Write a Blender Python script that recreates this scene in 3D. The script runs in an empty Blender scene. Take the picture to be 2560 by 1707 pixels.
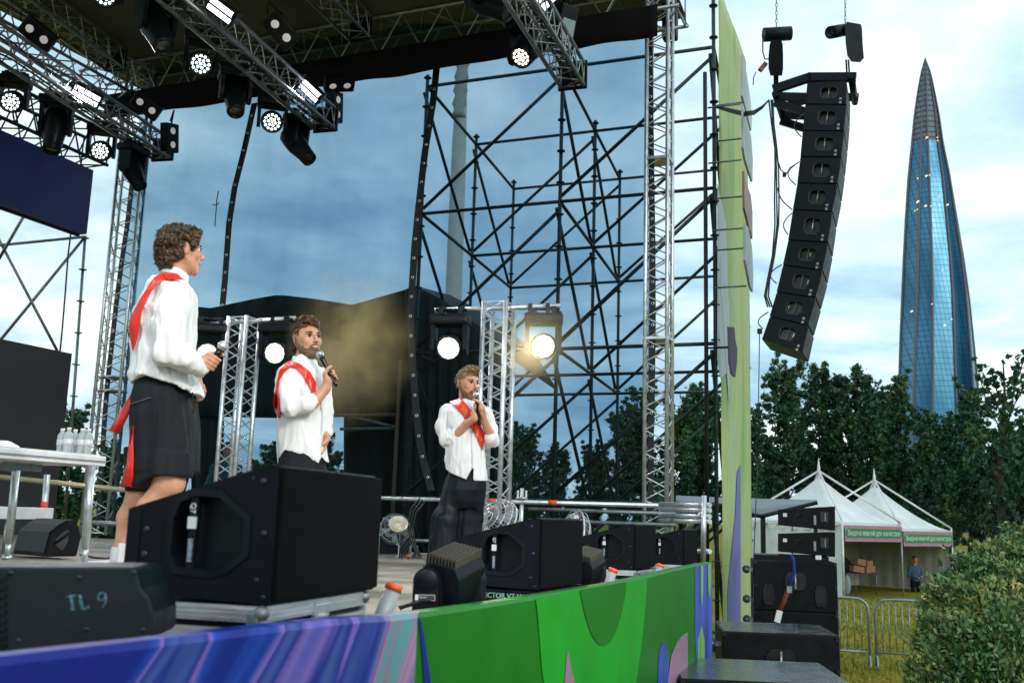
import bpy, bmesh, math, random
import numpy as np
from mathutils import Vector, Matrix, Quaternion
rad = math.radians
S = bpy.context.scene
COL = S.collection
# ---------------------------------------------------------------- camera
CAM = Vector((0, 0, 2.25)); PITCH = rad(10.0); ROLL = rad(1.7); FPX = 2489.0
r0 = Vector((1, 0, 0)); f0 = Vector((0, math.cos(PITCH), math.sin(PITCH))); u0 = Vector((0, -math.sin(PITCH), math.cos(PITCH)))
CR = r0 * math.cos(ROLL) + u0 * math.sin(ROLL); CU = u0 * math.cos(ROLL) - r0 * math.sin(ROLL)
cd = bpy.data.cameras.new("camera"); cam = bpy.data.objects.new("camera", cd); COL.objects.link(cam)
m = Matrix((CR, CU, -f0)).transposed().to_4x4(); m.translation = CAM; cam.matrix_world = m
cd.sensor_width = 36; cd.lens = 36 * FPX / 2560; cd.clip_end = 6000; cd.clip_start = 0.05
cd.dof.use_dof = True; cd.dof.focus_distance = 7.5; cd.dof.aperture_fstop = 5.0
S.camera = cam
# ---------------------------------------------------------------- world: dusk overcast sky, broken cloud
SUN_EL, SUN_AZ = rad(22), rad(150)
w = bpy.data.worlds.new("World"); S.world = w; w.use_nodes = True
nt = w.node_tree; nt.nodes.clear(); N = nt.nodes.new; L = nt.links.new
out = N('ShaderNodeOutputWorld'); bg = N('ShaderNodeBackground'); L(bg.outputs[0], out.inputs[0])
sky = N('ShaderNodeTexSky'); sky.sky_type = 'NISHITA'; sky.sun_disc = False
sky.sun_elevation = SUN_EL; sky.sun_rotation = SUN_AZ; sky.dust_density = 2.5
tc = N('ShaderNodeTexCoord'); sx = N('ShaderNodeSeparateXYZ'); L(tc.outputs['Generated'], sx.inputs[0])
za = N('ShaderNodeMath'); za.operation = 'MAXIMUM'; L(sx.outputs[2], za.inputs[0]); za.inputs[1].default_value = 0.0
zb = N('ShaderNodeMath'); zb.operation = 'ADD'; L(za.outputs[0], zb.inputs[0]); zb.inputs[1].default_value = 0.16
dx = N('ShaderNodeMath'); dx.operation = 'DIVIDE'; L(sx.outputs[0], dx.inputs[0]); L(zb.outputs[0], dx.inputs[1])
dy = N('ShaderNodeMath'); dy.operation = 'DIVIDE'; L(sx.outputs[1], dy.inputs[0]); L(zb.outputs[0], dy.inputs[1])
cb = N('ShaderNodeCombineXYZ'); L(dx.outputs[0], cb.inputs[0]); L(dy.outputs[0], cb.inputs[1])
def noise(vec, scale, det, rough, dist, off=0):
    mp = N('ShaderNodeMapping'); L(vec, mp.inputs[0]); mp.inputs['Location'].default_value = (off, off * .7, off * .3)
    n = N('ShaderNodeTexNoise'); L(mp.outputs[0], n.inputs['Vector']); n.inputs['Scale'].default_value = scale
    n.inputs['Detail'].default_value = det; n.inputs['Roughness'].default_value = rough; n.inputs['Distortion'].default_value = dist
    return n.outputs[0]
def ramp(fac, stops):
    r = N('ShaderNodeValToRGB'); L(fac, r.inputs[0]); e = r.color_ramp.elements
    while len(e) < len(stops): e.new(0.5)
    for i, (p, c) in enumerate(stops): e[i].position = p; e[i].color = (*c, 1)
    return r.outputs[0]
def mul(a, b, v=None):
    q = N('ShaderNodeMix'); q.data_type = 'RGBA'; q.blend_type = 'MULTIPLY'; q.inputs[0].default_value = 1
    L(a, q.inputs[6])
    if b is not None: L(b, q.inputs[7])
    else: q.inputs[7].default_value = v
    q.clamp_result = False
    return q.outputs[2]
c1 = noise(cb.outputs[0], 1.15, 9, .55, .4, 3.3)
cloud = ramp(c1, [(.30, (.24, .42, .55)), (.43, (.42, .61, .73)), (.54, (.62, .78, .86)), (.66, (.90, .98, .99)), (.8, (1.0, 1.0, 1.0))])
c2 = noise(cb.outputs[0], 4.2, 8, .6, .2, 8.1)
c2r = ramp(c2, [(.3, (.84, .88, .92)), (.6, (1.12, 1.10, 1.07)), (1, (1.3, 1.25, 1.2))])
cl = mul(cloud, c2r)
lr = N('ShaderNodeMapRange'); L(sx.outputs[0], lr.inputs[0]); lr.inputs[1].default_value = -.35; lr.inputs[2].default_value = .22
lr.inputs[3].default_value = 0; lr.inputs[4].default_value = 1
sidec = ramp(lr.outputs[0], [(0, (1.15, 1.12, 1.08)), (.45, (.92, .95, 1.0)), (.72, (1.0, 1.0, 1.02)), (1, (1.34, 1.31, 1.28))])
cl = mul(cl, sidec)
cs = N('ShaderNodeMix'); cs.data_type = 'RGBA'; cs.blend_type = 'MULTIPLY'; cs.inputs[0].default_value = 1; cs.clamp_result = False
L(cl, cs.inputs[6]); cs.inputs[7].default_value = (1.28, 1.30, 1.30, 1)
sk = N('ShaderNodeMix'); sk.data_type = 'RGBA'; sk.blend_type = 'MULTIPLY'; sk.inputs[0].default_value = 1; sk.clamp_result = False
L(sky.outputs[0], sk.inputs[6]); sk.inputs[7].default_value = (.06, .06, .06, 1)
mx = N('ShaderNodeMix'); mx.data_type = 'RGBA'; mx.inputs[0].default_value = .86; L(sk.outputs[2], mx.inputs[6]); L(cs.outputs[2], mx.inputs[7])
L(mx.outputs[2], bg.inputs[0]); bg.inputs[1].default_value = 1.0
# ---------------------------------------------------------------- sun (soft, overcast)
sd = bpy.data.lights.new("sun", 'SUN'); so = bpy.data.objects.new("sun", sd); COL.objects.link(so)
sd.energy = 0.6; sd.angle = rad(14); sd.color = (1, .95, .88)
so.rotation_euler = (rad(90) - SUN_EL, 0, -SUN_AZ + rad(180) - rad(360))
vs = S.view_settings; vs.view_transform = 'Standard'; vs.look = 'None'; vs.exposure = 0; vs.gamma = 1
cy = S.cycles; cy.max_bounces = 6; cy.diffuse_bounces = 2; cy.glossy_bounces = 3; cy.transmission_bounces = 4
cy.transparent_max_bounces = 24; cy.volume_bounces = 0; cy.caustics_reflective = False; cy.caustics_refractive = False
cy.use_denoising = True; cy.volume_step_rate = 2.0; cy.sample_clamp_indirect = 4
# ---------------------------------------------------------------- projection helpers (photo pixel -> point on a real plane)
def ray(px, py):
    return (f0 + CR * ((px - 1280) / FPX) + CU * ((853.5 - py) / FPX))
def at(px, py, Y):
    d = ray(px, py); return CAM + d * (Y / d.y)
def atz(px, py, z):
    d = ray(px, py); return CAM + d * ((z - CAM.z) / d.z)
TH = rad(22)
U = Vector((math.sin(TH), math.cos(TH), 0)); V = Vector((-math.cos(TH), math.sin(TH), 0)); Z = Vector((0, 0, 1))
W0 = Vector((1.72, 11.5, 0))
def atp(px, py, n, p0):
    d = ray(px, py); return CAM + d * ((p0 - CAM).dot(n) / d.dot(n))
def atw(px, py, off=0.0):
    return atp(px, py, U, W0 + U * off)
FL = 1.83    # stage floor height
# ---------------------------------------------------------------- materials
MATS = {}
def mat(name, col, rough=.6, metal=0, var=.12, scale=6, bump=0, bscale=60, emit=None, estr=0, coat=0, stretch=(1, 1, 1), rvar=.1, col2=None, spec=.5, trans=None, bdist=.01):
    if name in MATS: return MATS[name]
    m = bpy.data.materials.new(name); m.use_nodes = True; t = m.node_tree; n = t.nodes; l = t.links
    b = n['Principled BSDF']; b.inputs['Metallic'].default_value = metal; b.inputs['Specular IOR Level'].default_value = spec
    tc = n.new('ShaderNodeTexCoord'); mp = n.new('ShaderNodeMapping'); l.new(tc.outputs['Object'], mp.inputs[0]); mp.inputs['Scale'].default_value = stretch
    nz = n.new('ShaderNodeTexNoise'); l.new(mp.outputs[0], nz.inputs['Vector']); nz.inputs['Scale'].default_value = scale; nz.inputs['Detail'].default_value = 6; nz.inputs['Roughness'].default_value = .6
    rp = n.new('ShaderNodeValToRGB'); l.new(nz.outputs[0], rp.inputs[0]); e = rp.color_ramp.elements
    c2 = col2 or tuple(min(1, c * (1 + var)) for c in col); c1 = col if col2 else tuple(c * (1 - var) for c in col)
    e[0].position = .33; e[0].color = (*c1, 1); e[1].position = .67; e[1].color = (*c2, 1)
    l.new(rp.outputs[0], b.inputs['Base Color'])
    mr = n.new('ShaderNodeMapRange'); l.new(nz.outputs[0], mr.inputs[0]); mr.inputs[1].default_value = .3; mr.inputs[2].default_value = .7
    mr.inputs[3].default_value = max(0, rough - rvar); mr.inputs[4].default_value = min(1, rough + rvar); l.new(mr.outputs[0], b.inputs['Roughness'])
    if bump:
        nb = n.new('ShaderNodeTexNoise'); l.new(mp.outputs[0], nb.inputs['Vector']); nb.inputs['Scale'].default_value = bscale; nb.inputs['Detail'].default_value = 4
        bp = n.new('ShaderNodeBump'); bp.inputs['Strength'].default_value = bump; bp.inputs['Distance'].default_value = bdist; l.new(nb.outputs[0], bp.inputs['Height']); l.new(bp.outputs[0], b.inputs['Normal'])
    if emit: b.inputs['Emission Color'].default_value = (*emit, 1); b.inputs['Emission Strength'].default_value = estr
    if coat: b.inputs['Coat Weight'].default_value = coat; b.inputs['Coat Roughness'].default_value = .15
    if trans: b.inputs['Transmission Weight'].default_value = trans
    MATS[name] = m; return m
BLACKP = mat('black_textured_paint', (.005, .006, .010), .5, spec=.12, bump=.35, bscale=420, var=.3, scale=14, bdist=.002)
BLACKM = mat('black_plastic', (.005, .007, .010), .40, spec=.18, var=.3, scale=10)
BLACKF = mat('black_foam', (.004, .004, .005), .95, bump=.8, bscale=600, var=.4, spec=.1, bdist=.003)
ALU = mat('aluminium', (.62, .64, .66), .34, .85, var=.15, scale=9)
ALUB = mat('brushed_aluminium', (.66, .66, .68), .35, .75, var=.2, scale=5, bump=.15, bscale=200, stretch=(1, 1, 8))
GALV = mat('galvanised_pipe', (.20, .23, .24), .45, .7, var=.35, scale=12)
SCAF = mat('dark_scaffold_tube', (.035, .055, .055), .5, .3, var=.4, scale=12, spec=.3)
GALVB = mat('bright_galvanised_pipe', (.60, .64, .66), .35, .75, var=.2, scale=12)
TRUSSD = mat('dull_truss_aluminium', (.34, .36, .39), .4, .75, var=.25, scale=9)
DARKCLOTH = mat('black_cloth', (.008, .008, .009), .9, var=.4, scale=3, bump=.3, bscale=25, spec=.15)
REDTAPE = mat('red_tape', (.75, .07, .02), .5, var=.2)
CABLE = mat('black_cable', (.01, .011, .012), .5, var=.3)
# ---------------------------------------------------------------- mesh builder
class MB:
    def __init__(s): s.v = []; s.f = []; s.sm = []
    def add(s, vs, fs, smooth=False):
        o = len(s.v); s.v.extend([Vector(v) for v in vs]); s.f.extend([tuple(i + o for i in f) for f in fs]); s.sm.extend([smooth] * len(fs))
        return s
    def box(s, c, d, rot=None, ch=0.0):
        c = Vector(c); hx, hy, hz = d[0] / 2, d[1] / 2, d[2] / 2
        if ch:
            bm = bmesh.new(); bmesh.ops.create_cube(bm, size=1)
            for v in bm.verts: v.co = Vector((v.co.x * d[0], v.co.y * d[1], v.co.z * d[2]))
            bmesh.ops.bevel(bm, geom=bm.edges[:], offset=ch, segments=2, affect='EDGES', profile=.6)
            bm.verts.ensure_lookup_table(); vs = [v.co.copy() for v in bm.verts]; fs = [[v.index for v in f.verts] for f in bm.faces]; bm.free()
        else:
            vs = [Vector((x, y, z)) for x in (-hx, hx) for y in (-hy, hy) for z in (-hz, hz)]
            fs = [(0, 1, 3, 2), (4, 6, 7, 5), (0, 4, 5, 1), (2, 3, 7, 6), (0, 2, 6, 4), (1, 5, 7, 3)]
        if rot is not None: vs = [rot @ v for v in vs]
        return s.add([v + c for v in vs], fs)
    def cyl(s, a, b, r, n=10, r2=None, cap=True, smooth=True):
        a = Vector(a); b = Vector(b); r2 = r if r2 is None else r2; d = b - a
        if d.length < 1e-6: return s
        q = d.normalized(); t = q.orthogonal().normalized(); k = q.cross(t)
        A = [a + (t * math.cos(2 * math.pi * i / n) + k * math.sin(2 * math.pi * i / n)) * r for i in range(n)]
        B = [b + (t * math.cos(2 * math.pi * i / n) + k * math.sin(2 * math.pi * i / n)) * r2 for i in range(n)]
        s.add(A + B, [(i, (i + 1) % n, n + (i + 1) % n, n + i) for i in range(n)], smooth)
        if cap: s.add(A, [tuple(range(n - 1, -1, -1))]); s.add(B, [tuple(range(n))])
        return s
    def tube(s, pts, r, n=6, closed=False):
        pts = [Vector(p) for p in pts]; m_ = len(pts); rings = []; prev = None
        rr = r if isinstance(r, (list, tuple)) else [r] * m_
        for i, p in enumerate(pts):
            a = pts[(i - 1) % m_] if (i > 0 or closed) else p; b = pts[(i + 1) % m_] if (i < m_ - 1 or closed) else p
            d = (b - a).normalized() if (b - a).length > 1e-9 else Vector((0, 0, 1))
            t = d.orthogonal().normalized() if prev is None else (prev - d * prev.dot(d))
            if t.length < 1e-6: t = d.orthogonal()
            t.normalize(); prev = t; k = d.cross(t)
            rings.append([p + (t * math.cos(2 * math.pi * j / n) + k * math.sin(2 * math.pi * j / n)) * rr[i] for j in range(n)])
        vs = [v for g in rings for v in g]; fs = []
        for i in range(m_ if closed else m_ - 1):
            o = i * n; o2 = ((i + 1) % m_) * n
            fs += [(o + j, o + (j + 1) % n, o2 + (j + 1) % n, o2 + j) for j in range(n)]
        s.add(vs, fs, True)
        if not closed: s.add(rings[0], [tuple(range(n - 1, -1, -1))]); s.add(rings[-1], [tuple(range(n))])
        return s
    def lathe(s, prof, o=(0, 0, 0), ax=(0, 0, 1), n=20, smooth=True):
        o = Vector(o); q = Vector(ax).normalized(); t = q.orthogonal().normalized(); k = q.cross(t); vs = []
        for (r, h) in prof:
            for j in range(n): vs.append(o + q * h + (t * math.cos(2 * math.pi * j / n) + k * math.sin(2 * math.pi * j / n)) * max(r, 1e-4))
        fs = [(i * n + j, i * n + (j + 1) % n, (i + 1) * n + (j + 1) % n, (i + 1) * n + j) for i in range(len(prof) - 1) for j in range(n)]
        return s.add(vs, fs, smooth)
    def prism(s, poly, ext):
        """poly: list of Vectors (planar), ext: extrusion vector"""
        n = len(poly); p = [Vector(v) for v in poly]; ext = Vector(ext)
        return s.add(p + [v + ext for v in p], [tuple(range(n)), tuple(range(2 * n - 1, n - 1, -1))] + [(i, i + n, (i + 1) % n + n, (i + 1) % n) for i in range(n)])
    def loft(s, rings, closed=True, cap=True, smooth=False):
        n = len(rings[0]); vs = [Vector(v) for g in rings for v in g]; fs = []
        for i in range(len(rings) - 1):
            for j in range(n if closed else n - 1): fs.append((i * n + j, i * n + (j + 1) % n, (i + 1) * n + (j + 1) % n, (i + 1) * n + j))
        s.add(vs, fs, smooth)
        if cap and closed: s.add(rings[0], [tuple(range(n - 1, -1, -1))]); s.add(rings[-1], [tuple(range(n))])
        return s
    def sphere(s, c, r, n=12, sc=(1, 1, 1), rot=None):
        c = Vector(c); vs = []; fs = []; m_ = max(6, n // 2 + 2)
        for i in range(m_ + 1):
            a = math.pi * i / m_
            for j in range(n):
                v = Vector((math.sin(a) * math.cos(2 * math.pi * j / n) * sc[0], math.sin(a) * math.sin(2 * math.pi * j / n) * sc[1], math.cos(a) * sc[2])) * r
                if rot is not None: v = rot @ v
                vs.append(c + v)
        for i in range(m_):
            for j in range(n): fs.append((i * n + j, (i + 1) * n + j, (i + 1) * n + (j + 1) % n, i * n + (j + 1) % n))
        return s.add(vs, fs, True)
    def build(s, name, m_, parent=None, world=False, bevel=0):
        me = bpy.data.meshes.new(name)
        vs = s.v
        if parent is not None and world:
            inv = XF[parent.name].inverted(); vs = [inv @ v for v in vs]
        me.from_pydata([tuple(v) for v in vs], [], s.f)
        me.polygons.foreach_set('use_smooth', s.sm); me.materials.append(m_); me.update()
        bm = bmesh.new(); bm.from_mesh(me); bmesh.ops.remove_doubles(bm, verts=bm.verts, dist=1e-6); bmesh.ops.recalc_face_normals(bm, faces=bm.faces); bm.to_mesh(me); bm.free()
        o = bpy.data.objects.new(name, me); COL.objects.link(o)
        if parent is not None:
            o.parent = parent; XF[o.name] = XF[parent.name].copy()
        if bevel:
            bv = o.modifiers.new('bevel', 'BEVEL'); bv.width = bevel; bv.segments = 2; bv.limit_method = 'ANGLE'
        return o
XF = {}
def tag(o, label=None, cat=None, group=None, kind=None):
    if label: o['label'] = label
    if cat: o['category'] = cat
    if group: o['group'] = group
    if kind: o['kind'] = kind
    return o
def thing(name, label, cat, loc=(0, 0, 0), rot=None, group=None):
    o = bpy.data.objects.new(name, None); COL.objects.link(o); o.empty_display_size = .1
    M = Matrix.Translation(Vector(loc)) @ (rot.to_4x4() if rot is not None else Matrix.Identity(4))
    o.matrix_world = M; XF[o.name] = M; tag(o, label, cat, group); return o
def copy_tree(o, M=None, label=None, parent=None):
    c = o.copy(); COL.objects.link(c)
    if parent is not None: c.parent = parent
    else: c.matrix_world = M
    if label: c['label'] = label
    for ch in o.children: copy_tree(ch, parent=c)
    return c
def basis(x, y, z):
    return Matrix((Vector(x), Vector(y), Vector(z))).transposed()
def frame_from(fwd, up=Z):
    """columns: x=right, y=fwd, z=up"""
    f = Vector(fwd).normalized(); r = f.cross(up).normalized(); q = r.cross(f); return basis(r, f, q)
def truss(a, b, w, updir, cr=.024, br=.010, bay=None, sect=4, mat_=None, th=None, n=8, nb=5, skip=()):
    """lattice truss between a and b; chords are children, the lacing one child"""
    a = Vector(a); b = Vector(b); d = (b - a); Lg = d.length; d.normalize(); up = Vector(updir); up = (up - d * up.dot(d)).normalized(); sd = d.cross(up)
    mat_ = mat_ or TRUSSD; h = w / 2
    offs = [(-h, -h), (h, -h), (h, h), (-h, h)] if sect == 4 else [(-h, -h * .58), (h, -h * .58), (0, h * 1.15)]
    P = [[a + sd * x + up * y, b + sd * x + up * y] for x, y in offs]
    for p, q in P:
        MB().cyl(p, q, cr, n).build('chord', mat_, th, True)
    k = max(2, round(Lg / (bay or w * 1.15))); m_ = MB()
    for i in range(len(P)):
        j = (i + 1) % len(P)
        if i in skip: continue
        for t in range(k):
            t0 = t / k; t1 = (t + 1) / k
            A, B = P[i], P[j]
            p0 = A[0].lerp(A[1], t0); p1 = B[0].lerp(B[1], (t0 + t1) / 2); p2 = A[0].lerp(A[1], t1)
            m_.cyl(p0, p1, br, nb, cap=False); m_.cyl(p1, p2, br, nb, cap=False)
    for i in range(len(P)):
        j = (i + 1) % len(P)
        for t in (0.004, .996): m_.cyl(P[i][0].lerp(P[i][1], t), P[j][0].lerp(P[j][1], t), br, nb)
    m_.build('lacing', mat_, th, True)
    return P
def text_mesh(s_, size, name, m_, parent, M, ext=.0015, align='CENTER'):
    cu = bpy.data.curves.new('t', 'FONT'); cu.body = s_; cu.size = size; cu.extrude = ext; cu.align_x = align; cu.align_y = 'CENTER'; cu.resolution_u = 2
    o = bpy.data.objects.new('t', cu); COL.objects.link(o)
    dg = bpy.context.evaluated_depsgraph_get(); me = bpy.data.meshes.new_from_object(o.evaluated_get(dg)); bpy.data.objects.remove(o)
    me.materials.clear(); me.materials.append(m_)
    Mx = (XF[parent.name].inverted() if parent is not None else Matrix.Identity(4)) @ M
    me.transform(Mx); ob = bpy.data.objects.new(name, me); COL.objects.link(ob)
    if parent is not None: ob.parent = parent; XF[ob.name] = XF[parent.name].copy()
    return ob
# ================================================================ SETTING
def struct(name, mb, m_, **k):
    return tag(mb.build(name, m_), kind='structure', **k)
# ground: grass sheet to the horizon
gm = bpy.data.materials.new('grass_ground'); gm.use_nodes = True; t_ = gm.node_tree; nn = t_.nodes; ll = t_.links; b_ = nn['Principled BSDF']
tcg = nn.new('ShaderNodeTexCoord'); n1 = nn.new('ShaderNodeTexNoise'); n1.inputs['Scale'].default_value = .35; n1.inputs['Detail'].default_value = 9; n1.inputs['Roughness'].default_value = .75; ll.new(tcg.outputs['Object'], n1.inputs['Vector'])
rg = nn.new('ShaderNodeValToRGB'); ll.new(n1.outputs[0], rg.inputs[0]); e = rg.color_ramp.elements
e[0].position = .32; e[0].color = (.12, .13, .014, 1); e[1].position = .66; e[1].color = (.42, .27, .045, 1); q = e.new(.5); q.color = (.24, .22, .022, 1)
n2 = nn.new('ShaderNodeTexNoise'); n2.inputs['Scale'].default_value = 14; n2.inputs['Detail'].default_value = 5; ll.new(tcg.outputs['Object'], n2.inputs['Vector'])
bp = nn.new('ShaderNodeBump'); bp.inputs['Strength'].default_value = .9; bp.inputs['Distance'].default_value = .12; ll.new(n2.outputs[0], bp.inputs['Height']); ll.new(bp.outputs[0], b_.inputs['Normal'])
mm = nn.new('ShaderNodeMix'); mm.data_type = 'RGBA'; mm.blend_type = 'MULTIPLY'; mm.inputs[0].default_value = .7; ll.new(rg.outputs[0], mm.inputs[6]); ll.new(n2.outputs[0], mm.inputs[7])
mg = nn.new('ShaderNodeMix'); mg.data_type = 'RGBA'; mg.blend_type = 'ADD'; mg.inputs[0].default_value = .35; ll.new(mm.outputs[2], mg.inputs[6]); ll.new(mm.outputs[2], mg.inputs[7])
ll.new(mg.outputs[2], b_.inputs['Base Color']); b_.inputs['Roughness'].default_value = .95; b_.inputs['Specular IOR Level'].default_value = .1
g = MB(); g.add([(-2500, -300, 0), (2500, -300, 0), (2500, 4000, 0), (-2500, 4000, 0)], [(0, 1, 2, 3)]); struct('ground', g, gm)

# fascia plan curve (photo px of its top edge, distance)
FP = [(-160, 1663, 1.38), (0, 1643, 1.5), (402, 1598, 1.74), (859, 1546, 2.16), (1044, 1532, 2.6), (1338, 1490, 3.65), (1563, 1451, 5.15), (1709, 1417, 7.0), (1780, 1404, 8.3)]
FT = [at(*p) for p in FP]
def catm(P, n=8):
    o = []
    for i in range(len(P) - 1):
        a = P[max(i - 1, 0)]; b = P[i]; c = P[i + 1]; d = P[min(i + 2, len(P) - 1)]
        for k in range(n):
            t = k / n
            o.append(.5 * ((2 * b) + (c - a) * t + (2 * a - 5 * b + 4 * c - d) * t * t + (3 * b - a - 3 * c + d) * t ** 3))
    o.append(P[-1]); return o
FC = catm(FT, 10)
# stage deck: follows the fascia in front, the mesh wall behind
DKm = bpy.data.materials.new('stage_deck_plywood'); DKm.use_nodes = True; t_ = DKm.node_tree; nn = t_.nodes; ll = t_.links; b_ = nn['Principled BSDF']
tcg = nn.new('ShaderNodeTexCoord'); mpd = nn.new('ShaderNodeMapping'); mpd.inputs['Rotation'].default_value = (0, 0, TH); ll.new(tcg.outputs['Object'], mpd.inputs[0])
br = nn.new('ShaderNodeTexBrick'); ll.new(mpd.outputs[0], br.inputs['Vector']); br.inputs['Scale'].default_value = .41; br.inputs['Mortar Size'].default_value = .004; br.inputs['Color1'].default_value = (.28, .24, .19, 1); br.inputs['Color2'].default_value = (.33, .29, .23, 1); br.inputs['Mortar'].default_value = (.05, .05, .05, 1)
n1 = nn.new('ShaderNodeTexNoise'); n1.inputs['Scale'].default_value = 1.6; n1.inputs['Detail'].default_value = 8; ll.new(tcg.outputs['Object'], n1.inputs['Vector'])
mr = nn.new('ShaderNodeMapRange'); mr.inputs[1].default_value = .35; mr.inputs[2].default_value = .65; mr.inputs[3].default_value = .65; mr.inputs[4].default_value = 1.15; ll.new(n1.outputs[0], mr.inputs[0])
mm = nn.new('ShaderNodeMix'); mm.data_type = 'RGBA'; mm.blend_type = 'MULTIPLY'; mm.inputs[0].default_value = 1; ll.new(br.outputs[0], mm.inputs[6]); ll.new(mr.outputs[0], mm.inputs[7]); ll.new(mm.outputs[2], b_.inputs['Base Color'])
m2 = nn.new('ShaderNodeMapRange'); m2.inputs[1].default_value = .4; m2.inputs[2].default_value = .6; m2.inputs[3].default_value = .3; m2.inputs[4].default_value = .6; ll.new(n1.outputs[0], m2.inputs[0]); ll.new(m2.outputs[0], b_.inputs['Roughness'])
TL = W0 + V * 8.2     # left tower, at the back corner of the stage
inn = Vector((-math.cos(TH), math.sin(TH), 0))
front = [Vector((p.x, p.y, 0)) + inn * .06 for p in FC]
E1 = W0 - U * 1.0 + V * (-.25)
poly = [Vector((E1.x, E1.y, 0))] + [W0 - U * 1.2 + V * 8.0] + [W0 - U * 16 + V * 9] + front
g = MB(); n_ = len(poly); top = [Vector((p.x, p.y, FL)) for p in poly]; g.prism([Vector((p.x, p.y, FL - .12)) for p in poly], (0, 0, .12))
DECK = struct('stage_floor', g, DKm)

# ---- fascia: stage apron board with printed graphics
def fas(px, py, off=0.0):
    """photo px -> point on the curved apron face"""
    d = ray(px, py); best = None
    for i in range(len(FC) - 1):
        a, b = FC[i], FC[i + 1]; ex = b.x - a.x; ey = b.y - a.y
        den = d.x * ey - d.y * ex
        if abs(den) < 1e-9: continue
        s_ = (a.x * ey - a.y * ex) / den; t = (a.x * d.y - a.y * d.x) / den
        if -1e-6 <= t <= 1 + 1e-6 and s_ > 0:
            if best is None or s_ < best[0]:
                nrm = Vector((ey, -ex, 0)).normalized(); best = (s_, nrm)
    if best is None:
        a, b = (FC[-2], FC[-1]) if px > 1280 else (FC[0], FC[1]); nrm = Vector((b.y - a.y, -(b.x - a.x), 0)).normalized()
        s_ = (a.dot(nrm)) / Vector((d.x, d.y, 0)).dot(nrm); best = (s_, nrm)
    return CAM + d * best[0] + best[1] * off
FPX_TOP = lambda x: np.interp(x, [p[0] for p in FP], [p[1] for p in FP])
fasc = thing('stage_apron', 'long printed apron board along the stage edge, swirling violet then green', 'stage apron', (FC[40].x, FC[40].y, 0))
# printed sections
swirl = bpy.data.materials.new('swirl_print'); swirl.use_nodes = True; t_ = swirl.node_tree; nn = t_.nodes; ll = t_.links; b_ = nn['Principled BSDF']
uvn = nn.new('ShaderNodeUVMap'); mp_ = nn.new('ShaderNodeMapping'); ll.new(uvn.outputs[0], mp_.inputs[0]); mp_.inputs['Scale'].default_value = (4.6, .6, 1)
nz = nn.new('ShaderNodeTexNoise'); nz.inputs['Scale'].default_value = 1.0; nz.inputs['Detail'].default_value = 2.4; nz.inputs['Distortion'].default_value = 1.1; nz.inputs['Roughness'].default_value = .55; ll.new(mp_.outputs[0], nz.inputs['Vector'])
sxx = nn.new('ShaderNodeSeparateXYZ'); ll.new(uvn.outputs[0], sxx.inputs[0])
ma = nn.new('ShaderNodeMath'); ma.operation = 'MULTIPLY_ADD'; ll.new(sxx.outputs[0], ma.inputs[0]); ma.inputs[1].default_value = .30; ma.inputs[2].default_value = -.30
ad = nn.new('ShaderNodeMath'); ll.new(nz.outputs[0], ad.inputs[0]); ll.new(ma.outputs[0], ad.inputs[1])
rr = nn.new('ShaderNodeValToRGB'); ll.new(ad.outputs[0], rr.inputs[0]); e = rr.color_ramp.elements
st = [(.0, (.008, .015, .22)), (.30, (.005, .02, .25)), (.40, (.012, .06, .40)), (.45, (.22, .14, .50)), (.49, (.01, .03, .28)), (.56, (.06, .10, .36)), (.62, (.40, .22, .36)), (.68, (.28, .20, .32)), (.73, (.06, .34, .36)), (.77, (.30, .18, .28)), (.9, (.34, .21, .33))]
while len(e) < len(st): e.new(.5)
for i, (p, c) in enumerate(st): e[i].position = p; e[i].color = (*c, 1)
ll.new(rr.outputs[0], b_.inputs['Base Color']); b_.inputs['Roughness'].default_value = .45; b_.inputs['Specular IOR Level'].default_value = .25
GRD = mat('dark_green_print', (.002, .150, .002), .5, spec=.25, var=.12, scale=2, bump=.5, bscale=2.2, bdist=.02, rvar=.15)
GRL = mat('bright_green_print', (.006, .30, .012), .5, spec=.25, var=.12, scale=2, bump=.5, bscale=2.2, bdist=.02, rvar=.15)
PNK = mat('dusty_pink_print', (.32, .17, .27), .5, var=.1, scale=3)
BLU = mat('blue_print', (.02, .06, .42), .5, var=.3, scale=9)
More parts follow.
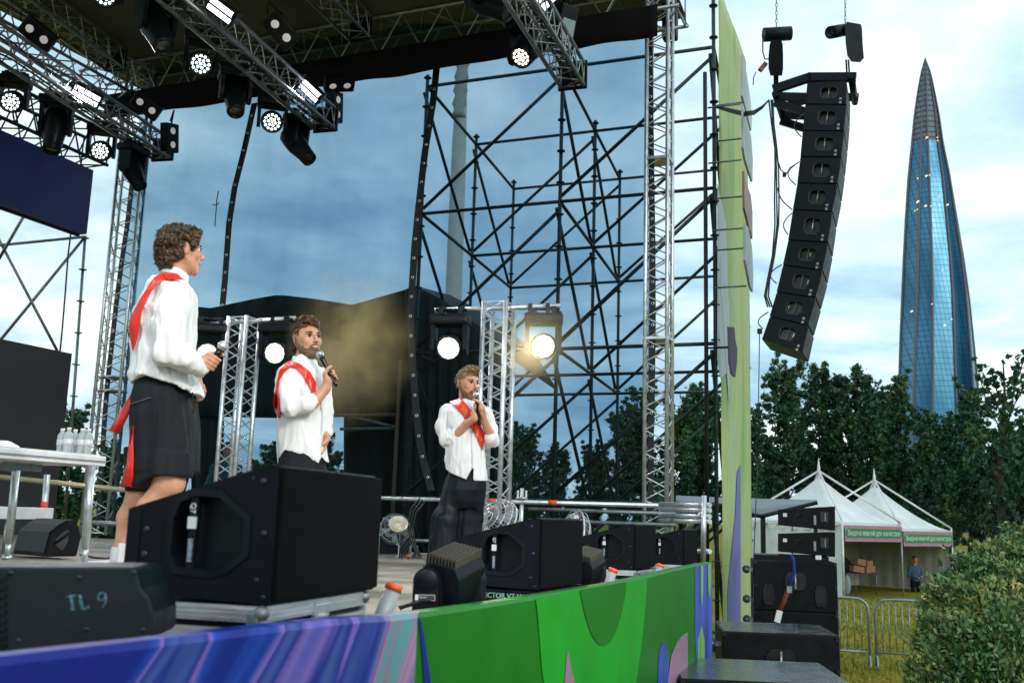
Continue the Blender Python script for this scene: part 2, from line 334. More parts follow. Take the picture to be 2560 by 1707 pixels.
# body of the board, split at the violet/green joint
def seg_between(x0, x1, zlow):
    """strip of the apron between photo px x0..x1 measured along its top edge"""
    P = [q for q in FC]; P2 = []
    for q in P:
        v = q - CAM; X = 1280 + FPX * v.dot(CR) / v.dot(f0); P2.append((X, q))
    o = []
    for i in range(len(P2) - 1):
        (xa, a), (xb, b) = P2[i], P2[i + 1]
        for xt in (x0, x1):
            if xa < xt <= xb: o.append((xt, a.lerp(b, (xt - xa) / (xb - xa))))
        if x0 < xb < x1: o.append((xb, b))
        if i == 0 and x0 <= xa: o.append((xa, a))
    o.sort(key=lambda k: k[0]); return [q for _, q in o]
def board(name, x0, x1, m_, uv=False):
    P = seg_between(x0, x1, 0); g = MB(); 
    R = []
    for i, q in enumerate(P):
        a = P[max(i - 1, 0)]; b = P[min(i + 1, len(P) - 1)]; nrm = Vector((b.y - a.y, -(b.x - a.x), 0)).normalized()
        R.append([Vector((q.x, q.y, .25)), Vector((q.x, q.y, q.z - .012)), Vector((q.x, q.y, q.z)) - nrm * .012, Vector((q.x, q.y, q.z)) - nrm * .055, Vector((q.x, q.y, q.z - .03)) - nrm * .06, Vector((q.x, q.y, .25)) - nrm * .06])
    g.loft(R, closed=True, cap=True); o = g.build(name, m_, fasc, True)
    if uv:
        me = o.data; ul = me.uv_layers.new(name='UVMap'); inv = XF[fasc.name]
        cum = [0]
        for i in range(1, len(FC)): cum.append(cum[-1] + (Vector((FC[i].x, FC[i].y)) - Vector((FC[i - 1].x, FC[i - 1].y))).length)
        for lp in me.loops:
            p = inv @ me.vertices[lp.vertex_index].co
            k = min(range(len(FC)), key=lambda j: (FC[j].x - p.x) ** 2 + (FC[j].y - p.y) ** 2)
            ul.data[lp.index].uv = (cum[k] - .75 * (p.z - 1.9), p.z - 1.9)
    return o
board('printed_panel', -200, 1044, swirl, True)['label'] = 'violet, blue and dusty pink swirl panel'
board('printed_panel', 1044, 1800, GRD)['label'] = 'green panel with a bright green shape'
def patch(name, cols, m_, off):
    """cols: list of (x, ytop, ybot) photo px on the apron face"""
    g = MB(); R = [[fas(x, y0 + (y1 - y0) * t, off) for t in np.linspace(0, 1, 9)] for x, y0, y1 in cols]
    g.loft(R, closed=False, cap=False); return g.build(name, m_, fasc, True)
def crv(tab, n=26):
    xs = np.linspace(tab[0][0], tab[-1][0], n); return [(x, float(np.interp(x, [t[0] for t in tab], [t[1] for t in tab])), float(np.interp(x, [t[0] for t in tab], [t[2] for t in tab]))) for x in xs]
tp = lambda x: FPX_TOP(x) + 3
# the joint itself leans: green wedge reaching right as it goes down -> violet wedge on top
patch('print_shape', crv([(1044, tp(1044), tp(1044) + 4), (1052, tp(1052) + 22, 1620), (1060, 1600, 1740), (1078, 1730, 1760)][:3] + [(1082, 1758, 1760)]), swirl, .003)
patch('print_shape', crv([(1338, tp(1338), tp(1338) + 6), (1345, tp(1345), 1560), (1352, tp(1352), 1660), (1364, tp(1364), 1760), (1500, tp(1500), 1760), (1575, tp(1575), 1760), (1590, tp(1590), 1700), (1604, tp(1604), 1600), (1612, tp(1612), 1520), (1617, tp(1617), tp(1617) + 3)], 60), GRL, .003)
ush = []
for x in np.linspace(1447, 1563, 30):
    t = (x - 1505 + (1) * 0) / 58.0; yb = 1612 - 135 * (abs(t) ** 2.3); ush.append((x, tp(x), max(yb, tp(x) + 2)))
patch('print_shape', ush, GRD, .006)
sp = [(1404, 1752, 1758), (1409, 1690, 1758), (1413, 1640, 1758), (1416, 1624, 1758), (1419, 1640, 1758), (1426, 1680, 1758), (1437, 1712, 1758), (1452, 1752, 1758)]
patch('print_shape', sp, PNK, .006)
patch('print_shape', [(x, 1700 - 98 * math.sqrt(max(0, 1 - ((x - 1657) / 14) ** 2)), 1758) for x in np.linspace(1643, 1671, 14)], BLU, .003)
patch('print_shape', crv([(1668, 1700, 1758), (1676, 1640, 1758), (1690, 1606, 1758), (1700, 1592, 1758), (1712, 1582, 1758), (1718, 1580, 1758)]), PNK, .004)
rngp = random.Random(4)
STB = mat('blue_stripe_print', (.03, .07, .48), .5, var=.5, scale=6, stretch=(1, 1, .2)); STG = mat('lime_stripe_print', (.16, .42, .10), .5, var=.3, scale=6, stretch=(1, 1, .2))
patch('print_shape', crv([(1737, tp(1737), 1600), (1742, tp(1742), 1680), (1758, tp(1758), 1758), (1772, tp(1772), 1758), (1779, tp(1779), 1700)]), STB, .003)
patch('print_shape', crv([(1750, tp(1750), 1490), (1753, tp(1753), 1520), (1756, tp(1756), 1470)]), STG, .006)
patch('print_shape', crv([(1743, 1600, 1758), (1752, 1560, 1758), (1760, 1600, 1758)]), STG, .005)
patch('print_shape', crv([(1768, tp(1768), 1470), (1773, tp(1773), 1500), (1776, tp(1776), 1450)]), STG, .006)

# ---- tall printed banner wall on the front corner (recedes from the corner post)
PC = at(1786, 900, 13.8); PC.z = 0
bw = thing('banner_wall', 'tall lime green printed banner stretched on the corner scaffold', 'banner', PC)
BN = Vector((math.cos(TH), -math.sin(TH), 0))
def atb(px, py, off=0): return atp(px, py, BN, PC + BN * (.09 + off))
bt = bpy.data.materials.new('banner_fabric'); bt.use_nodes = True; t_ = bt.node_tree; nn = t_.nodes; ll = t_.links; b_ = nn['Principled BSDF']
tcg = nn.new('ShaderNodeTexCoord'); mp_ = nn.new('ShaderNodeMapping'); ll.new(tcg.outputs['Object'], mp_.inputs[0]); mp_.inputs['Scale'].default_value = (1, 1.1, .22); mp_.inputs['Rotation'].default_value = (.12, 0, 0)
nz = nn.new('ShaderNodeTexNoise'); nz.inputs['Scale'].default_value = 1.3; nz.inputs['Detail'].default_value = 3; nz.inputs['Distortion'].default_value = .7; ll.new(mp_.outputs[0], nz.inputs['Vector'])
rr = nn.new('ShaderNodeValToRGB'); ll.new(nz.outputs[0], rr.inputs[0]); e = rr.color_ramp.elements
st = [(.3, (.20, .36, .10)), (.42, (.34, .46, .15)), (.50, (.42, .52, .20)), (.56, (.40, .47, .14)), (.62, (.42, .50, .32)), (.75, (.30, .44, .14))]
while len(e) < len(st): e.new(.5)
for i, (p, c) in enumerate(st): e[i].position = p; e[i].color = (*c, 1)
ll.new(rr.outputs[0], b_.inputs['Base Color']); b_.inputs['Roughness'].default_value = .7
zt = atb(1851, 139).z; g = MB(); R = []
for i in range(15):
    t = i / 14; base = PC + BN * .09 + U * (2.75 * t)
    R.append([Vector((base.x, base.y, 0)) + Z * (.3 + (zt + .2 - .3) * k / 40) + BN * (.003 * math.sin(k * .9 + 2 * t) + .006 * math.sin(t * 9 + k * .2)) for k in range(41)])
g.loft(R, closed=False, cap=False, smooth=True); o = g.build('banner_sheet', bt, bw, True)
so_ = o.modifiers.new('th', 'SOLIDIFY'); so_.thickness = .004
for i in range(14):
    z0 = .6 + i * .70; q = PC + U * 2.75 + BN * .06
    if i == 0:
        MB().cyl(q + Z * .1, q + Z * (zt + .2), .022, 8).build('edge_pole', GALV, bw, True)
    MB().box(Vector((q.x, q.y, z0)), (.07, .05, .03)).build('clip', BLACKM, bw, True)
LIL = mat('lilac_print', (.16, .15, .42), .6, var=.2, scale=2); WHB = mat('pale_board', (.55, .60, .60), .5, var=.15, scale=3); TERR = mat('rose_board', (.45, .22, .20), .5, var=.2)
def bpatch(name, pts, m_, off, th=.006, parent=bw):
    g = MB(); P = [atb(x, y, off) for x, y in pts]; g.prism(P, BN * th); return g.build(name, m_, parent, True)
bpatch('print_shape', [(1800, 150 + 560), (1822, 1010), (1822, 760), (1815, 700), (1800, 640)], mat('white_print', (.55, .58, .60), .6), .006)
bpatch('print_shape', [(1851, 1160), (1851, 1580), (1817, 1600), (1818, 1480), (1827, 1400), (1838, 1290), (1843, 1180)], LIL, .006)
bpatch('print_shape', [(1793, 460), (1815, 560), (1822, 820), (1820, 930), (1800, 945), (1793, 900)], mat('white_print', (.5, .53, .55), .6), .002)
for nm, pts, m_, lab in (('wavy_board', [(1852, 136), (1862, 190), (1872, 255), (1875, 300), (1873, 328), (1866, 300), (1856, 260), (1851, 240)], WHB, 'pale wavy-edged board on the banner wall edge, uppermost of the four'),
                         ('wavy_board', [(1853, 262), (1862, 300), (1873, 345), (1877, 400), (1876, 455), (1868, 432), (1858, 400), (1853, 370)], WHB, 'pale wavy-edged board just below the uppermost one on the banner edge'),
                         ('wavy_board', [(1855, 428), (1861, 460), (1872, 490), (1876, 530), (1876, 598), (1868, 570), (1856, 520)], TERR, 'rose coloured wavy board on the banner wall edge'),
                         ('wavy_board', [(1858, 560), (1866, 570), (1875, 620), (1878, 690), (1877, 730), (1870, 715), (1858, 650)], WHB, 'pale wavy-edged board below the rose coloured one')):
    c0 = atb(pts[0][0], pts[0][1], .5); t = thing(nm, lab, 'decorative board', c0, group='wavy boards along the banner wall')
    bpatch('board', pts, m_, .45, .03, t)
    for k in (2, -2):
        p = atb(pts[k][0] - 4, pts[k][1], .45); MB().cyl(p, p - BN * .45, .012, 6).build('bracket', GALV, t, True)
t = thing('lilac_board', 'lilac grey lobed board bracketed to the corner post above the apron', 'decorative board', atp(1822, 820, U, PC))
g = MB(); P = [atp(x, y, (BN * .8 + U * -.6).normalized(), PC + BN * .35) for x, y in [(1818, 817), (1831, 818), (1833, 850), (1838, 870), (1837, 910), (1833, 942), (1826, 935), (1820, 905)]]; g.prism(P, BN * .03); g.build('board', mat('lilac_board_paint', (.16, .14, .22), .5), t, True)
p = atp(1822, 868, BN, PC + BN * .3); MB().cyl(p, p - BN * .3, .015, 6).build('bracket', BLACKM, t, True)

# ================================================================ ROOF, MASTS, TRUSSES
HZ = CAM.z + 6.15
mast = thing('truss_mast', 'silver box truss mast carrying the roof beside the green banner wall', 'truss tower', W0 + Z * FL)
truss(W0 + Z * FL, W0 + Z * (HZ + .55), .26, U, .025, .009, .26, mat_=GALVB, th=mast)
MB().box(W0 + Z * (FL + .01), (.5, .5, .02)).build('base_plate', ALU, mast, True)
for zz in (3.0, 5.0, 7.2):
    q = W0 + Z * (zz - .65)
    MB().box(q, (.30, .30, .03), basis(V * -1, U, Z)).build('joint_plate', GALVB, mast, True)
lt = thing('truss_mast', 'silver box truss mast at the far left corner behind the man in shorts', 'truss tower', TL + Z * FL)
truss(TL + Z * FL, TL + Z * (HZ + .6), .34, (U + V * .6).normalized(), .026, .009, .36, mat_=GALVB, th=lt)
for zz in (3.9, 4.1): MB().box(TL + Z * zz, (.34, .34, .02), basis(V * -1, U, Z)).build('joint_plate', GALVB, lt, True)
lt.children[0]
hd = thing('roof_truss', 'long side beam truss above the mesh wall, joining both masts', 'roof truss', W0 + Z * HZ)
truss(W0 + V * -.3 + Z * (HZ + .27), TL + V * 1 + Z * (HZ + .27), .55, U, .024, .011, .62, mat_=TRUSSD, th=hd)
bh = thing('roof_truss', 'rear beam truss above the big screen at upper left', 'roof truss', TL + Z * HZ)
truss(TL + Z * (HZ + .2), TL - U * 6 + Z * (HZ + .2), .5, V, .024, .011, .5, mat_=TRUSSD, th=bh)
bh2 = thing('screen_truss', 'black truss the upper left screen hangs from', 'truss', TL - U * 2 + Z * (CAM.z + 5.2))
truss(TL - U * .4 + V * .35 + Z * (CAM.z + 5.25), TL - U * 6 + V * .35 + Z * (CAM.z + 5.25), .5, V, .028, .012, .38, mat_=BLACKM, th=bh2)
# roof sheet
ROOFM = mat('grey_brown_roof_fabric', (.125, .12, .12), .85, var=.18, scale=1.2, bump=.3, bscale=3, bdist=.05)
rz = HZ + .62; g = MB(); R = []
c0 = W0 + V * -.1 + U * 1.1; nu, nv = 26, 26
for i in range(nv + 1):
    R.append([c0 + V * (8.9 * i / nv) - U * (12.5 * j / nu) + Z * (rz + .05 * math.sin(j * math.pi / 1.83) ** 2 - .05 + .02 * math.sin(i * .9)) for j in range(nu + 1)])
g.loft(R, closed=False, cap=False, smooth=True); rf = g.build('stage_roof', ROOFM); tag(rf, 'grey brown fabric roof stretched over the stage trusses', 'stage roof')
so_ = rf.modifiers.new('th', 'SOLIDIFY'); so_.thickness = .02
# black valance under the header
va = MB(); R = []
for i in range(90):
    s_ = -.05 + 8.6 * i / 89; b = W0 + V * s_ + U * (-.32 + .008 * math.sin(i * .7)); zb_ = HZ - .38 - .012 * math.sin(i * .21) - .012 * math.sin(i * .55 + 1)
    R.append([b + Z * (HZ + .03), b + Z * (HZ - .15) + U * .02 * math.sin(i * 1.1), b + Z * zb_])
va.loft(R, closed=False, cap=False, smooth=True); o = va.build('valance', DARKCLOTH); tag(o, 'long black valance cloth hanging from the side roof truss', 'valance')
so_ = o.modifiers.new('th', 'SOLIDIFY'); so_.thickness = .006

# ---- mesh wall: three scrim sheets, hems with eyelets
SC = bpy.data.materials.new('scrim_mesh'); SC.use_nodes = True; t_ = SC.node_tree; nn = t_.nodes; ll = t_.links; nn.clear()
o_ = nn.new('ShaderNodeOutputMaterial'); tr = nn.new('ShaderNodeBsdfTransparent'); df = nn.new('ShaderNodeBsdfDiffuse'); mxs = nn.new('ShaderNodeMixShader')
df.inputs[0].default_value = (.03, .035, .035, 1); tcg = nn.new('ShaderNodeTexCoord')
wv = nn.new('ShaderNodeTexNoise'); wv.inputs['Scale'].default_value = 1.1; wv.inputs['Detail'].default_value = 3; mp_ = nn.new('ShaderNodeMapping'); mp_.inputs['Scale'].default_value = (1, 1, .25); ll.new(tcg.outputs['Object'], mp_.inputs[0]); ll.new(mp_.outputs[0], wv.inputs['Vector'])
rr = nn.new('ShaderNodeValToRGB'); ll.new(wv.outputs[0], rr.inputs[0]); rr.color_ramp.elements[0].position = .3; rr.color_ramp.elements[1].position = .7
rr.color_ramp.elements[0].color = (.34, .48, .59, 1); rr.color_ramp.elements[1].color = (.46, .61, .72, 1); ll.new(rr.outputs[0], tr.inputs[0])
mxs.inputs[0].default_value = .10; ll.new(tr.outputs[0], mxs.inputs[1]); ll.new(df.outputs[0], mxs.inputs[2]); ll.new(mxs.outputs[0], o_.inputs[0])
HEM = mat('black_hem_webbing', (.010, .010, .011), .55, var=.3, scale=12)
hem1 = [(636, 258), (610, 375), (586, 470), (572, 560), (562, 700), (556, 762)]
hem2 = [(1093, 150), (1083, 250), (1062, 380), (1046, 520), (1036, 620), (1026, 780), (1030, 900), (1038, 1000), (1047, 1090), (1060, 1160), (1078, 1225)]
hemL = [(333, 430), (318, 560), (303, 660), (290, 760), (278, 870), (268, 960), (260, 1060), (256, 1130), (250, 1230), (246, 1320)]
hemR = [(1624, 46), (1625, 170), (1628, 400), (1631, 600), (1632, 800), (1630, 950), (1627, 1100), (1626, 1290)]
def hemx(h, y):
    ys = [p[1] for p in h]; xs = [p[0] for p in h]
    if y > ys[-1]: return xs[-1] + (y - ys[-1]) * (xs[-1] - xs[-2]) / (ys[-1] - ys[-2])
    if y < ys[0]: return xs[0] + (y - ys[0]) * (xs[1] - xs[0]) / (ys[1] - ys[0])
    return float(np.interp(y, ys, xs))
def sheet(lab, hl, hr, nx, seed):
    t = thing('mesh_sheet', lab, 'mesh screen', atw((hemx(hl, 800) + hemx(hr, 800)) / 2, 1300, .05), group='mesh sheets of the side wall')
    R = []
    for i in range(nx + 1):
        f = i / nx; row = []
        for k in range(31):
            y = 60 + (1420 - 60) * k / 30; x = hemx(hl, y) * (1 - f) + hemx(hr, y) * f
            if y < 330: x += 0
            p = atw(x, y, .05 + .035 * math.sin(i * .55 + seed + k * .12) + .02 * math.sin(k * .7 + seed * 2)); row.append(p)
        R.append(row)
    g = MB().loft(R, closed=False, cap=False, smooth=True); g.build('scrim', SC, t, True); return t
def hem(t, h, w_, side, off=.0):
    g = MB(); R = []; ys = np.linspace(h[0][1], h[-1][1], 60)
    for y in ys:
        x = hemx(h, y); a = atw(x, y, off); R.append([a - V * (w_ / 2), a + V * (w_ / 2)])
    g.loft(R, closed=False, cap=False); o = g.build('hem', HEM, t, True); so_ = o.modifiers.new('th', 'SOLIDIFY'); so_.thickness = .008
    e_ = MB()
    zs = np.arange(FL + .1, HZ - .3, .26)
    for z_ in zs:
        lo, hi = h[0][1], h[-1][1]
        for _ in range(24):
            mid = (lo + hi) / 2
            if atw(hemx(h, mid), mid, off).z > z_: lo = mid
            else: hi = mid
        c = atw(hemx(h, lo), lo, off - .012)
        if abs(c.z - z_) < .1: MB().lathe([(.012, 0), (.022, .002), (.022, .006), (.012, .006)], c, U * -1, 10).build('eyelet', GALVB, t, True)
s1 = sheet('mesh sheet between the left mast and the first black seam', hemL, hem1, 30, 0); hem(s1, hemL, .09, 1)
MB().tube([atw(x, y, .0) for x, y in ((546, 478), (542, 500), (540, 530), (537, 566))], .008, 4).tube([atw(x, y, .0) for x, y in ((531, 512), (541, 513), (548, 507))], .007, 4).build('tear', HEM, s1, True)
s2 = sheet('widest sky filled mesh sheet between the two black seams', hem1, hem2, 34, 2); hem(s2, hem1, .10, 1)
s3 = sheet('mesh sheet between the second black seam and the silver mast', hem2, hemR, 36, 5); hem(s3, hem2, .10, 1); hem(s3, hemR, .07, 1)

# ---- scaffold tower behind the mesh: 3 rows x 3 columns
A1 = at(1048, 880, 15.2); A1.z = 0
A1 = Vector((-1.5, 15.24, 0)); CDIR = Vector((2.16, -.83, 0)); RDIR = Vector((.72, 2.5, 0)); LV = [.3, 2.5, 4.7, 6.95, 9.1]
sc = thing('scaffold_tower', 'tall grey tube scaffold with diagonal braces behind the mesh wall', 'scaffolding', A1)
def node(c, r, z_): return A1 + CDIR * c + RDIR * r + Z * z_
def rings(g, a, b, n0=.25, st=.5):
    z_ = n0
    while z_ < b.z:
        if z_ > a.z: g.lathe([(.024, -.006), (.065, -.006), (.065, .006), (.024, .006)], Vector((a.x, a.y, z_)), Z, 10)
        z_ += st
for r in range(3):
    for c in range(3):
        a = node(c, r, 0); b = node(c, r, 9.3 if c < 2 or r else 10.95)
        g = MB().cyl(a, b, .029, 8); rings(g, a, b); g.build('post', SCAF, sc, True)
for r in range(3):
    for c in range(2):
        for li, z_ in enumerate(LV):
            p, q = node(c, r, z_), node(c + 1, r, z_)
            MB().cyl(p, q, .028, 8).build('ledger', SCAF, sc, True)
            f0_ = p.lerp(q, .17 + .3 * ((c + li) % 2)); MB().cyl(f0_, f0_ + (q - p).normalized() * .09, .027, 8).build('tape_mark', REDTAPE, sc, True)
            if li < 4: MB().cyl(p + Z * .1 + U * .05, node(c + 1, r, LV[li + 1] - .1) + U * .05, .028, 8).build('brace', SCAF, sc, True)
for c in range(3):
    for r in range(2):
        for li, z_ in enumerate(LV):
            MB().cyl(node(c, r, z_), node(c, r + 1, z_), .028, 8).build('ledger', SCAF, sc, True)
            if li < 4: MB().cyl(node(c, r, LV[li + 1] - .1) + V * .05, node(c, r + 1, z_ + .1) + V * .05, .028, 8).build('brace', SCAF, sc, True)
# extra climbing rungs and posts in the open bay by the banner
for li in range(22):
    z_ = .9 + li * .5
    if all(abs(z_ - q) > .2 for q in LV): pass
p3 = node(2, 0, 0); p3b = node(2, 0, 0) + V * .12 - U * .05
MB().cyl(p3b + Z * 1.6, p3b + Z * 8.7, .03, 7).build('cable_loom', CABLE, sc, True)

# ---- guard rail in front of the mesh
gr = thing('guard_rail', 'shiny horizontal tube rail with red tape behind the man with the fans', 'guard rail', atw(1300, 1300, -1.0))
ra, rb = atw(940, 1243, -.75), atw(1752, 1266, -.75)
MB().cyl(ra + V * 2.5, rb, .0245, 12).build('top_rail', GALVB, gr, True)
for x in (1305,):
    a = atw(x, 1240, -.72); g = MB().cyl(Vector((a.x, a.y, FL)), Vector((a.x, a.y, a.z + .09)), .024, 10); g.lathe([(.024, -.01), (.07, -.01), (.07, .01), (.024, .01)], Vector((a.x, a.y, a.z - .02)), Z, 12)
    for s_ in (-1, 1): g.box(Vector((a.x, a.y, a.z + .0)) + V * .05 * s_, (.02, .03, .13))
    g.build('post', GALVB, gr, True)
for x in (1232, 1383): a = atw(x, hemx([(940, 1243), (1752, 1266)], 1250) * 0 + 1243 + (x - 940) * 23 / 812, -.75); MB().cyl(a - V * .05, a + V * .05, .0265, 12).build('tape_mark', REDTAPE, gr, True)
for k, (x0, y0, x1, y1) in enumerate(((1322, 1272, 1690, 1284), (1322, 1300, 1690, 1312), (940, 1347, 1080, 1352))):
    MB().cyl(atw(x0, y0, -.3), atw(x1, y1, -.3), .022, 8).build('lower_rail', GALV, gr, True)
# end frame of the deck railing at the banner
ef = thing('rail_frame', 'short grey tube frame closing the stage edge beside the banner', 'railing', at(1760, 1400, 9.5))
for yy in (1262, 1275, 1290, 1303, 1378): MB().cyl(at(1650, yy - 2, 10.4), at(1775, yy, 9.6), .024, 8).build('rail', GALVB, ef, True)
MB().cyl(at(1760, 1238, 9.6), at(1758, 1405, 9.6), .026, 10).build('post', GALVB, ef, True)
MB().cyl(at(1715, 1325, 10), at(1756, 1280, 9.7), .02, 8).build('brace', GALVB, ef, True)

# ---- rear left: screens, scaffold, railing
ls = thing('led_screen', 'dark blue screen hanging high at the upper left', 'screen', TL - U * 3 + Z * (CAM.z + 4.5))
SCB = mat('blue_screen_face', (.004, .006, .035), .5, var=.4, scale=.8, emit=(.02, .03, .16), estr=.16); SCD = mat('dark_screen_face', (.035, .034, .036), .55, var=.12, scale=.8)
def atbk(px, py, off=0): return atp(px, py, V, TL + V * (off))
g = MB(); P = [atbk(0, 306), atbk(238, 428), atbk(213, 584), atbk(0, 502)]
zt_, zb2 = atbk(238, 428).z, atbk(213, 584).z; eR = atbk(226, 500)
A_ = Vector((eR.x, eR.y, 0)); B_ = A_ - U * 5
g.prism([A_ + Z * zb2, A_ + Z * zt_, B_ + Z * zt_, B_ + Z * zb2], V * .12); g.build('display_face', SCB, ls, True)
g = MB().box((A_ + B_) / 2 + V * .16 + Z * (zt_ + zb2) / 2, (.06, 5.0, zt_ - zb2 + .04), basis(V, U * -1, Z)); g.build('housing', BLACKM, ls, True)
ls2 = thing('led_screen', 'large dark grey unlit screen standing behind the table at far left', 'screen', atbk(100, 1300))
eR = atbk(180, 885); A_ = Vector((eR.x, eR.y, 0)); B_ = A_ - U * 5; zt_ = atbk(180, 884).z
g = MB().prism([A_ + Z * FL, A_ + Z * zt_, B_ + Z * zt_, B_ + Z * FL], V * .10); g.build('display_face', SCD, ls2, True)
MB().box((A_ + B_) / 2 + V * .16 + Z * (zt_ + FL) / 2, (.08, 5.0, zt_ - FL), basis(V, U * -1, Z)).build('housing', BLACKM, ls2, True)
ls_s = thing('tube_scaffold', 'tube scaffold with crossed braces between the two left screens', 'scaffolding', at(205, 600, 16))
g = MB().cyl(at(213, 590, 16), at(160, 1330, 16), .0245, 8)
for k in range(9):
    c = at(213 - 53 * (k * 79 + 5) / 740., 590 + k * 79 + 5, 16); g.lathe([(.024, -.006), (.065, -.006), (.065, .006), (.024, .006)], c, Z, 10)
g.build('post', GALV, ls_s, True)
MB().cyl(at(-40, 617, 15.6), at(213, 592, 16), .0245, 8).build('ledger', GALV, ls_s, True)
MB().cyl(at(-10, 585, 15.7), at(150, 890, 15.9), .0245, 8).build('brace', GALV, ls_s, True)
MB().cyl(at(213, 592, 16.05), at(-40, 900, 15.7), .0245, 8).build('brace', GALV, ls_s, True)
MB().cyl(at(-10, 660, 15.3), at(60, 540, 15.3), .0245, 8).build('brace', GALV, ls_s, True)
MB().tube([at(178, 575, 15.5), at(170, 640, 15.5), at(163, 735, 15.5), at(155, 830, 15.5), at(148, 900, 15.5)], .014, 6).build('cable', CABLE, ls_s, True)
# ================================================================ RIGGING: lighting trusses, lamps
TZ = CAM.z + 5.05
def ltruss(lab, near, far, z_, ext=0, w=.27):
    a = atz(near[0], near[1], z_); b = atz(far[0], far[1], z_); d = (a - b).normalized(); a = a + d * ext
    t = thing('lighting_truss', lab, 'lighting truss', (a + b) / 2, group='lighting trusses under the stage roof')
    truss(a, b, w, Z, .024, .009, .30, mat_=TRUSSD, th=t); 
    for e_ in (b,):
        MB().box(e_, (.34, .03, .34), frame_from(d)).build('end_frame', BLACKM, t, True)
    return a, b, d
TA = ltruss('box truss with the brightest white panels crossing the upper middle left', (468, 0), (815, 300), TZ, 5.2)
TB = ltruss('crowded box truss at the upper left, its end above the left mast', (0, 108), (408, 375), TZ, 3.5)
TC = ltruss('short box truss end pointing down above the two lamp stands', (1318, 0), (1432, 190), TZ, 3)
ltruss('dim high truss against the roof at the upper left corner', (60, -20), (290, 150), HZ + .35, 2, .3)
ltruss('high roof truss meeting the side beam left of the middle', (812, -20), (900, 70), HZ + .25, 4, .3)
LEDW = mat('lit_led_white', (.8, .8, .8), .4, emit=(.80, 1, .93), estr=4.5); PANW = mat('lit_panel_white', (.9, .9, .9), .4, emit=(1, .93, 1), estr=3.2)
LEDY = mat('lit_led_warm', (.8, .8, .7), .4, emit=(1, .93, .62), estr=5); LAMPY = mat('lit_lamp_warm_white', (.9, .9, .8), .4, emit=(1, .98, .86), estr=22); LAMPG = mat('lit_lamp_cool', (.9, .9, .9), .4, emit=(.93, 1, .88), estr=3); LBASEY = mat('lit_lens_base_warm', (.9, .9, .8), .3, emit=(1, .93, .62), estr=2.2); LBASEG = mat('lit_lens_base_cool', (.8, .9, .8), .3, emit=(.62, .86, .58), estr=.9)
DLENS = mat('dark_glass_lens', (.02, .025, .03), .08, spec=.8, coat=1); RIM = mat('dark_lens_rim', (.02, .022, .025), .3)
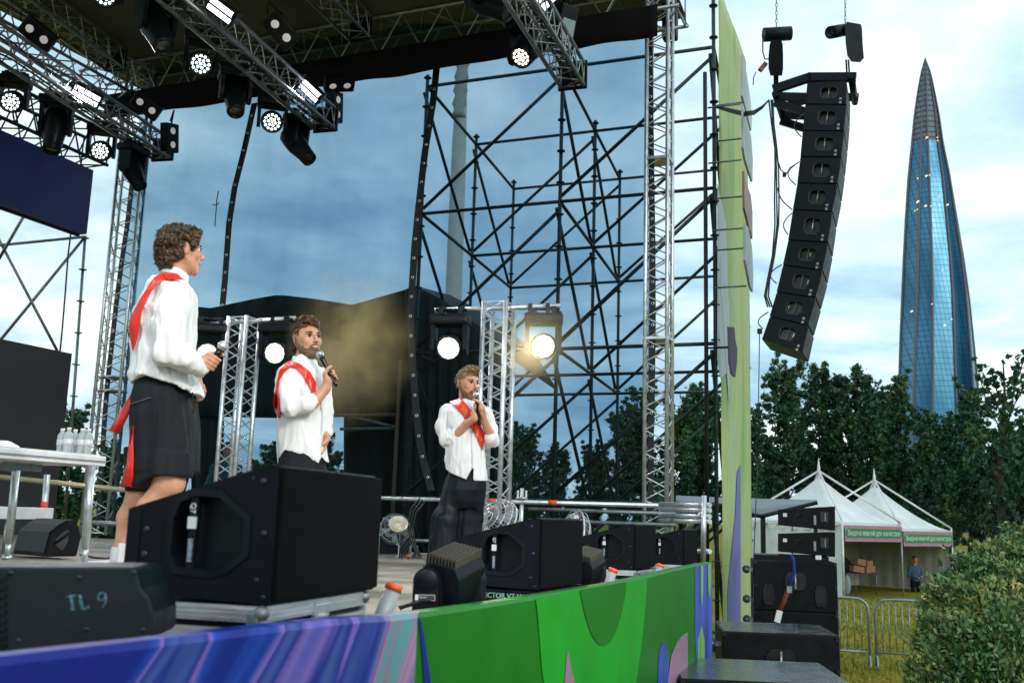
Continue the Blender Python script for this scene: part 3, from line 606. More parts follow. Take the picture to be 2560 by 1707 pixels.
def moving_head(lab, base, piv, Y, dr, kind='profile', lit=None, sc_=1.0, yaw=None, hang=True, emitm=None, group='moving head lamps hung from the trusses', nm='moving_head_lamp'):
    """base/piv: photo px of the base bottom and of the tilt pivot; dr: world direction of the beam"""
    P = at(piv[0], piv[1], Y); B = at(base[0], base[1], Y); D = Vector(dr).normalized(); up = Z if hang else -Z
    hgt = abs(B.z - P.z); side = D.cross(Z); side = side.normalized() if side.length > .1 else Vector((1, 0, 0)); fw = side.cross(Z).normalized() if yaw is None else None
    Bc = P + up * hgt
    t = thing(nm, lab, 'stage lamp', P, group=group); R = basis(side, Z.cross(side) , Z); k = sc_
    g = MB().box(Bc + up * .055 * k, (.40 * k, .26 * k, .11 * k), R, .03 * k); g.build('base', BLACKM, t, True)
    g = MB()
    for s_ in (-1, 1): g.box(Bc + up * .15 * k + side * .1 * s_ * k, (.05 * k, .05 * k, .09 * k), R)
    g.cyl(Bc + up * .17 * k - side * .16 * k, Bc + up * .17 * k + side * .16 * k, .018 * k, 6); g.build('clamp', BLACKM, t, True)
    w_ = .165 * k if kind == 'wash' else .155 * k
    for s_ in (-1, 1):
        g = MB(); a = Bc + side * w_ * s_; b = P + side * w_ * s_ - up * .03
        g.loft([[c + R @ Vector((x * .022 * k, y * wd * k, 0)) for x, y in ((-1, -1), (1, -1), (1, 1), (-1, 1))] for c, wd in ((a + up * .01, .09), (a.lerp(b, .5), .075), (b, .07), (b - up * .05, .035))]); g.build('yoke_arm', BLACKM, t, True)
    if kind == 'wash':
        g = MB().lathe([(.001, -.13), (.09, -.13), (.125, -.10), (.135, -.02), (.14, .05), (.135, .085), (.118, .085), (.118, .06), (.001, .06)], P, D, 22) if k == 1 else MB().lathe([(r_ * k, h_ * k) for r_, h_ in [(.001, -.13), (.09, -.13), (.125, -.10), (.135, -.02), (.14, .05), (.135, .085), (.118, .085), (.118, .06), (.001, .06)]], P, D, 22)
        for i in range(5): g.lathe([(.13 * k, (-.09 + i * .022) * k), (.142 * k, (-.085 + i * .022) * k), (.13 * k, (-.08 + i * .022) * k)], P, D, 22)
        h = g.build('head', BLACKM, t, True)
        q = D.orthogonal().normalized(); q2 = D.cross(q); g = MB(); pts = [(0, 0)] + [(.044 * math.cos(i * math.pi / 3), .044 * math.sin(i * math.pi / 3)) for i in range(6)] + [(.089 * math.cos(i * math.pi / 6 + .2), .089 * math.sin(i * math.pi / 6 + .2)) for i in range(12)]
        if emitm in (LAMPY, LAMPG):
            MB().lathe([(.001, .062 * k), (.112 * k, .062 * k), (.112 * k, .06 * k)], P, D, 24).build('lit_lens', LBASEY if emitm is LAMPY else LBASEG, t, True)
            for x, y in pts: g.lathe([(.020 * k, .062 * k), (.019 * k, .070 * k), (.012 * k, .075 * k), (.001, .076 * k)], P + q * x * k + q2 * y * k, D, 10)
            g.build('led_lens', emitm, t, True)
        else:
            for x, y in pts: g.lathe([(.0155 * k, .060 * k), (.0155 * k, .066 * k), (.010 * k, .071 * k), (.001, .072 * k)], P + q * x * k + q2 * y * k, D, 8)
            g.build('led_lens', emitm or LEDW, t, True)
        MB().lathe([(.117 * k, .06 * k), (.122 * k, .09 * k), (.117 * k, .09 * k)], P, D, 22).build('lens_rim', RIM, t, True)
    else:
        g = MB().lathe([(r_ * k, h_ * k) for r_, h_ in [(.001, -.24), (.09, -.24), (.125, -.20), (.135, -.10), (.135, .02), (.12, .10), (.105, .2), (.10, .29), (.092, .31), (.078, .31), (.078, .28), (.001, .28)]], P, D, 18)
        g.build('head', BLACKM, t, True)
        MB().lathe([(.001, .292 * k), (.05 * k, .288 * k), (.077 * k, .281 * k)], P, D, 16).build('lens', DLENS, t, True)
    return t
def to_cam(px, py, Y, tgt=(0, 0, 2.25)): return (Vector(tgt) - at(px, py, Y))
tgt_f = (.5, 1.0, 2.0)
# truss A
moving_head('lit lamp with many small white lenses, upper middle left beside the brightest panel', (487, 112), (502, 160), 10.6, to_cam(500, 165, 10.6, (-.6, 1.5, 2.6)), 'wash')
moving_head('dark lamp at the very top, its head slung towards the lower right', (395, 10), (388, 68), 9.6, (.48, -.35, -.85), sc_=1.12)
moving_head('dark lamp hanging between the two lit lamps of the middle truss', (580, 200), (588, 238), 11.2, (.2, -.45, -.85), sc_=1.05)
moving_head('lit lamp nearest the first black seam under the middle truss', (675, 268), (680, 305), 12, to_cam(680, 305, 12, (-.4, 2, 2.6)), 'wash')
moving_head('dark lamp hanging lowest under the middle truss, pointing down right', (750, 315), (742, 362), 12.3, (.72, -.2, -.82))
# truss B
moving_head('lit lamp with many small white lenses at the left picture edge', (18, 215), (30, 255), 12, to_cam(30, 255, 12, (-4.0, 1.5, 2.4)), 'wash')
moving_head('dark lamp upright over the top edge of the left blue screen', (140, 268), (138, 322), 12.2, (.05, -.2, -1), sc_=1.1)
moving_head('lit lamp at the right end of the left blue screen', (245, 335), (252, 378), 13, to_cam(252, 378, 13, (-2.6, 2, 2.6)), 'wash')
moving_head('dark lamp over the left mast with its head pointing down right', (332, 385), (330, 425), 13, (.55, -.2, -.9))
moving_head('lit lamp cut by the top picture edge at the left', (265, -75), (264, -12), 10.2, to_cam(264, -10, 10.2, (-2, 1.5, 2.4)), 'wash')
# truss C
moving_head('dark lamp near the top middle with a small glass lens', (1195, -38), (1218, 8), 10.2, (.75, -.5, -.62), sc_=1.15)
moving_head('warm lit lamp pointing down left under the short truss', (1325, 75), (1308, 138), 11, (-.42, -.55, -.75), 'wash', emitm=LEDY)
MB
# LED panels with two bright strips
def panel(lab, px, py, Y, w_, h_, ax, nrm, face):
    P = at(px, py, Y); n_ = Vector(nrm).normalized(); a = Vector(ax); a = (a - n_ * a.dot(n_)).normalized(); b = n_.cross(a)
    t = thing('led_panel_lamp', lab, 'floodlight', P, group='rectangular panel lamps on the trusses'); R = basis(a, b, n_)
    MB().box(P - n_ * .05, (w_ + .05, h_ + .04, .09), R, .012).build('housing', BLACKM, t, True)
    for s_ in (-1, 1):
        MB().box(P + b * s_ * h_ * .26, (w_, h_ * .44, .012), R).build('light_strip', face, t, True)
    MB().box(P, (w_ + .01, h_ * .15, .02), R).build('divider', BLACKM, t, True)
    for s_ in (-1, 1): MB().box(P + a * s_ * (w_ / 2 + .035) - n_ * .08 + Z * .06, (.012, .05, .26), R).build('bracket', BLACKM, t, True)
    return P
PAN = []
vu = TA[2]
PAN.append(panel('brightest white panel lamp at the top of the middle truss', 551, 27, 9.35, .27, .13, CR * .78 - CU * .62, (-.15, -.85, -.5), PANW))
PAN.append(panel('white panel lamp near the far end of the middle truss', 775, 228, 11.5, .27, .13, CR * .7 - CU * .72, (-.15, -.85, -.5), PANW))
PAN.append(panel('white panel lamp on the crowded left truss', 215, 240, 11.8, .32, .14, CR * .84 - CU * .54, (.25, -.85, -.5), PANW))
PAN.append(panel('panel lamp glimpsed at the top edge over the short truss', 1372, -8, 10.0, .26, .16, (.5, .5, .6), (-.3, -.85, -.5), PANW))
# blinders with two round lamps
def blinder(lab, px, py, Y, ax, nrm):
    P = at(px, py, Y); n_ = Vector(nrm).normalized(); a = Vector(ax); a = (a - n_ * a.dot(n_)).normalized(); b = n_.cross(a); R = basis(a, b, n_)
    t = thing('audience_blinder', lab, 'floodlight', P, group='twin blinders on the trusses')
    MB().box(P - n_ * .06, (.40, .24, .13), R, .02).build('housing', BLACKM, t, True)
    for s_ in (-1, 1):
        MB().lathe([(.001, .012), (.03, .010), (.045, .002), (.05, 0)], P + a * s_ * .095 + n_ * .004, n_, 14).build('lens', mat('grey_reflector', (.75, .72, .74), .3, emit=(1, .92, .95), estr=.25), t, True)
    MB().tube([P - a * .23 - n_ * .05, P - a * .23 + Z * .16, P + a * .0 + Z * .2 - n_ * .05], .012, 6).build('bracket', BLACKM, t, True)
blinder('black twin blinder right of the brightest panel lamp', 702, 78, 10.6, (.55, .5, -.5), (.15, -.85, -.45))
blinder('black twin blinder on the upper left truss near the picture edge', 92, 86, 11, (.6, .5, -.35), (.15, -.85, -.45))
blinder('black twin blinder over the left mast beside the truss end', 365, 266, 13, (.7, .3, -.45), (.15, -.85, -.45))
blinder('black twin blinder seen edge-on at the far end of the middle truss', 845, 268, 12.4, (.1, .2, -1), (.9, -.4, -.1))
blinder('black twin blinder seen edge-on at the end of the left truss', 432, 345, 13.2, (.1, .2, -1), (.9, -.4, -.1))
blinder('black twin blinder hanging flat under the valance, right of the middle truss', 850, 215, 12.3, (1, .2, -.1), (.3, -.3, -.9))
t = thing('panel_lamp', 'black flat floodlight with a pale glass front on the short truss', 'floodlight', at(1420, 90, 10.6), group=None)
P = at(1408, 75, 10.6); n_ = Vector((.75, -.6, -.35)).normalized(); a = Vector((.15, .1, -1)); a = (a - n_ * a.dot(n_)).normalized(); R = basis(a, n_.cross(a), n_)
MB().box(P, (.55, .30, .12), R, .02).build('housing', BLACKM, t, True); MB().box(P + n_ * .065 + a * .05, (.34, .22, .01), R).build('glass', mat('pale_glass', (.30, .40, .40), .2), t, True)
MB().tube([P - a * .3, P - a * .36 + Z * .12, P + Z * .35], .014, 6).build('bracket', BLACKM, t, True)
# hanging speaker on the mast
t = thing('hung_speaker', 'slim black speaker hanging inside the top of the silver mast', 'loudspeaker', at(1676, 60, 11.9))
MB().box(at(1675, 55, 11.9), (.19, .16, .5), basis(V * -1, U, Z), .03).build('cabinet', BLACKP, t, True); MB().tube([at(1668, 8, 11.9), at(1675, -20, 11.9), at(1684, 8, 11.9)], .012, 6).build('bracket', BLACKM, t, True)
# cables looped along the trusses
rngc = random.Random(7)
for T_, lab in ((TA, 'black cables sagging along the middle lighting truss'), (TB, 'black cables sagging along the left lighting truss'), (TC, 'black cables sagging along the short lighting truss')):
    t = thing('truss_cable', lab, 'cable', T_[1]); a, b, d = T_
    for k in range(4):
        pts = []; off = Vector((rngc.uniform(-.1, .1), 0, rngc.uniform(-.1, .16)))
        n_ = 40
        for i in range(n_ + 1):
            s_ = i / n_; pts.append(b + d * (s_ * 5.2) + off + Z * (-.06 * abs(math.sin(s_ * 11 + k))) + Vector((math.cos(TH), -math.sin(TH), 0)) * .05 * math.sin(s_ * 17 + k * 2))
        MB().tube(pts, .012, 5).build('cable', CABLE, t, True)
# ---- two lamp stands
def lamp_stand(lab, x0, x1, ytop, ybot, Y, bar0, bar1):
    cx = (x0 + x1) / 2; top = at(cx, ytop, Y); t = thing('lamp_stand', lab, 'lamp stand', Vector((top.x, top.y, FL)), group='truss lamp stands')
    truss(Vector((top.x, top.y, FL + .02)), top, .24, U, .025, .0085, .24, mat_=GALVB, th=t)
    a, b = at(bar0[0], bar0[1], Y), at(bar1[0], bar1[1], Y)
    MB().cyl(a, b, .026, 12).build('crossbar', GALVB, t, True); MB().box(Vector((top.x, top.y, FL + .01)), (.6, .6, .02), basis(V * -1, U, Z)).build('base_plate', ALU, t, True)
    for k in (.08, .22, .76, .9):
        p = a.lerp(b, k); MB().box(p - Z * .03, (.04, .07, .12), frame_from((b - a).cross(Z))).build('coupler', BLACKM, t, True)
    return a, b
sY = 9.9
a, b = lamp_stand('silver truss lamp stand just behind the man with two hands on his microphone', 1212, 1284, 758, 1300, sY, (1087, 776), (1401, 765))
WL = [moving_head('lit lamp left of the silver stand, above the man facing front', (1118, 815), (1124, 868), sY - .05, to_cam(1115, 880, sY, (-1.4, 4, 1.9)), 'wash', emitm=LAMPG, sc_=.98, group='lamps on the two truss stands'),
      moving_head('brightest glaring lamp right of the silver stand', (1360, 812), (1358, 866), sY, to_cam(1352, 870, sY, (-.1, 0, 2.6)), 'wash', emitm=LAMPY, sc_=.98, group='lamps on the two truss stands')]
sY2 = 10.9
a, b = lamp_stand('silver truss lamp stand between the two men at left, wrapped in smoke', 575, 648, 795, 1300, sY2, (502, 812), (740, 795))
moving_head('lit lamp just left of the smiling man, turned half away', (697, 835), (692, 882), sY2, to_cam(685, 890, sY2, (-3.6, 3.2, 2.2)), 'wash', emitm=LAMPG, group='lamps on the two truss stands')
moving_head('lamp half hidden behind the microphone of the man in shorts', (517, 835), (520, 885), sY2, to_cam(515, 880, sY2, (-2.0, 2, 2.4)), 'wash', emitm=LAMPG, group='lamps on the two truss stands')
# ---- the light those lamps give, and the added front lamps
def spot(name, loc, tgt, e_, col, size=60, blend=.6, rad_=.15):
    ld = bpy.data.lights.new(name, 'SPOT'); lo = bpy.data.objects.new(name, ld); COL.objects.link(lo); ld.energy = e_; ld.color = col; ld.spot_size = rad(size); ld.spot_blend = blend; ld.shadow_soft_size = rad_
    lo.location = loc; d = Vector(tgt) - Vector(loc); lo.rotation_euler = d.to_track_quat('-Z', 'Y').to_euler(); return lo
spot('panel_light', PAN[0] + Vector((-.02, -.1, -.08)), (-1.2, 7, 3), 260, (1, .96, 1), 110)
spot('panel_light', PAN[1] + Vector((-.02, -.1, -.08)), (-1.0, 9, 3), 200, (1, .96, 1), 110)
spot('panel_light', PAN[2] + Vector((.02, -.1, -.08)), (-3.0, 7.5, 2.2), 380, (1, .96, 1), 110)
for loc_, tg, e_, c_, lab in ((( 4.4, -.8, 6.6), (-.9, 7.4, 2.9), 1200, (1, .90, .78), 'added unseen front lamp at the right, brightening the men'), ((-2.6, -1.4, 7.0), (-1.9, 6.0, 2.9), 560, (1, .95, .97), 'added unseen front lamp at the left, brightening the men'), ((1.2, -.5, 6.9), (-.9, 8.2, 2.8), 450, (1, .93, .84), 'added unseen front lamp between the other two added ones')):  # unseen front lamps, added to brighten the men from the camera side
    P = Vector(loc_); D = (Vector(tg) - P).normalized(); t = thing('added_front_lamp', lab, 'stage lamp', P, group='added front lamps out of view')
    MB().lathe([(.001, -.3), (.10, -.3), (.13, -.1), (.14, .1), (.125, .1), (.12, .02), (.001, 0)], P, D, 20).build('head', BLACKM, t, True); MB().lathe([(.001, .012), (.118, .03)], P, D, 20).build('lit_lens', LAMPY, t, True); MB().cyl(P + Z * .15, P + Z * .45, .02, 8).build('bracket', BLACKM, t, True)
    spot('added_front_light', P + D * .14, tg, e_, c_, 62, .5, .12)
ft = thing('lighting_truss', 'added unseen truss carrying the added front lamps', 'lighting truss', (0, -1, 7.4), group='lighting trusses under the stage roof'); truss((-4.5, -1.6, 7.45), (4.5, -1.1, 7.4), .27, Z, .024, .009, .30, mat_=TRUSSD, th=ft)  # unseen truss, added only to carry the front lamps
p = at(1345, 872, sY - .25); spot('stand_light', p, (-1.1, 7, 3.6), 120, (1, .93, .72), 100)
p = at(1110, 882, sY - .25); spot('stand_light', p, (-2.0, 6, 3.6), 50, (1, 1, .9), 100)
p = at(688, 888, sY2 - .3); spot('stand_light', p, (-2.4, 6, 3.6), 60, (1, 1, .9), 100)
# ================================================================ OBJECTS ON THE STAGE
UH, VH = U, V
WHT = mat('white_sticker', (.7, .7, .72), .5); CHALK = mat('teal_chalk', (.10, .26, .30), .8, var=.5, scale=120); CHALKG = mat('green_chalk', (.25, .5, .42), .8, var=.4, scale=90)
POCK = mat('dark_pocket', (.006, .006, .009), .35, var=.3)
def ring_fill(g, outer, inner):
    """planar quads between an outer polygon and an inner one resampled to the same count"""
    n = 48
    def res(P):
        P = [Vector(p) for p in P]; c = sum(P, Vector()) / len(P); Ls = [0]
        for i in range(len(P)): Ls.append(Ls[-1] + (P[(i + 1) % len(P)] - P[i]).length)
        o = []
        for k in range(n):
            s_ = Ls[-1] * k / n; i = max(j for j in range(len(P)) if Ls[j] <= s_ + 1e-9); t = (s_ - Ls[i]) / max(Ls[i + 1] - Ls[i], 1e-9); o.append(P[i].lerp(P[(i + 1) % len(P)], t))
        return o
    A, B = res(outer), res(inner)
    g.add(A + B, [(i, (i + 1) % n, n + (i + 1) % n, n + i) for i in range(n)])
def fill_box(lab, px, py, Y, sc_=1.0, H=.3, tw=.58, hz=0, writing=True, ang=22, D=.40):
    """front-fill cabinet lying on its side: flank with the handle faces the camera, grille faces the audience"""
    P = at(px, py, Y); q_ = rad(ang); U = Vector((math.sin(q_), math.cos(q_), 0)); V = Vector((-math.cos(q_), math.sin(q_), 0)); t = thing('fill_speaker', lab, 'loudspeaker', P, basis(V, U, Z), group='front fill loudspeakers on the stage edge')
    # local: x = depth to the back-left, y = along the stage edge, z = up
    hb = .195 * sc_; H = H * sc_; W_ = tw * sc_
    side = [(0, 0, 0), (D, 0, .012), (D, 0, hb), (D - .03, 0, hb + .01), (.012, 0, H), (0, 0, H - .01)]
    hnd = [(.052, .10), (.052, .185), (.13, .24), (.20, .243), (.245, .225), (.262, .18), (.262, .09), (.24, .055), (.14, .05), (.105, .06)]
    hnd = [(x * sc_, 0, z * sc_) for x, z in hnd]; cx, cz = .16 * sc_, .145 * sc_
    inn_ = [(cx + (x - cx) * .84, 0, cz + (z - cz) * .84) for x, y, z in hnd]
    g = MB(); back = [(x, W_, z) for x, y, z in side]
    # rotate outer start so both loops begin at the lower front
    ring_fill(g, [side[0], side[5], side[4], side[3], side[2], side[1]], [hnd[0]] + [hnd[i] for i in range(1, 10)])
    n = len(side); g.add(side + back, [(i, (i + 1) % n, n + (i + 1) % n, n + i) for i in range(n)]); g.add(back, [tuple(range(n))])
    cab = g.build('cabinet', BLACKP, t)
    g = MB(); e_ = -.004; lipA = [(x, e_, z) for x, y, z in hnd]; lipB = [(x, e_, z) for x, y, z in inn_]; dp = [(x, .0, z) for x, y, z in hnd]; pk = [(cx + (x - cx) * .95, .04 * sc_, cz + (z - cz) * .95) for x, y, z in inn_]
    m_ = len(hnd); g.add(dp + lipA + lipB + pk, [(k * m_ + i, k * m_ + (i + 1) % m_, (k + 1) * m_ + (i + 1) % m_, (k + 1) * m_ + i) for k in range(3) for i in range(m_)]); g.add(pk, [tuple(range(m_))])
    h_ = g.build('handle_pocket', BLACKM, t)
    bx = .200 * sc_
    MB().box((bx, .010, .146 * sc_), (.020 * sc_, .016, .176 * sc_), None, .004).build('handle_bar', BLACKM, h_)
    MB().box((bx, .0, .168 * sc_), (.021 * sc_, .004, .026 * sc_)).build('sticker', WHT, h_)
    MB().box((bx, .0, .108 * sc_), (.010 * sc_, .004, .05 * sc_)).build('sticker', mat('grey_sticker', (.18, .22, .27), .5, var=.6, scale=150), h_)
    if writing:
        M = Matrix.Translation((bx, -.0002, .2 * sc_)) ; XF[h_.name] = XF[t.name]
        text_mesh('Q7', .018 * sc_, 'sticker_writing', WHT, h_, XF[t.name] @ M @ basis((-1, 0, 0), (0, 0, 1), (0, -1, 0)).to_4x4() @ Matrix.Rotation(rad(-90), 4, 'Z'))
    for x, z, r_ in ((.315, .15, .006), (.315, .095, .006), (.03, .262, .006), (.03, .05, .005), (.02, .15, .006), (D - .016, .165, .004), (D - .016, .13, .004), (D - .016, .06, .004), (.055, .268, .003), (.012, .015, .005)):
        MB().lathe([(.001, -.001), (r_ * sc_, -.0015), (r_ * 1.35 * sc_, 0), (r_ * .6 * sc_, .004)], (x * sc_, -.0008, z * sc_), (0, 1, 0), 10).build('screw', mat('dark_steel_screw', (.05, .055, .07), .25, .8), t)
    g = MB().box((-.008, W_ / 2, H / 2), (.016, W_ - .012, H - .012), None, .005); g.build('grille', BLACKF, t)
    MB().box((-.0, .004, H / 2), (.012, .012, H - .004)).build('edge_trim', BLACKP, t); MB().box((D - .017, -.001, (hb) / 2 + .006), (.034, .004, hb - .012)).build('edge_trim', BLACKP, t)
    return t, P
b1, P1 = fill_box('nearest and largest black loudspeaker with handle recess, in front of the man in shorts', 668, 1512, 2.2, tw=.56, ang=16, D=.365)
b2, P2 = fill_box('second black loudspeaker along the edge, right behind the ribbed stage lamp', 1342, 1475, 4.29)
b3, P3 = fill_box('third black loudspeaker along the stage edge, on a silver case', 1582, 1424, 6.78)
b4, P4 = fill_box('farthest and smallest of the black loudspeakers, by the silver mast', 1706, 1411, 8.8)
q_ = rad(16); U1 = Vector((math.sin(q_), math.cos(q_), 0)); V1 = Vector((-math.cos(q_), math.sin(q_), 0))
def flight_case(lab, P, ux, vx, dims, panel=BLACKM, ballc=True, latch=True, off=(.0, -.01), stripes=True, em=ALUB):
    """P: top corner under the cabinet; ux along the stage edge, vx to the back"""
    w_, d_, h_ = dims; ux = Vector(ux); vx = Vector(vx); O = Vector(P) + vx * off[0] + ux * off[1]; O.z = P.z - .004
    t = thing('flight_case', lab, 'flight case', O - Z * h_, basis(vx, ux, Z), group='flight cases under the loudspeakers')
    MB().box((d_ / 2, w_ / 2, h_ / 2), (d_ - .012, w_ - .012, h_ - .006)).build('panel', panel, t)
    g = MB(); e_ = .034 if stripes else .022
    zs = [h_ - e_ / 2, h_ - e_ * 1.9, e_ / 2] if h_ > .12 else [h_ - e_ / 2, e_ / 2]
    for z_ in zs:
        for y in (0, w_): g.box((d_ / 2, y, z_), (d_, .010, e_))
        for x in (0, d_): g.box((x, w_ / 2, z_), (.010, w_, e_))
        for y in (-.0055, w_ + .0055):
            for q in (-.3, 0, .3): g.box((d_ / 2, y, z_ + q * e_), (d_ - .02, .0022, e_ * .1))
        for x in (-.0055,):
            for q in (-.3, 0, .3): g.box((x, w_ / 2, z_ + q * e_), (.0022, w_ - .02, e_ * .1))
    for x, y in ((0, 0), (0, w_), (d_, 0), (d_, w_)): g.box((x, y, h_ / 2), (.012, .012, h_))
    g.build('edge_profile', em, t)
    if ballc:
        for x, y in ((0, 0), (0, w_), (d_, 0)):
            MB().sphere((x, y, h_ - .014), .017, 14).box((x + (.014 if x == 0 else -.014), y - .001, h_ - .04), (.03, .026, .06), None, .006).build('ball_corner', GALV, t)
    if latch:
        g = MB().box((-.008, w_ * .5, h_ - .045), (.012, .075, .07), None, .003).box((-.016, w_ * .5, h_ - .05), (.008, .03, .03), None, .002)
        g.build('latch', ALU, t)
    return t, O
P_ = P1.copy()
c1, _ = flight_case('silver edged flight case under the nearest black loudspeaker', P1 + V1 * .012, U1, V1, (.53, .46, P1.z - FL - .004), off=(0, 0))
c2, O2 = flight_case('black flat case with green chalk lettering under the second loudspeaker', P2 + V * -.01, U, V, (.60, .46, P2.z - FL - .004), ballc=False, latch=False, off=(0, -.02), em=BLACKP)
c3, _ = flight_case('silver edged flight case under the third black loudspeaker', P3 + V * -.04, U, V, (.64, .48, P3.z - FL - .004))
c4, _ = flight_case('silver edged flight case under the farthest black loudspeaker', P4 + V * -.04, U, V, (.64, .48, P4.z - FL - .004), latch=False)
M = Matrix.Translation(O2 + V * .150 - U * .024 + Z * -.024) @ basis(-V, Z, -U).to_4x4()
text_mesh('VECTOR VT W', .030, 'chalk_lettering', CHALKG, c2, M)

# ---- nearest moving light, seen from its back panel: "TL 9"
Y9 = 1.86
t9 = thing('stage_light', 'dark blurred lamp housing with TL 9 chalked on it at the lower left', 'stage lamp', at(190, 1520, Y9))
nf = (at(190, 1520, Y9) - at(190, 1520, Y9 + 1)).normalized(); pl = [(-120, 1420), (-40, 1417), (325, 1417), (338, 1424), (352, 1470), (372, 1492), (382, 1530), (382, 1588), (372, 1600), (-120, 1652)]
FP9 = [at(x, y, Y9 + .10 * (x + 100) / 480) for x, y in pl]; bk = Vector((-.02, .20, 0))
g = MB().prism(FP9, bk); g.build('housing', mat('teal_black_paint', (.006, .012, .015), .45, spec=.25, var=.3, scale=20, bump=.2, bscale=600, bdist=.001), t9, True, bevel=.006)
pl2 = [(-100, 1440), (10, 1436), (328, 1428), (350, 1480), (352, 1585), (345, 1588), (14, 1620), (-100, 1630)]
for x, y in ((25, 1432), (196, 1443), (333, 1431), (214, 1573), (355, 1575), (44, 1601)):
    c = at(x, y, Y9 + .10 * (x + 100) / 480 - .002); MB().lathe([(.001, .001), (.004, .0005), (.0055, .0), (.0055, -.004)], c, (0, -1, 0), 10).build('screw', mat('dark_steel_screw', (.05, .055, .07), .25, .8), t9, True)
g = MB()
for k in range(9):
    y = 1440 + k * 21; g.add([at(-40, y, Y9 - .0), at(18, y, Y9 + .02), at(18, y + 11, Y9 + .02), at(-40, y + 11, Y9 - .0), at(-40, y, Y9 - .012), at(14, y, Y9 + .012), at(14, y + 11, Y9 + .012), at(-40, y + 11, Y9 - .012)], [(4, 5, 6, 7), (0, 1, 5, 4), (3, 7, 6, 2), (1, 2, 6, 5)])
g.build('cooling_fins', BLACKM, t9, True)
p0, p1 = at(165, 1505, Y9 + .052), at(285, 1497, Y9 + .078); xa = (p1 - p0).normalized(); ya = (at(172, 1490, Y9 + .055) - at(168, 1525, Y9 + .055)).normalized(); za = xa.cross(ya).normalized(); ya = za.cross(xa)
k9 = lambda L_: [at(a / 2.735, 1137 + b / 2.735, Y9 + .10 * (a / 2.735 + 100) / 480 - .0008) for a, b in L_]
for st_ in ([[(450, 968), (475, 962), (518, 957)], [(478, 962), (484, 1000), (492, 1055)], [(490, 962), (496, 1010), (505, 1052)], [(480, 1056), (512, 1052)]], [[(532, 958), (552, 955)], [(540, 957), (548, 1010), (556, 1052)], [(550, 958), (560, 1010), (566, 1046)], [(552, 1050), (580, 1048), (604, 1040), (602, 1026)]], [[(700, 938), (680, 942), (668, 965), (672, 985), (690, 992), (708, 984), (720, 962), (716, 944), (700, 938)], [(718, 950), (724, 975), (720, 1005), (698, 1042)]]):
    g = MB()
    for q in st_:
        for o_ in (0, 4): g.tube(k9([(a + o_, b + o_ * .6 + 1.5 * math.sin(a * .3 + o_)) for a, b in q]), .00085, 4)
    g.build('chalk_letter', CHALK, t9, True)
MB().box(at(190, 1640, Y9 + .16), (.22, .14, .05)).build('foot', BLACKM, t9, True)

# ---- ribbed moving washes between the loudspeakers
def ribbed(lab, px, py, Y, k=1.0, badge=True):
    P = at(px, py, Y); t = thing('stage_light', lab, 'stage lamp', P, group='ribbed lamps between the loudspeakers')
    hy = rad(-28); hp = rad(-24)
    R = (Matrix.Rotation(hy, 3, 'Z') @ Matrix.Rotation(rad(10), 3, 'Y') @ Matrix.Rotation(rad(14), 3, 'X'))
    c = P + Vector((.035, .05, .03)) * k
    prof = [(-.075, -.085), (.085, -.085), (.095, .04), (.07, .085), (-.06, .085), (-.085, .05)]
    rings = [[c + R @ Vector((x * k, yy * k, z * k)) for x, z in prof] for yy in (-.105, .105)]
    h = MB().loft(rings).build('head', BLACKM, t, True, bevel=.006)
    g = MB()
    for i in range(9):
        x_ = (-.058 + .0162 * i) * k; g.box(c + R @ Vector((x_, 0, .098 * k)), (.0062 * k, .20 * k, .034 * k), R)
    for i in range(9):
        y = (-.09 + .022 * i) * k; g.box(c + R @ Vector((-.084 * k, y, .0)), (.012 * k, .004 * k, .11 * k), R)
    g.build('cooling_fins', mat('warm_grey_metal', (.10, .09, .072), .4, .4), t, True)
    q = P + Vector((-.066, -.085, 0)) * k; g = MB(); pts = []
    for i in range(13): a = math.pi * i / 12; pts.append((math.cos(a) * .052, math.sin(a) * .052 + .02))
    pts = [(.052, -.17)] + pts + [(-.052, -.17)]
    g.prism([q + Vector((x * k, .006, z * k)) for x, z in pts], Vector((.02 * k, .045 * k, 0))); g.build('yoke_arm', BLACKM, t, True)
    MB().lathe([(.001, .003), (.032, .003), (.036, .0)], q + Vector((0, .006, .02)) * k, (0, -1, 0), 18).build('pivot_cap', BLACKM, t, True)
    MB().prism([q + Vector((x * k, .03, z * k)) + Vector((.17 * k, .12 * k, 0)) for x, z in pts], Vector((.02 * k, .03 * k, 0))).build('yoke_arm', BLACKM, t, True)
    MB().box(Vector((P.x + .02 * k, P.y + .03, P.z - .19 * k)), (.26 * k, .22 * k, .085 * k), Matrix.Rotation(hy, 3, 'Z'), .01).build('base', BLACKM, t, True)
    if badge:
        M = Matrix.Translation(q + Vector((0, -.0025, -.045 * k))) @ basis((1, 0, 0), (0, 0, 1), (0, -1, 0)).to_4x4()
        g = MB(); b_ = q + Vector((.0, -.002, -.045 * k))
        for z_ in (-.008, .008): g.box(b_ + Z * z_, (.062, .001, .0012))
        for x_ in (-.031, .031): g.box(b_ + Vector((x_, 0, 0)), (.0012, .001, .017))
        g.box(b_ + Vector((-.026, 0, 0)), (.009, .001, .015)); bd = g.build('badge', WHT, t, True)
        text_mesh('TRANSLIGHT', .0085, 'badge_writing', WHT, t, Matrix.Translation(Vector((.004, 0, 0))) @ M, ext=.0005)
    return t
ribbed('near ribbed black lamp with a small white badge, left of the second loudspeaker', 1108, 1462, 3.3, .78)
ribbed('farther ribbed black lamp between the second and third loudspeakers', 1452, 1432, 5.3, .8, False)
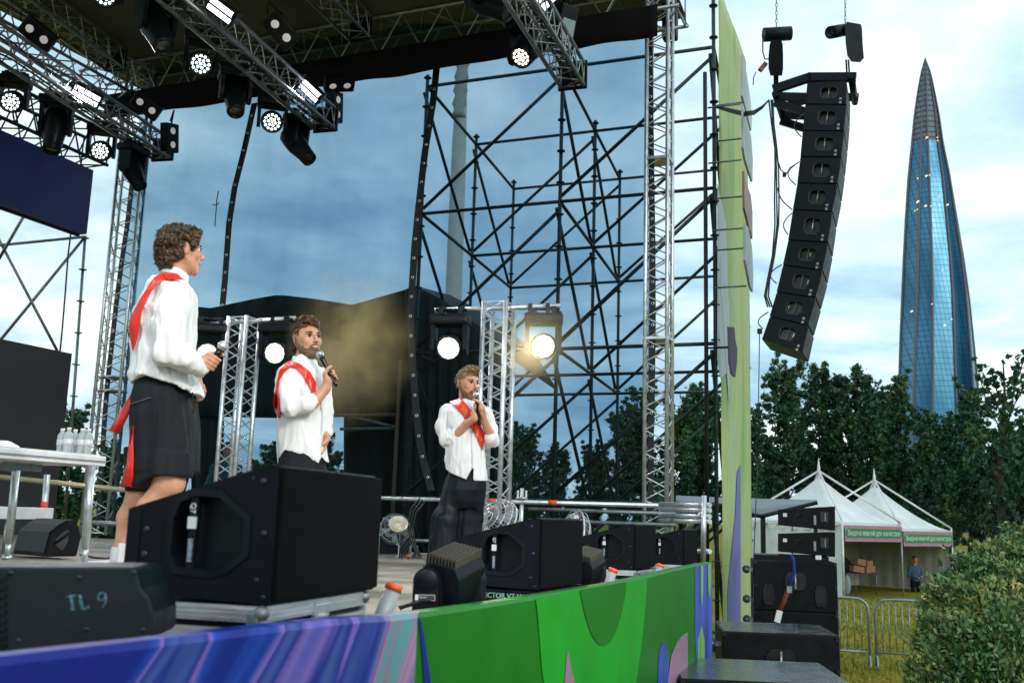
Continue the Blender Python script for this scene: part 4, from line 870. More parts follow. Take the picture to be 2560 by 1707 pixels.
# ---- confetti tubes with orange rims
TUBE = mat('grey_pvc_tube', (.30, .32, .34), .4, var=.2, scale=6); ORG = mat('orange_rim', (.85, .12, .03), .45)
for lab, px, py, Y in (('nearest grey tube with orange rim, right of the nearest loudspeaker', 988, 1459, 2.8), ('middle grey tube with orange rim in front of the third loudspeaker', 1534, 1421, 5.1), ('smallest grey tube with orange rim, farthest along the edge', 1652, 1410, 6.6)):
    T_ = at(px, py, Y); ax = Vector((.30, .10, .86)).normalized(); B_ = T_ - ax * ((T_.z - FL) / ax.z)
    t = thing('confetti_tube', lab, 'confetti cannon', B_, group='confetti tubes along the stage edge')
    MB().lathe([(.02, 0), (.0225, 0), (.0225, (T_ - B_).length), (.0200, (T_ - B_).length), (.0200, .02)], B_, ax, 20).build('tube', TUBE, t, True)
    MB().lathe([(.0200, -.018), (.0240, -.018), (.0245, .001), (.0200, .001)], T_, ax, 20).build('rim', ORG, t, True)
    MB().box(B_ + Z * .012, (.08, .08, .024)).build('foot', BLACKM, t, True)
# ---- floor fans
def fan(lab, px, py, Y, nrm, r_=.24, mt=ALU):
    P = at(px, py, Y); n_ = Vector(nrm).normalized(); t = thing('floor_fan', lab, 'fan', Vector((P.x, P.y, FL)), group='wire floor fans on the stage')
    q = n_.orthogonal().normalized(); q = (Z - n_ * Z.dot(n_)).normalized(); k = n_.cross(q); g = MB()
    for rr_, h in ((r_, 0), (r_ * .97, .05), (r_ * .97, -.05), (r_ * .75, .085), (r_ * .5, .10), (r_ * .25, .11), (r_ * .75, -.085), (r_ * .4, -.10)):
        g.tube([P + n_ * h + (q * math.cos(a) + k * math.sin(a)) * rr_ for a in [2 * math.pi * i / 28 for i in range(28)]], .0035 if h else .008, 4, closed=True)
    for i in range(32):
        a = 2 * math.pi * i / 32; d = q * math.cos(a) + k * math.sin(a)
        for s_ in (1, -1): g.tube([P + n_ * .10 * s_ + d * .05, P + n_ * .085 * s_ + d * r_ * .75, P + d * r_], .0022, 3)
    g.build('cage', mt, t, True)
    g = MB()
    for i in range(5):
        a = 2 * math.pi * i / 5; d = q * math.cos(a) + k * math.sin(a); e_ = q * -math.sin(a) + k * math.cos(a)
        g.add([P + d * .04 + n_ * .01, P + d * r_ * .85 + e_ * .05 - n_ * .03, P + d * r_ * .88 + e_ * .13 + n_ * .0, P + d * .05 + e_ * .05 + n_ * .03], [(0, 1, 2, 3)])
    g.build('blades', mat('grey_fan_blade', (.35, .36, .4), .35, .5), t, True)
    MB().cyl(P - n_ * .14, P + n_ * .05, .05, 14).build('motor', BLACKM, t, True)
    pts = [P + k * (r_ + .02) , P + k * (r_ + .02) * .9 + Vector((0, 0, FL + .02 - P.z)), P - k * (r_ + .02) * .9 + Vector((0, 0, FL + .02 - P.z)), P - k * (r_ + .02)]
    MB().tube(pts, .012, 6).build('stand', mt, t, True)
    for s_ in (-1, 1): MB().cyl(Vector((P.x, P.y, FL + .02)) + k * s_ * .2 - n_ * .18, Vector((P.x, P.y, FL + .02)) + k * s_ * .2 + n_ * .18, .012, 6).build('foot', mt, t, True)
fan('large wire cage fan tilted behind the second loudspeaker', 1236, 1312, 9.0, (-.62, -.55, .55), .25, ALUB)
fan('wire cage fan seen edge-on between the second and third loudspeakers', 1436, 1345, 9.2, (-.95, -.25, .15), .25, ALUB)
fan('small wire fan on the small case at the back, left of the second seam', 988, 1322, 10.0, (.2, -.8, .5), .15, GALV)
t = thing('lamp_dish', 'pale dish reflector catching warm light on the small case', 'reflector', at(995, 1318, 9.85)); 
MB().lathe([(.001, -.02), (.05, -.01), (.085, .03), (.095, .06), (.09, .06), (.06, .0), (.001, -.01)], at(995, 1318, 9.8), (.1, -.7, .55), 20).build('dish', mat('pale_metal_dish', (.6, .55, .42), .4, .4), t, True)
cS = at(948, 1345, 10.0); t, _ = flight_case('small silver edged case at the back with a cable loop beside it', Vector((cS.x + .19, cS.y, FL + .28)), (-.93, .3, 0), (.3, .93, 0), (.22, .3, .275), stripes=False)
t['group'] = ''
del t['group']
g = MB(); t = thing('cable_loop', 'black cable hanging in loops beside the small case at the back', 'cable', at(1030, 1400, 10))
for k in range(3):
    MB().tube([at(x + 6 * k, y + 5 * k, 9.8 + .05 * k) for x, y in ((1050, 1244), (1028, 1270), (1020, 1310), (1026, 1350), (1040, 1380), (1040, 1402), (1015, 1414), (998, 1400), (1000, 1370), (1018, 1345))], .009, 6).build('cable', CABLE, t, True)
MB().cyl(at(990, 1411, 9.8), at(1022, 1390, 9.8), .014, 8).build('plug', GALV, t, True); MB().cyl(at(1019, 1392, 9.8), at(1024, 1387, 9.8), .02, 8).build('ring', ORG, t, True)
t = thing('floor_cable', 'black cables bundled on the deck beside the near ribbed lamp', 'cable', at(1020, 1525, 3.0))
for k in range(6):
    pts = [at(1000 + 10 * i + 4 * math.sin(i * 1.7 + k), 1522 - 3 * i - 6 * abs(math.sin(i * .9 + k)), 3.05 + .03 * k) for i in range(9)]
    MB().tube(pts, .004, 5).build('cable', CABLE, t, True)
t = thing('floor_cable', 'thin black cable snaking on the deck from the wedge monitor', 'cable', at(240, 1395, 7.5)); 
MB().tube([Vector((*(atz(x, y, FL + .01).xy), FL + .01)) for x, y in ((200, 1386), (222, 1390), (240, 1394), (262, 1395), (300, 1392))], .008, 5).build('cable', CABLE, t, True)
# ---- table (riser) at the left with bottles
YT = 7.1
tb = thing('riser_table', 'white aluminium riser table on four tube legs at the left', 'table', Vector((*at(120, 1300, YT).xy, FL)))
RT = basis(V, U, Z); c_ = at(265, 1152, YT + .12); zt_ = at(265, 1141, YT + .12).z; R_ = basis(Vector((.985, -.17, 0)), Vector((.17, .985, 0)), Z)
g = MB().box(Vector((c_.x, c_.y, zt_)) + RT @ Vector((.53, -1.0, -.035)), (1.06, 2.0, .07), RT, .006); g.build('frame', mat('white_aluminium', (.78, .78, .80), .4, .2), tb, True)
MB().box(Vector((c_.x, c_.y, zt_)) + RT @ Vector((-.002, -1.0, -.038)), (.012, 1.98, .012), RT).build('groove', mat('groove_grey', (.25, .25, .27), .5), tb, True)
MB().box(Vector((c_.x, c_.y, zt_)) + RT @ Vector((.53, -1.0, .004)), (1.0, 1.94, .012), RT).build('top', mat('pale_table_top', (.62, .60, .56), .5), tb, True)
for (px, py0, py1, YL) in ((228, 1166, 1406, YT), (42, 1160, 1389, 7.62)):
    a = at(px, py0, YL); b = at(px - 18 if px > 100 else px - 24, py1, YL)
    g = MB().cyl(Vector((a.x, a.y, zt_ - .07)), Vector((b.x, b.y, FL + .12)), .030, 14).cyl(Vector((b.x, b.y, FL + .13)), Vector((b.x, b.y, FL + .03)), .022, 12).cyl(Vector((b.x, b.y, FL + .03)), Vector((b.x, b.y, FL)), .035, 12)
    g.build('leg', GALVB, tb, True)
for (px, Yb) in ((-130, 5.9), (-260, 6.3)):
    b = at(px, 1300, Yb); MB().cyl(Vector((b.x, b.y, zt_ - .07)), Vector((b.x, b.y, FL)), .028, 12).build('leg', GALVB, tb, True)
for k, x in enumerate((.18, .30, .44)): MB().box(Vector((c_.x, c_.y, zt_ - .1)) + RT @ Vector((x * 2.0, -.4, 0)), (.05, .3, .05), RT).build('bracket', GALV, tb, True)
BOT = bpy.data.materials.new('clear_bottle_plastic'); BOT.use_nodes = True; b_ = BOT.node_tree.nodes['Principled BSDF']; b_.inputs['Base Color'].default_value = (.85, .93, .97, 1); b_.inputs['Roughness'].default_value = .12; b_.inputs['Transmission Weight'].default_value = .55; b_.inputs['IOR'].default_value = 1.2
LAB = mat('pale_pink_label', (.72, .70, .72), .5, var=.2, scale=30)
for i, (px, Yb, lab) in enumerate(((150, 7.25, 'leftmost water bottle on the riser table'), (166, 7.15, 'second water bottle from the left on the riser table'), (182, 7.3, 'third water bottle from the left on the riser table'), (200, 7.2, 'fourth water bottle from the left on the riser table'), (216, 7.2, 'rightmost water bottle on the riser table'))):
    c = at(px, 1140, Yb); c.z = zt_ + .01; t = thing('water_bottle', lab, 'bottle', c, group='water bottles on the riser table')
    MB().lathe([(.001, 0), (.026, 0), (.031, .012), (.029, .04), (.032, .07), (.029, .10), (.032, .125), (.026, .145), (.013, .160), (.013, .168)], c, Z, 16).build('bottle_body', BOT, t, True)
    MB().lathe([(.0315, .06), (.0325, .06), (.0325, .105), (.0315, .105)], c, Z, 16).build('label', LAB, t, True)
    MB().lathe([(.001, .185), (.014, .185), (.0155, .166), (.013, .166)], c, Z, 12).build('cap', WHT, t, True)
t = thing('plastic_bag', 'crumpled white bag on the table at the left picture edge', 'bag', Vector((*at(10, 1100, 7.3).xy, zt_ + .01)))
g = MB(); rb = random.Random(2); c = Vector((*at(8, 1100, 7.3).xy, zt_ + .05)); n_ = 14; R = []
for i in range(8):
    a = math.pi * .5 * i / 7; R.append([c + Vector((math.cos(2 * math.pi * j / n_) * .14 * math.cos(a) * rb.uniform(.85, 1.1), math.sin(2 * math.pi * j / n_) * .1 * math.cos(a) * rb.uniform(.85, 1.1), -.05 + .10 * math.sin(a))) for j in range(n_)])
g.loft(R, smooth=True).build('bag_skin', mat('white_plastic_bag', (.8, .8, .82), .35), t, True)
# wedge monitor
t = thing('wedge_monitor', 'black floor wedge monitor under the riser table', 'loudspeaker', at(150, 1385, 7.8))
prof = [(112, 1391), (128, 1331), (152, 1312), (172, 1300), (190, 1298), (199, 1322), (203, 1345), (192, 1390)]
Pf = [at(x, y, 7.8 + .12 * (x - 112) / 90) for x, y in prof]; ext = at(34, 1388, 8.12) - at(116, 1391, 7.8); ext.z = 0
g = MB().prism(Pf, ext); g.build('cabinet', BLACKP, t, True, bevel=.01)
gp = [Pf[0].lerp(Pf[1], .15), Pf[1], Pf[2], Pf[3]]; nn_ = Vector((-.35, -.75, .55)).normalized() * .006
g = MB(); g.loft([[p + nn_ + ext * .04 for p in gp], [p + nn_ + ext * .97 for p in gp]], closed=False, cap=False); g.build('grille', mat('dark_perforated_grille', (.03, .032, .033), .5, .3, var=.5, scale=300), t, True)
h_ = [at(x, y, 7.79 + .12 * (x - 112) / 90) for x, y in ((138, 1362), (140, 1345), (166, 1324), (173, 1326), (170, 1352), (156, 1376))]; g = MB().prism(h_, Vector((-.01, .03, 0))); g.build('handle_pocket', POCK, t, True)
MB().cyl(at(138, 1357, 7.8), at(172, 1332, 7.82), .010, 6).build('handle_bar', BLACKP, t, True)
# low riser end and box at the left edge
t = thing('low_riser', 'low silver edged platform end at the left edge under the table', 'platform', at(10, 1300, 8.6))
c = at(0, 1281, 8.6); MB().box(c + Vector((-.5, .3, 0)), (1.4, .6, .10), R_, .006).build('frame', mat('white_aluminium', (.78, .78, .80), .4, .2), t, True)
for x in (22, -60): b = at(x, 1290, 8.6); MB().cyl(b, Vector((b.x, b.y, FL)), .025, 10).build('leg', GALVB, t, True)
t = thing('guard_rail', 'tube railing with a red taped post behind the riser table', 'guard rail', at(115, 1290, 9.3))
g = MB().cyl(at(-30, 1189, 9.4), at(330, 1226, 9.6), .024, 10); g.build('top_rail', mat('tan_tube', (.35, .30, .2), .45, .5), t, True)
MB().cyl(at(118, 1186, 9.3), Vector((*at(112, 1290, 9.3).xy, FL)), .03, 10).build('post', GALVB, t, True); a = at(111, 1264, 9.3); MB().cyl(a - Z * .03, a + Z * .04, .033, 10).build('tape_mark', REDTAPE, t, True)
MB().cyl(at(200, 1305, 9.6), at(330, 1310, 9.7), .022, 8).build('lower_rail', GALV, t, True)
# torn white paper on deck
t = thing('paper_scrap', 'crumpled white paper lying on the deck edge at the left', 'paper', Vector((*atz(225, 1416, FL).xy, FL)))
g = MB(); c = Vector((*atz(230, 1414, FL).xy, FL)); g.add([c + Vector(v) for v in ((-.16, 0, .004), (-.05, .06, .03), (.02, -.02, .012), (.12, .08, .04), (.2, 0, .01), (.05, -.08, .004))], [(0, 5, 2, 1), (2, 5, 4, 3), (1, 2, 3)]); g.build('sheet', WHT, t, True)
# ================================================================ PEOPLE (implicit bodies -> one continuous mesh each)
def A3(v): return np.array(v, dtype=float)
class SDF:
    def __init__(s, k=.02): s.p = []; s.k = k; s.lo = []; s.hi = []; s.disp = None; s.cuts = []
    def _b(s, c, r): c = A3(c); s.lo.append(c - r); s.hi.append(c + r)
    def cap(s, a, b, ra, rb=None, k=None, sub=False):
        a, b = A3(a), A3(b); rb = ra if rb is None else rb
        def f(P):
            d = b - a; t = np.clip(((P - a) @ d) / max(d @ d, 1e-12), 0, 1); return np.linalg.norm(P - a - t[:, None] * d, axis=1) - (ra + (rb - ra) * t)
        s.p.append((f, s.k if k is None else k, sub)); 
        if not sub: s._b(a, ra); s._b(b, rb)
        return s
    def ell(s, c, r, R=None, k=None, sub=False):
        c, r = A3(c), A3(r); R = np.eye(3) if R is None else np.array(R)
        def f(P):
            q = (P - c) @ R; n = np.linalg.norm(q / r, axis=1); m_ = np.linalg.norm(q / (r * r), axis=1) + 1e-9; return n * (n - 1) / m_
        s.p.append((f, s.k if k is None else k, sub)); 
        if not sub: s._b(c, r.max())
        return s
    def stack(s, rows, k=None, pw=2.3):
        """rows (z, cx, cy, a, b) top to bottom: elliptical sections"""
        rows = sorted(rows); z = A3([r[0] for r in rows]); M_ = np.array([r[1:] for r in rows])
        def f(P):
            zz = P[:, 2]; v = [np.interp(zz, z, M_[:, i]) for i in range(4)]; x = np.abs(P[:, 0] - v[0]) / v[2]; y = np.abs(P[:, 1] - v[1]) / v[3]
            d = ((x ** pw + y ** pw) ** (1 / pw) - 1) * np.minimum(v[2], v[3]); e_ = np.maximum(z[0] - zz, zz - z[-1]); return np.maximum(d, e_)
        s.p.append((f, s.k if k is None else k, False))
        for r in rows: s._b((r[1], r[2], r[0]), max(r[3], r[4]))
        return s
    def __call__(s, P):
        d = None
        for f, k, sub in s.p:
            q = f(P)
            if d is None: d = q; continue
            if sub: h = np.clip(.5 - .5 * (q + d) / k, 0, 1); d = d * (1 - h) + (-q) * h + k * h * (1 - h)
            else: h = np.clip(.5 + .5 * (q - d) / k, 0, 1); d = q * (1 - h) + d * h - k * h * (1 - h)
        if s.disp is not None: d = d + s.disp(P)
        for c in s.cuts: d = np.maximum(d, c(P))
        return d
def plane(p0, n):
    p0, n = A3(p0), A3(Vector(n).normalized()); return lambda P: (P - p0) @ n
def fnoise(freq, amp, seed, stretch=(1, 1, 1), ridge=False, oct_=3):
    r_ = np.random.RandomState(seed); st = A3(stretch); W_ = []
    for o in range(oct_):
        for i in range(5): v = r_.normal(size=3); v /= np.linalg.norm(v); W_.append((v * freq * (1.9 ** o) * r_.uniform(.7, 1.3), r_.uniform(0, 6.28), .55 ** o / 2.2))
    def f(P):
        q = P * st; t = np.zeros(len(P)); 
        wx = np.sin(q @ A3([.6, .5, .9]) * freq * .5) * (.6 / freq)
        q = q + wx[:, None]
        for v, ph, a in W_: t += a * np.sin(q @ v + ph)
        return amp * (np.abs(t) * 2 - .8 if ridge else t)
    return f
def mesh_sdf(F, h, name, m_, parent, pad=.03, smooth=True, extra=None):
    lo = np.min(F.lo, axis=0) - pad; hi = np.max(F.hi, axis=0) + pad; n = np.ceil((hi - lo) / h).astype(int) + 1
    xs = [lo[i] + h * np.arange(n[i]) for i in range(3)]; D = np.empty(n, dtype=np.float32)
    for i in range(n[0]):
        yy, zz = np.meshgrid(xs[1], xs[2], indexing='ij'); P = np.stack([np.full(yy.size, xs[0][i]), yy.ravel(), zz.ravel()], 1); D[i] = F(P).reshape(n[1], n[2])
    s_ = D < 0
    nx, ny, nz = n; acc = np.zeros((nx - 1, ny - 1, nz - 1, 3)); cnt = np.zeros((nx - 1, ny - 1, nz - 1))
    cor = [(a, b, c) for a in (0, 1) for b in (0, 1) for c in (0, 1)]
    sl = lambda o: D[o[0]:nx - 1 + o[0], o[1]:ny - 1 + o[1], o[2]:nz - 1 + o[2]]
    for a in cor:
        for ax in range(3):
            if a[ax]: continue
            b = list(a); b[ax] = 1; da, db = sl(a), sl(b); cr = (da < 0) != (db < 0); t = np.where(cr, da / np.where(cr, da - db, 1), 0)
            for q in range(3): acc[..., q] += np.where(cr, a[q] + (t if q == ax else 0), 0)
            cnt += cr
    act = cnt > 0; idx = -np.ones(act.shape, dtype=np.int64); idx[act] = np.arange(act.sum())
    I = np.argwhere(act); Vt = (acc[act] / cnt[act][:, None] + I) * h + lo
    fs = []
    for ax in range(3):
        o = [0, 0, 0]; o[ax] = 1; A_ = s_[:nx - o[0], :ny - o[1], :nz - o[2]]; B_ = s_[o[0]:, o[1]:, o[2]:]; e_ = np.argwhere(A_ != B_); u_, v_ = [(1, 2), (2, 0), (0, 1)][ax]
        ok = (e_[:, u_] > 0) & (e_[:, v_] > 0) & (e_[:, u_] < n[u_] - 1) & (e_[:, v_] < n[v_] - 1); e_ = e_[ok]; sg = A_[tuple(e_.T)]
        c = [e_.copy() for _ in range(4)]; c[1][:, u_] -= 1; c[2][:, u_] -= 1; c[2][:, v_] -= 1; c[3][:, v_] -= 1
        q = np.stack([idx[tuple(k.T)] for k in c], 1); q[~sg] = q[~sg][:, ::-1]; fs.append(q)
    fs = np.concatenate(fs); fs = fs[(fs >= 0).all(1)]
    inv = XF[parent.name].inverted(); Mi = np.array(inv); Vt = Vt @ Mi[:3, :3].T + Mi[:3, 3]
    me = bpy.data.meshes.new(name); nf = len(fs); me.vertices.add(len(Vt)); me.vertices.foreach_set('co', Vt.ravel().astype(np.float32)); me.loops.add(4 * nf); me.loops.foreach_set('vertex_index', fs[:, ::-1].ravel()); me.polygons.add(nf); me.polygons.foreach_set('loop_start', np.arange(nf) * 4); me.update(calc_edges=True); me.validate()
    me.polygons.foreach_set('use_smooth', [True] * len(me.polygons)); me.materials.append(m_); o = bpy.data.objects.new(name, me); COL.objects.link(o); o.parent = parent; XF[o.name] = XF[parent.name].copy()
    return o
def march(F, px, py, Y0, t0=.75, off=.006):
    """pixels -> points on the surface of F (offset outward)"""
    P = []; D = []
    for x, y in zip(px, py): d = ray(x, y); P.append(A3(CAM + d * (Y0 - t0) / d.y)); D.append(A3(d.normalized()))
    P = np.array(P); D = np.array(D); Q = P.copy(); tr = np.zeros(len(P)); best = np.full(len(P), 9.); bt = np.zeros(len(P))
    for _ in range(70):
        d = F(Q) - off; up = d < best; best = np.where(up, d, best); bt = np.where(up, tr, bt); st = np.clip(d, -.01, .05) * .7; tr = tr + st; Q = P + D * tr[:, None]
    tr = np.where(best > .004, bt, tr); return P + D * tr[:, None]
SKIN = mat('skin', (.60, .30, .19), .5, var=.10, scale=25, rvar=.08); SKIN.node_tree.nodes['Principled BSDF'].inputs['Subsurface Weight'].default_value = .12; SKIN.node_tree.nodes['Principled BSDF'].inputs['Subsurface Radius'].default_value = (.02, .008, .004)
SHIRT = mat('white_cotton', (.80, .80, .81), .8, var=.02, scale=4, bump=.12, bscale=300, bdist=.001)
BLK = mat('black_jersey', (.011, .013, .017), .75, spec=.18, var=.3, scale=5, bump=.15, bscale=400, bdist=.001); BLKS = mat('black_satin_trousers', (.007, .010, .015), .5, spec=.16, var=.25, scale=3)
REDS = mat('red_satin', (.70, .025, .012), .32, var=.12, scale=5); GOLD = mat('gold_lettering', (.85, .30, .06), .4, .4)
HAIRD = mat('dark_brown_hair', (.028, .013, .006), .5, var=.6, scale=40, bump=.9, bscale=120, bdist=.006, stretch=(1, 1, .4), col2=(.09, .045, .02)); HAIRB = mat('brown_hair', (.05, .024, .010), .5, bump=.9, bscale=130, bdist=.006, stretch=(1, 1, .4), scale=40, col2=(.13, .065, .028)); HAIRL = mat('light_brown_hair', (.10, .055, .022), .5, bump=.9, bscale=160, bdist=.006, stretch=(1, 1, .4), scale=45, col2=(.36, .21, .09))
def strandmat(name, c1, c2):
    m_ = bpy.data.materials.new(name); m_.use_nodes = True; t_ = m_.node_tree; b_ = t_.nodes['Principled BSDF']; gi = t_.nodes.new('ShaderNodeNewGeometry'); rp = t_.nodes.new('ShaderNodeValToRGB'); t_.links.new(gi.outputs['Random Per Island'], rp.inputs[0]); rp.color_ramp.elements[0].color = (*c1, 1); rp.color_ramp.elements[1].color = (*c2, 1); t_.links.new(rp.outputs[0], b_.inputs['Base Color']); b_.inputs['Roughness'].default_value = .38; return m_
HSTR = {'dark_brown_hair': strandmat('dark_strands', (.012, .006, .003), (.12, .062, .028)), 'brown_hair': strandmat('brown_strands', (.015, .008, .004), (.18, .095, .04)), 'light_brown_hair': strandmat('light_strands', (.05, .028, .012), (.48, .30, .14))}
EYEW = mat('eye_white', (.75, .74, .72), .2); IRIS = mat('dark_iris', (.03, .02, .015), .15); TEETH = mat('teeth', (.62, .58, .52), .3); LIP = mat('lips', (.48, .17, .13), .45); SOCKM = mat('white_ribbed_sock', (.75, .75, .76), .85, bump=.5, bscale=60, stretch=(6, 6, .3)); BEARD = mat('short_beard', (.11, .055, .028), .7, var=.5, scale=120, bump=.8, bscale=300, bdist=.004, col2=(.26, .145, .085))
def head(t, O, face, up, k, hairf, hairm, beard=True, smile=False, neck=None, h=.0045, skinF=None):
    """O origin at ear level; builds hair, beard, eyes as parts; returns the skin sdf to merge with the body"""
    f = Vector(face).normalized(); u_ = Vector(up); u_ = (u_ - f * u_.dot(f)).normalized(); r = f.cross(u_); Rm = np.array(basis(r, f, u_)); O = Vector(O)
    L_ = lambda x, y, z: O + (r * x + f * y + u_ * z) * k
    S_ = SDF(.012 * k)
    def H(S_):
        S_.ell(L_(0, -.014, .030), (.074 * k, .094 * k, .088 * k), Rm); S_.ell(L_(0, .026, -.028), (.060 * k, .062 * k, .082 * k), Rm, k=.02 * k)
        for s in (-1, 1): S_.cap(L_(s * .056, -.005, -.038), L_(s * .022, .058, -.094), .017 * k, .016 * k, k=.02 * k); S_.ell(L_(s * .040, .058, -.018), (.022 * k, .020 * k, .022 * k), Rm, k=.018 * k)
        S_.ell(L_(0, .068, -.098), (.024 * k, .018 * k, .018 * k), Rm, k=.018 * k); S_.cap(L_(-.036, .072, .030), L_(.036, .072, .030), .013 * k, k=.014 * k)
        for s in (-1, 1): S_.ell(L_(s * .031, .098, .008), (.016 * k, .016 * k, .010 * k), Rm, k=.010 * k, sub=True)
        S_.cap(L_(0, .086, .016), L_(0, .110, -.024), .0075 * k, .012 * k, k=.008 * k)
        for s in (-1, 1): S_.ell(L_(s * .011, .099, -.030), (.008 * k, .010 * k, .007 * k), Rm, k=.005 * k)
        S_.ell(L_(0, .084, -.052), (.026 * k, .014 * k, .014 * k), Rm, k=.012 * k); S_.ell(L_(0, .083, -.072), (.020 * k, .012 * k, .007 * k), Rm, k=.01 * k)
        for s in (-1, 1):
            S_.ell(L_(s * .077, -.008, .002), (.007 * k, .019 * k, .031 * k), Rm, k=.006 * k); S_.ell(L_(s * .086, -.006, .004), (.004 * k, .011 * k, .019 * k), Rm, k=.004 * k, sub=True)
        if neck: S_.cap(L_(0, -.022, -.07), neck, .052 * k, .060, k=.025)
        return S_
    H(S_); HS = H(SDF(.012 * k))
    for s in (-1, 1):
        e_ = MB().sphere(L_(s * .031, .0735, .008), .0118 * k, 12).build('eye', EYEW, t, True); MB().sphere(L_(s * .031, .0782, .0070), .0092 * k, 10, (1, 1, 1)).build('iris', IRIS, e_, True)
        MB().tube([L_(s * .014, .091, .026), L_(s * .030, .092, .031), L_(s * .049, .078, .026)], [.0030 * k, .0042 * k, .0022 * k], 6).build('eyebrow', hairm if not hairm is HAIRL else HAIRB, t, True)
        MB().tube([L_(s * .016, .088, .013), L_(s * .031, .0915, .0165), L_(s * .046, .081, .012)], [.0028 * k, .0042 * k, .0026 * k], 5).build('eyelash', HAIRD, t, True)
    if smile:
        MB().tube([L_(-.026, .088, -.052), L_(-.012, .0960, -.060), L_(.012, .0960, -.060), L_(.026, .088, -.052)], [.0025 * k, .0038 * k, .0038 * k, .002 * k], 8).build('teeth', TEETH, t, True)
        MB().tube([L_(-.027, .087, -.053), L_(0, .098, -.071), L_(.027, .087, -.053)], .0035 * k, 6).build('lips', LIP, t, True)
    else: MB().tube([L_(-.022, .089, -.060), L_(0, .098, -.062), L_(.022, .089, -.060)], [.002 * k, .0042 * k, .002 * k], 6).build('lips', LIP, t, True)
    if beard:
        B = SDF(.01 * k); B.p = [(lambda P: HS(P) - .0032 * k, .01, False)]; B.lo = [A3(L_(0, .03, -.07)) - .12 * k]; B.hi = [A3(L_(0, .03, -.07)) + .12 * k]
        c0 = A3(O); r_, f_, uu = A3(r), A3(f), A3(u_)
        def reg(P):
            q = (P - c0) / k; x, y, z = q @ r_, q @ f_, q @ uu; ax = np.abs(x)
            line = np.interp(ax, [0, .024, .034, .048, .062, .070, .080], [-.040, -.046, -.066, -.066, -.044, -.012, .02]); up_ = z - line       # below the beard line
            mouth = .0085 - np.sqrt(((ax) / 2.6) ** 2 + ((z + .061)) ** 2)                                 # mouth opening
            bare = .012 - np.abs(z + .076) - ax * .5 - 1; back_ = -.004 - y + 0 * x; low = -.118 - z + .10 * np.maximum(0, .05 - y)
            return np.maximum(np.maximum(up_, mouth), np.maximum(back_, low)) * k
        B.cuts = [reg]; B.disp = fnoise(260, .0012, 3); mesh_sdf(B, .004 * k, 'beard', BEARD, t, pad=0)
    G = SDF(.012 * k); hairf(G, L_, Rm, k); c0 = A3(O); r_, f_, uu = A3(r), A3(f), A3(u_); G.loc = lambda P: (((P - c0) / k) @ r_, ((P - c0) / k) @ f_, ((P - c0) / k) @ uu)
    ho = mesh_sdf(G, .0042 * k, 'hair', hairm, t, pad=.02); me = ho.data; nv = len(me.vertices); co = np.empty(nv * 3); no = np.empty(nv * 3); me.vertices.foreach_get('co', co); me.vertices.foreach_get('normal', no); co = co.reshape(-1, 3); no = no.reshape(-1, 3)
    rs = np.random.RandomState(int(nv) % 97); sel = rs.randint(0, nv, 4200); P_ = co[sel]; N_ = no[sel]; fl = fnoise(25, 1.0, 4); A_ = fl(P_); dd = np.stack([.7 * np.sin(A_ * 2.2 + 1), .7 * np.cos(A_ * 1.9), -1.1 + 0 * A_], 1) + rs.normal(size=(len(sel), 3)) * .28; dd -= N_ * (dd * N_).sum(1)[:, None]; dd /= np.linalg.norm(dd, axis=1)[:, None] + 1e-9; dd = dd + N_ * rs.uniform(.0, .45, (len(sel), 1))
    W2 = np.cross(dd, N_); W2 /= np.linalg.norm(W2, axis=1)[:, None] + 1e-9; W2 = W2 * rs.uniform(.0010, .0022, (len(sel), 1)) * k; Ln = dd * rs.uniform(.010, .026, (len(sel), 1)) * k; B0 = P_ - N_ * .002
    Q_ = np.stack([B0 - W2, B0 + W2, B0 + Ln * .6 + W2 * .8 + N_ * .0015, B0 + Ln * 1.0, B0 + Ln * .6 - W2 * .8 + N_ * .0015], 1).reshape(-1, 3); n5 = len(sel); m5 = bpy.data.meshes.new('hair_strands'); m5.vertices.add(5 * n5); m5.vertices.foreach_set('co', Q_.ravel()); m5.loops.add(5 * n5); m5.loops.foreach_set('vertex_index', np.arange(5 * n5)); m5.polygons.add(n5); m5.polygons.foreach_set('loop_start', np.arange(n5) * 5); m5.update(calc_edges=True); m5.materials.append(HSTR[hairm.name])
    o5 = bpy.data.objects.new('hair_strands', m5); COL.objects.link(o5); o5.parent = ho; return S_, L_, HS
def hloc(G, fn, k): G.cuts.append(lambda P: fn(*G.loc(P)) * k)
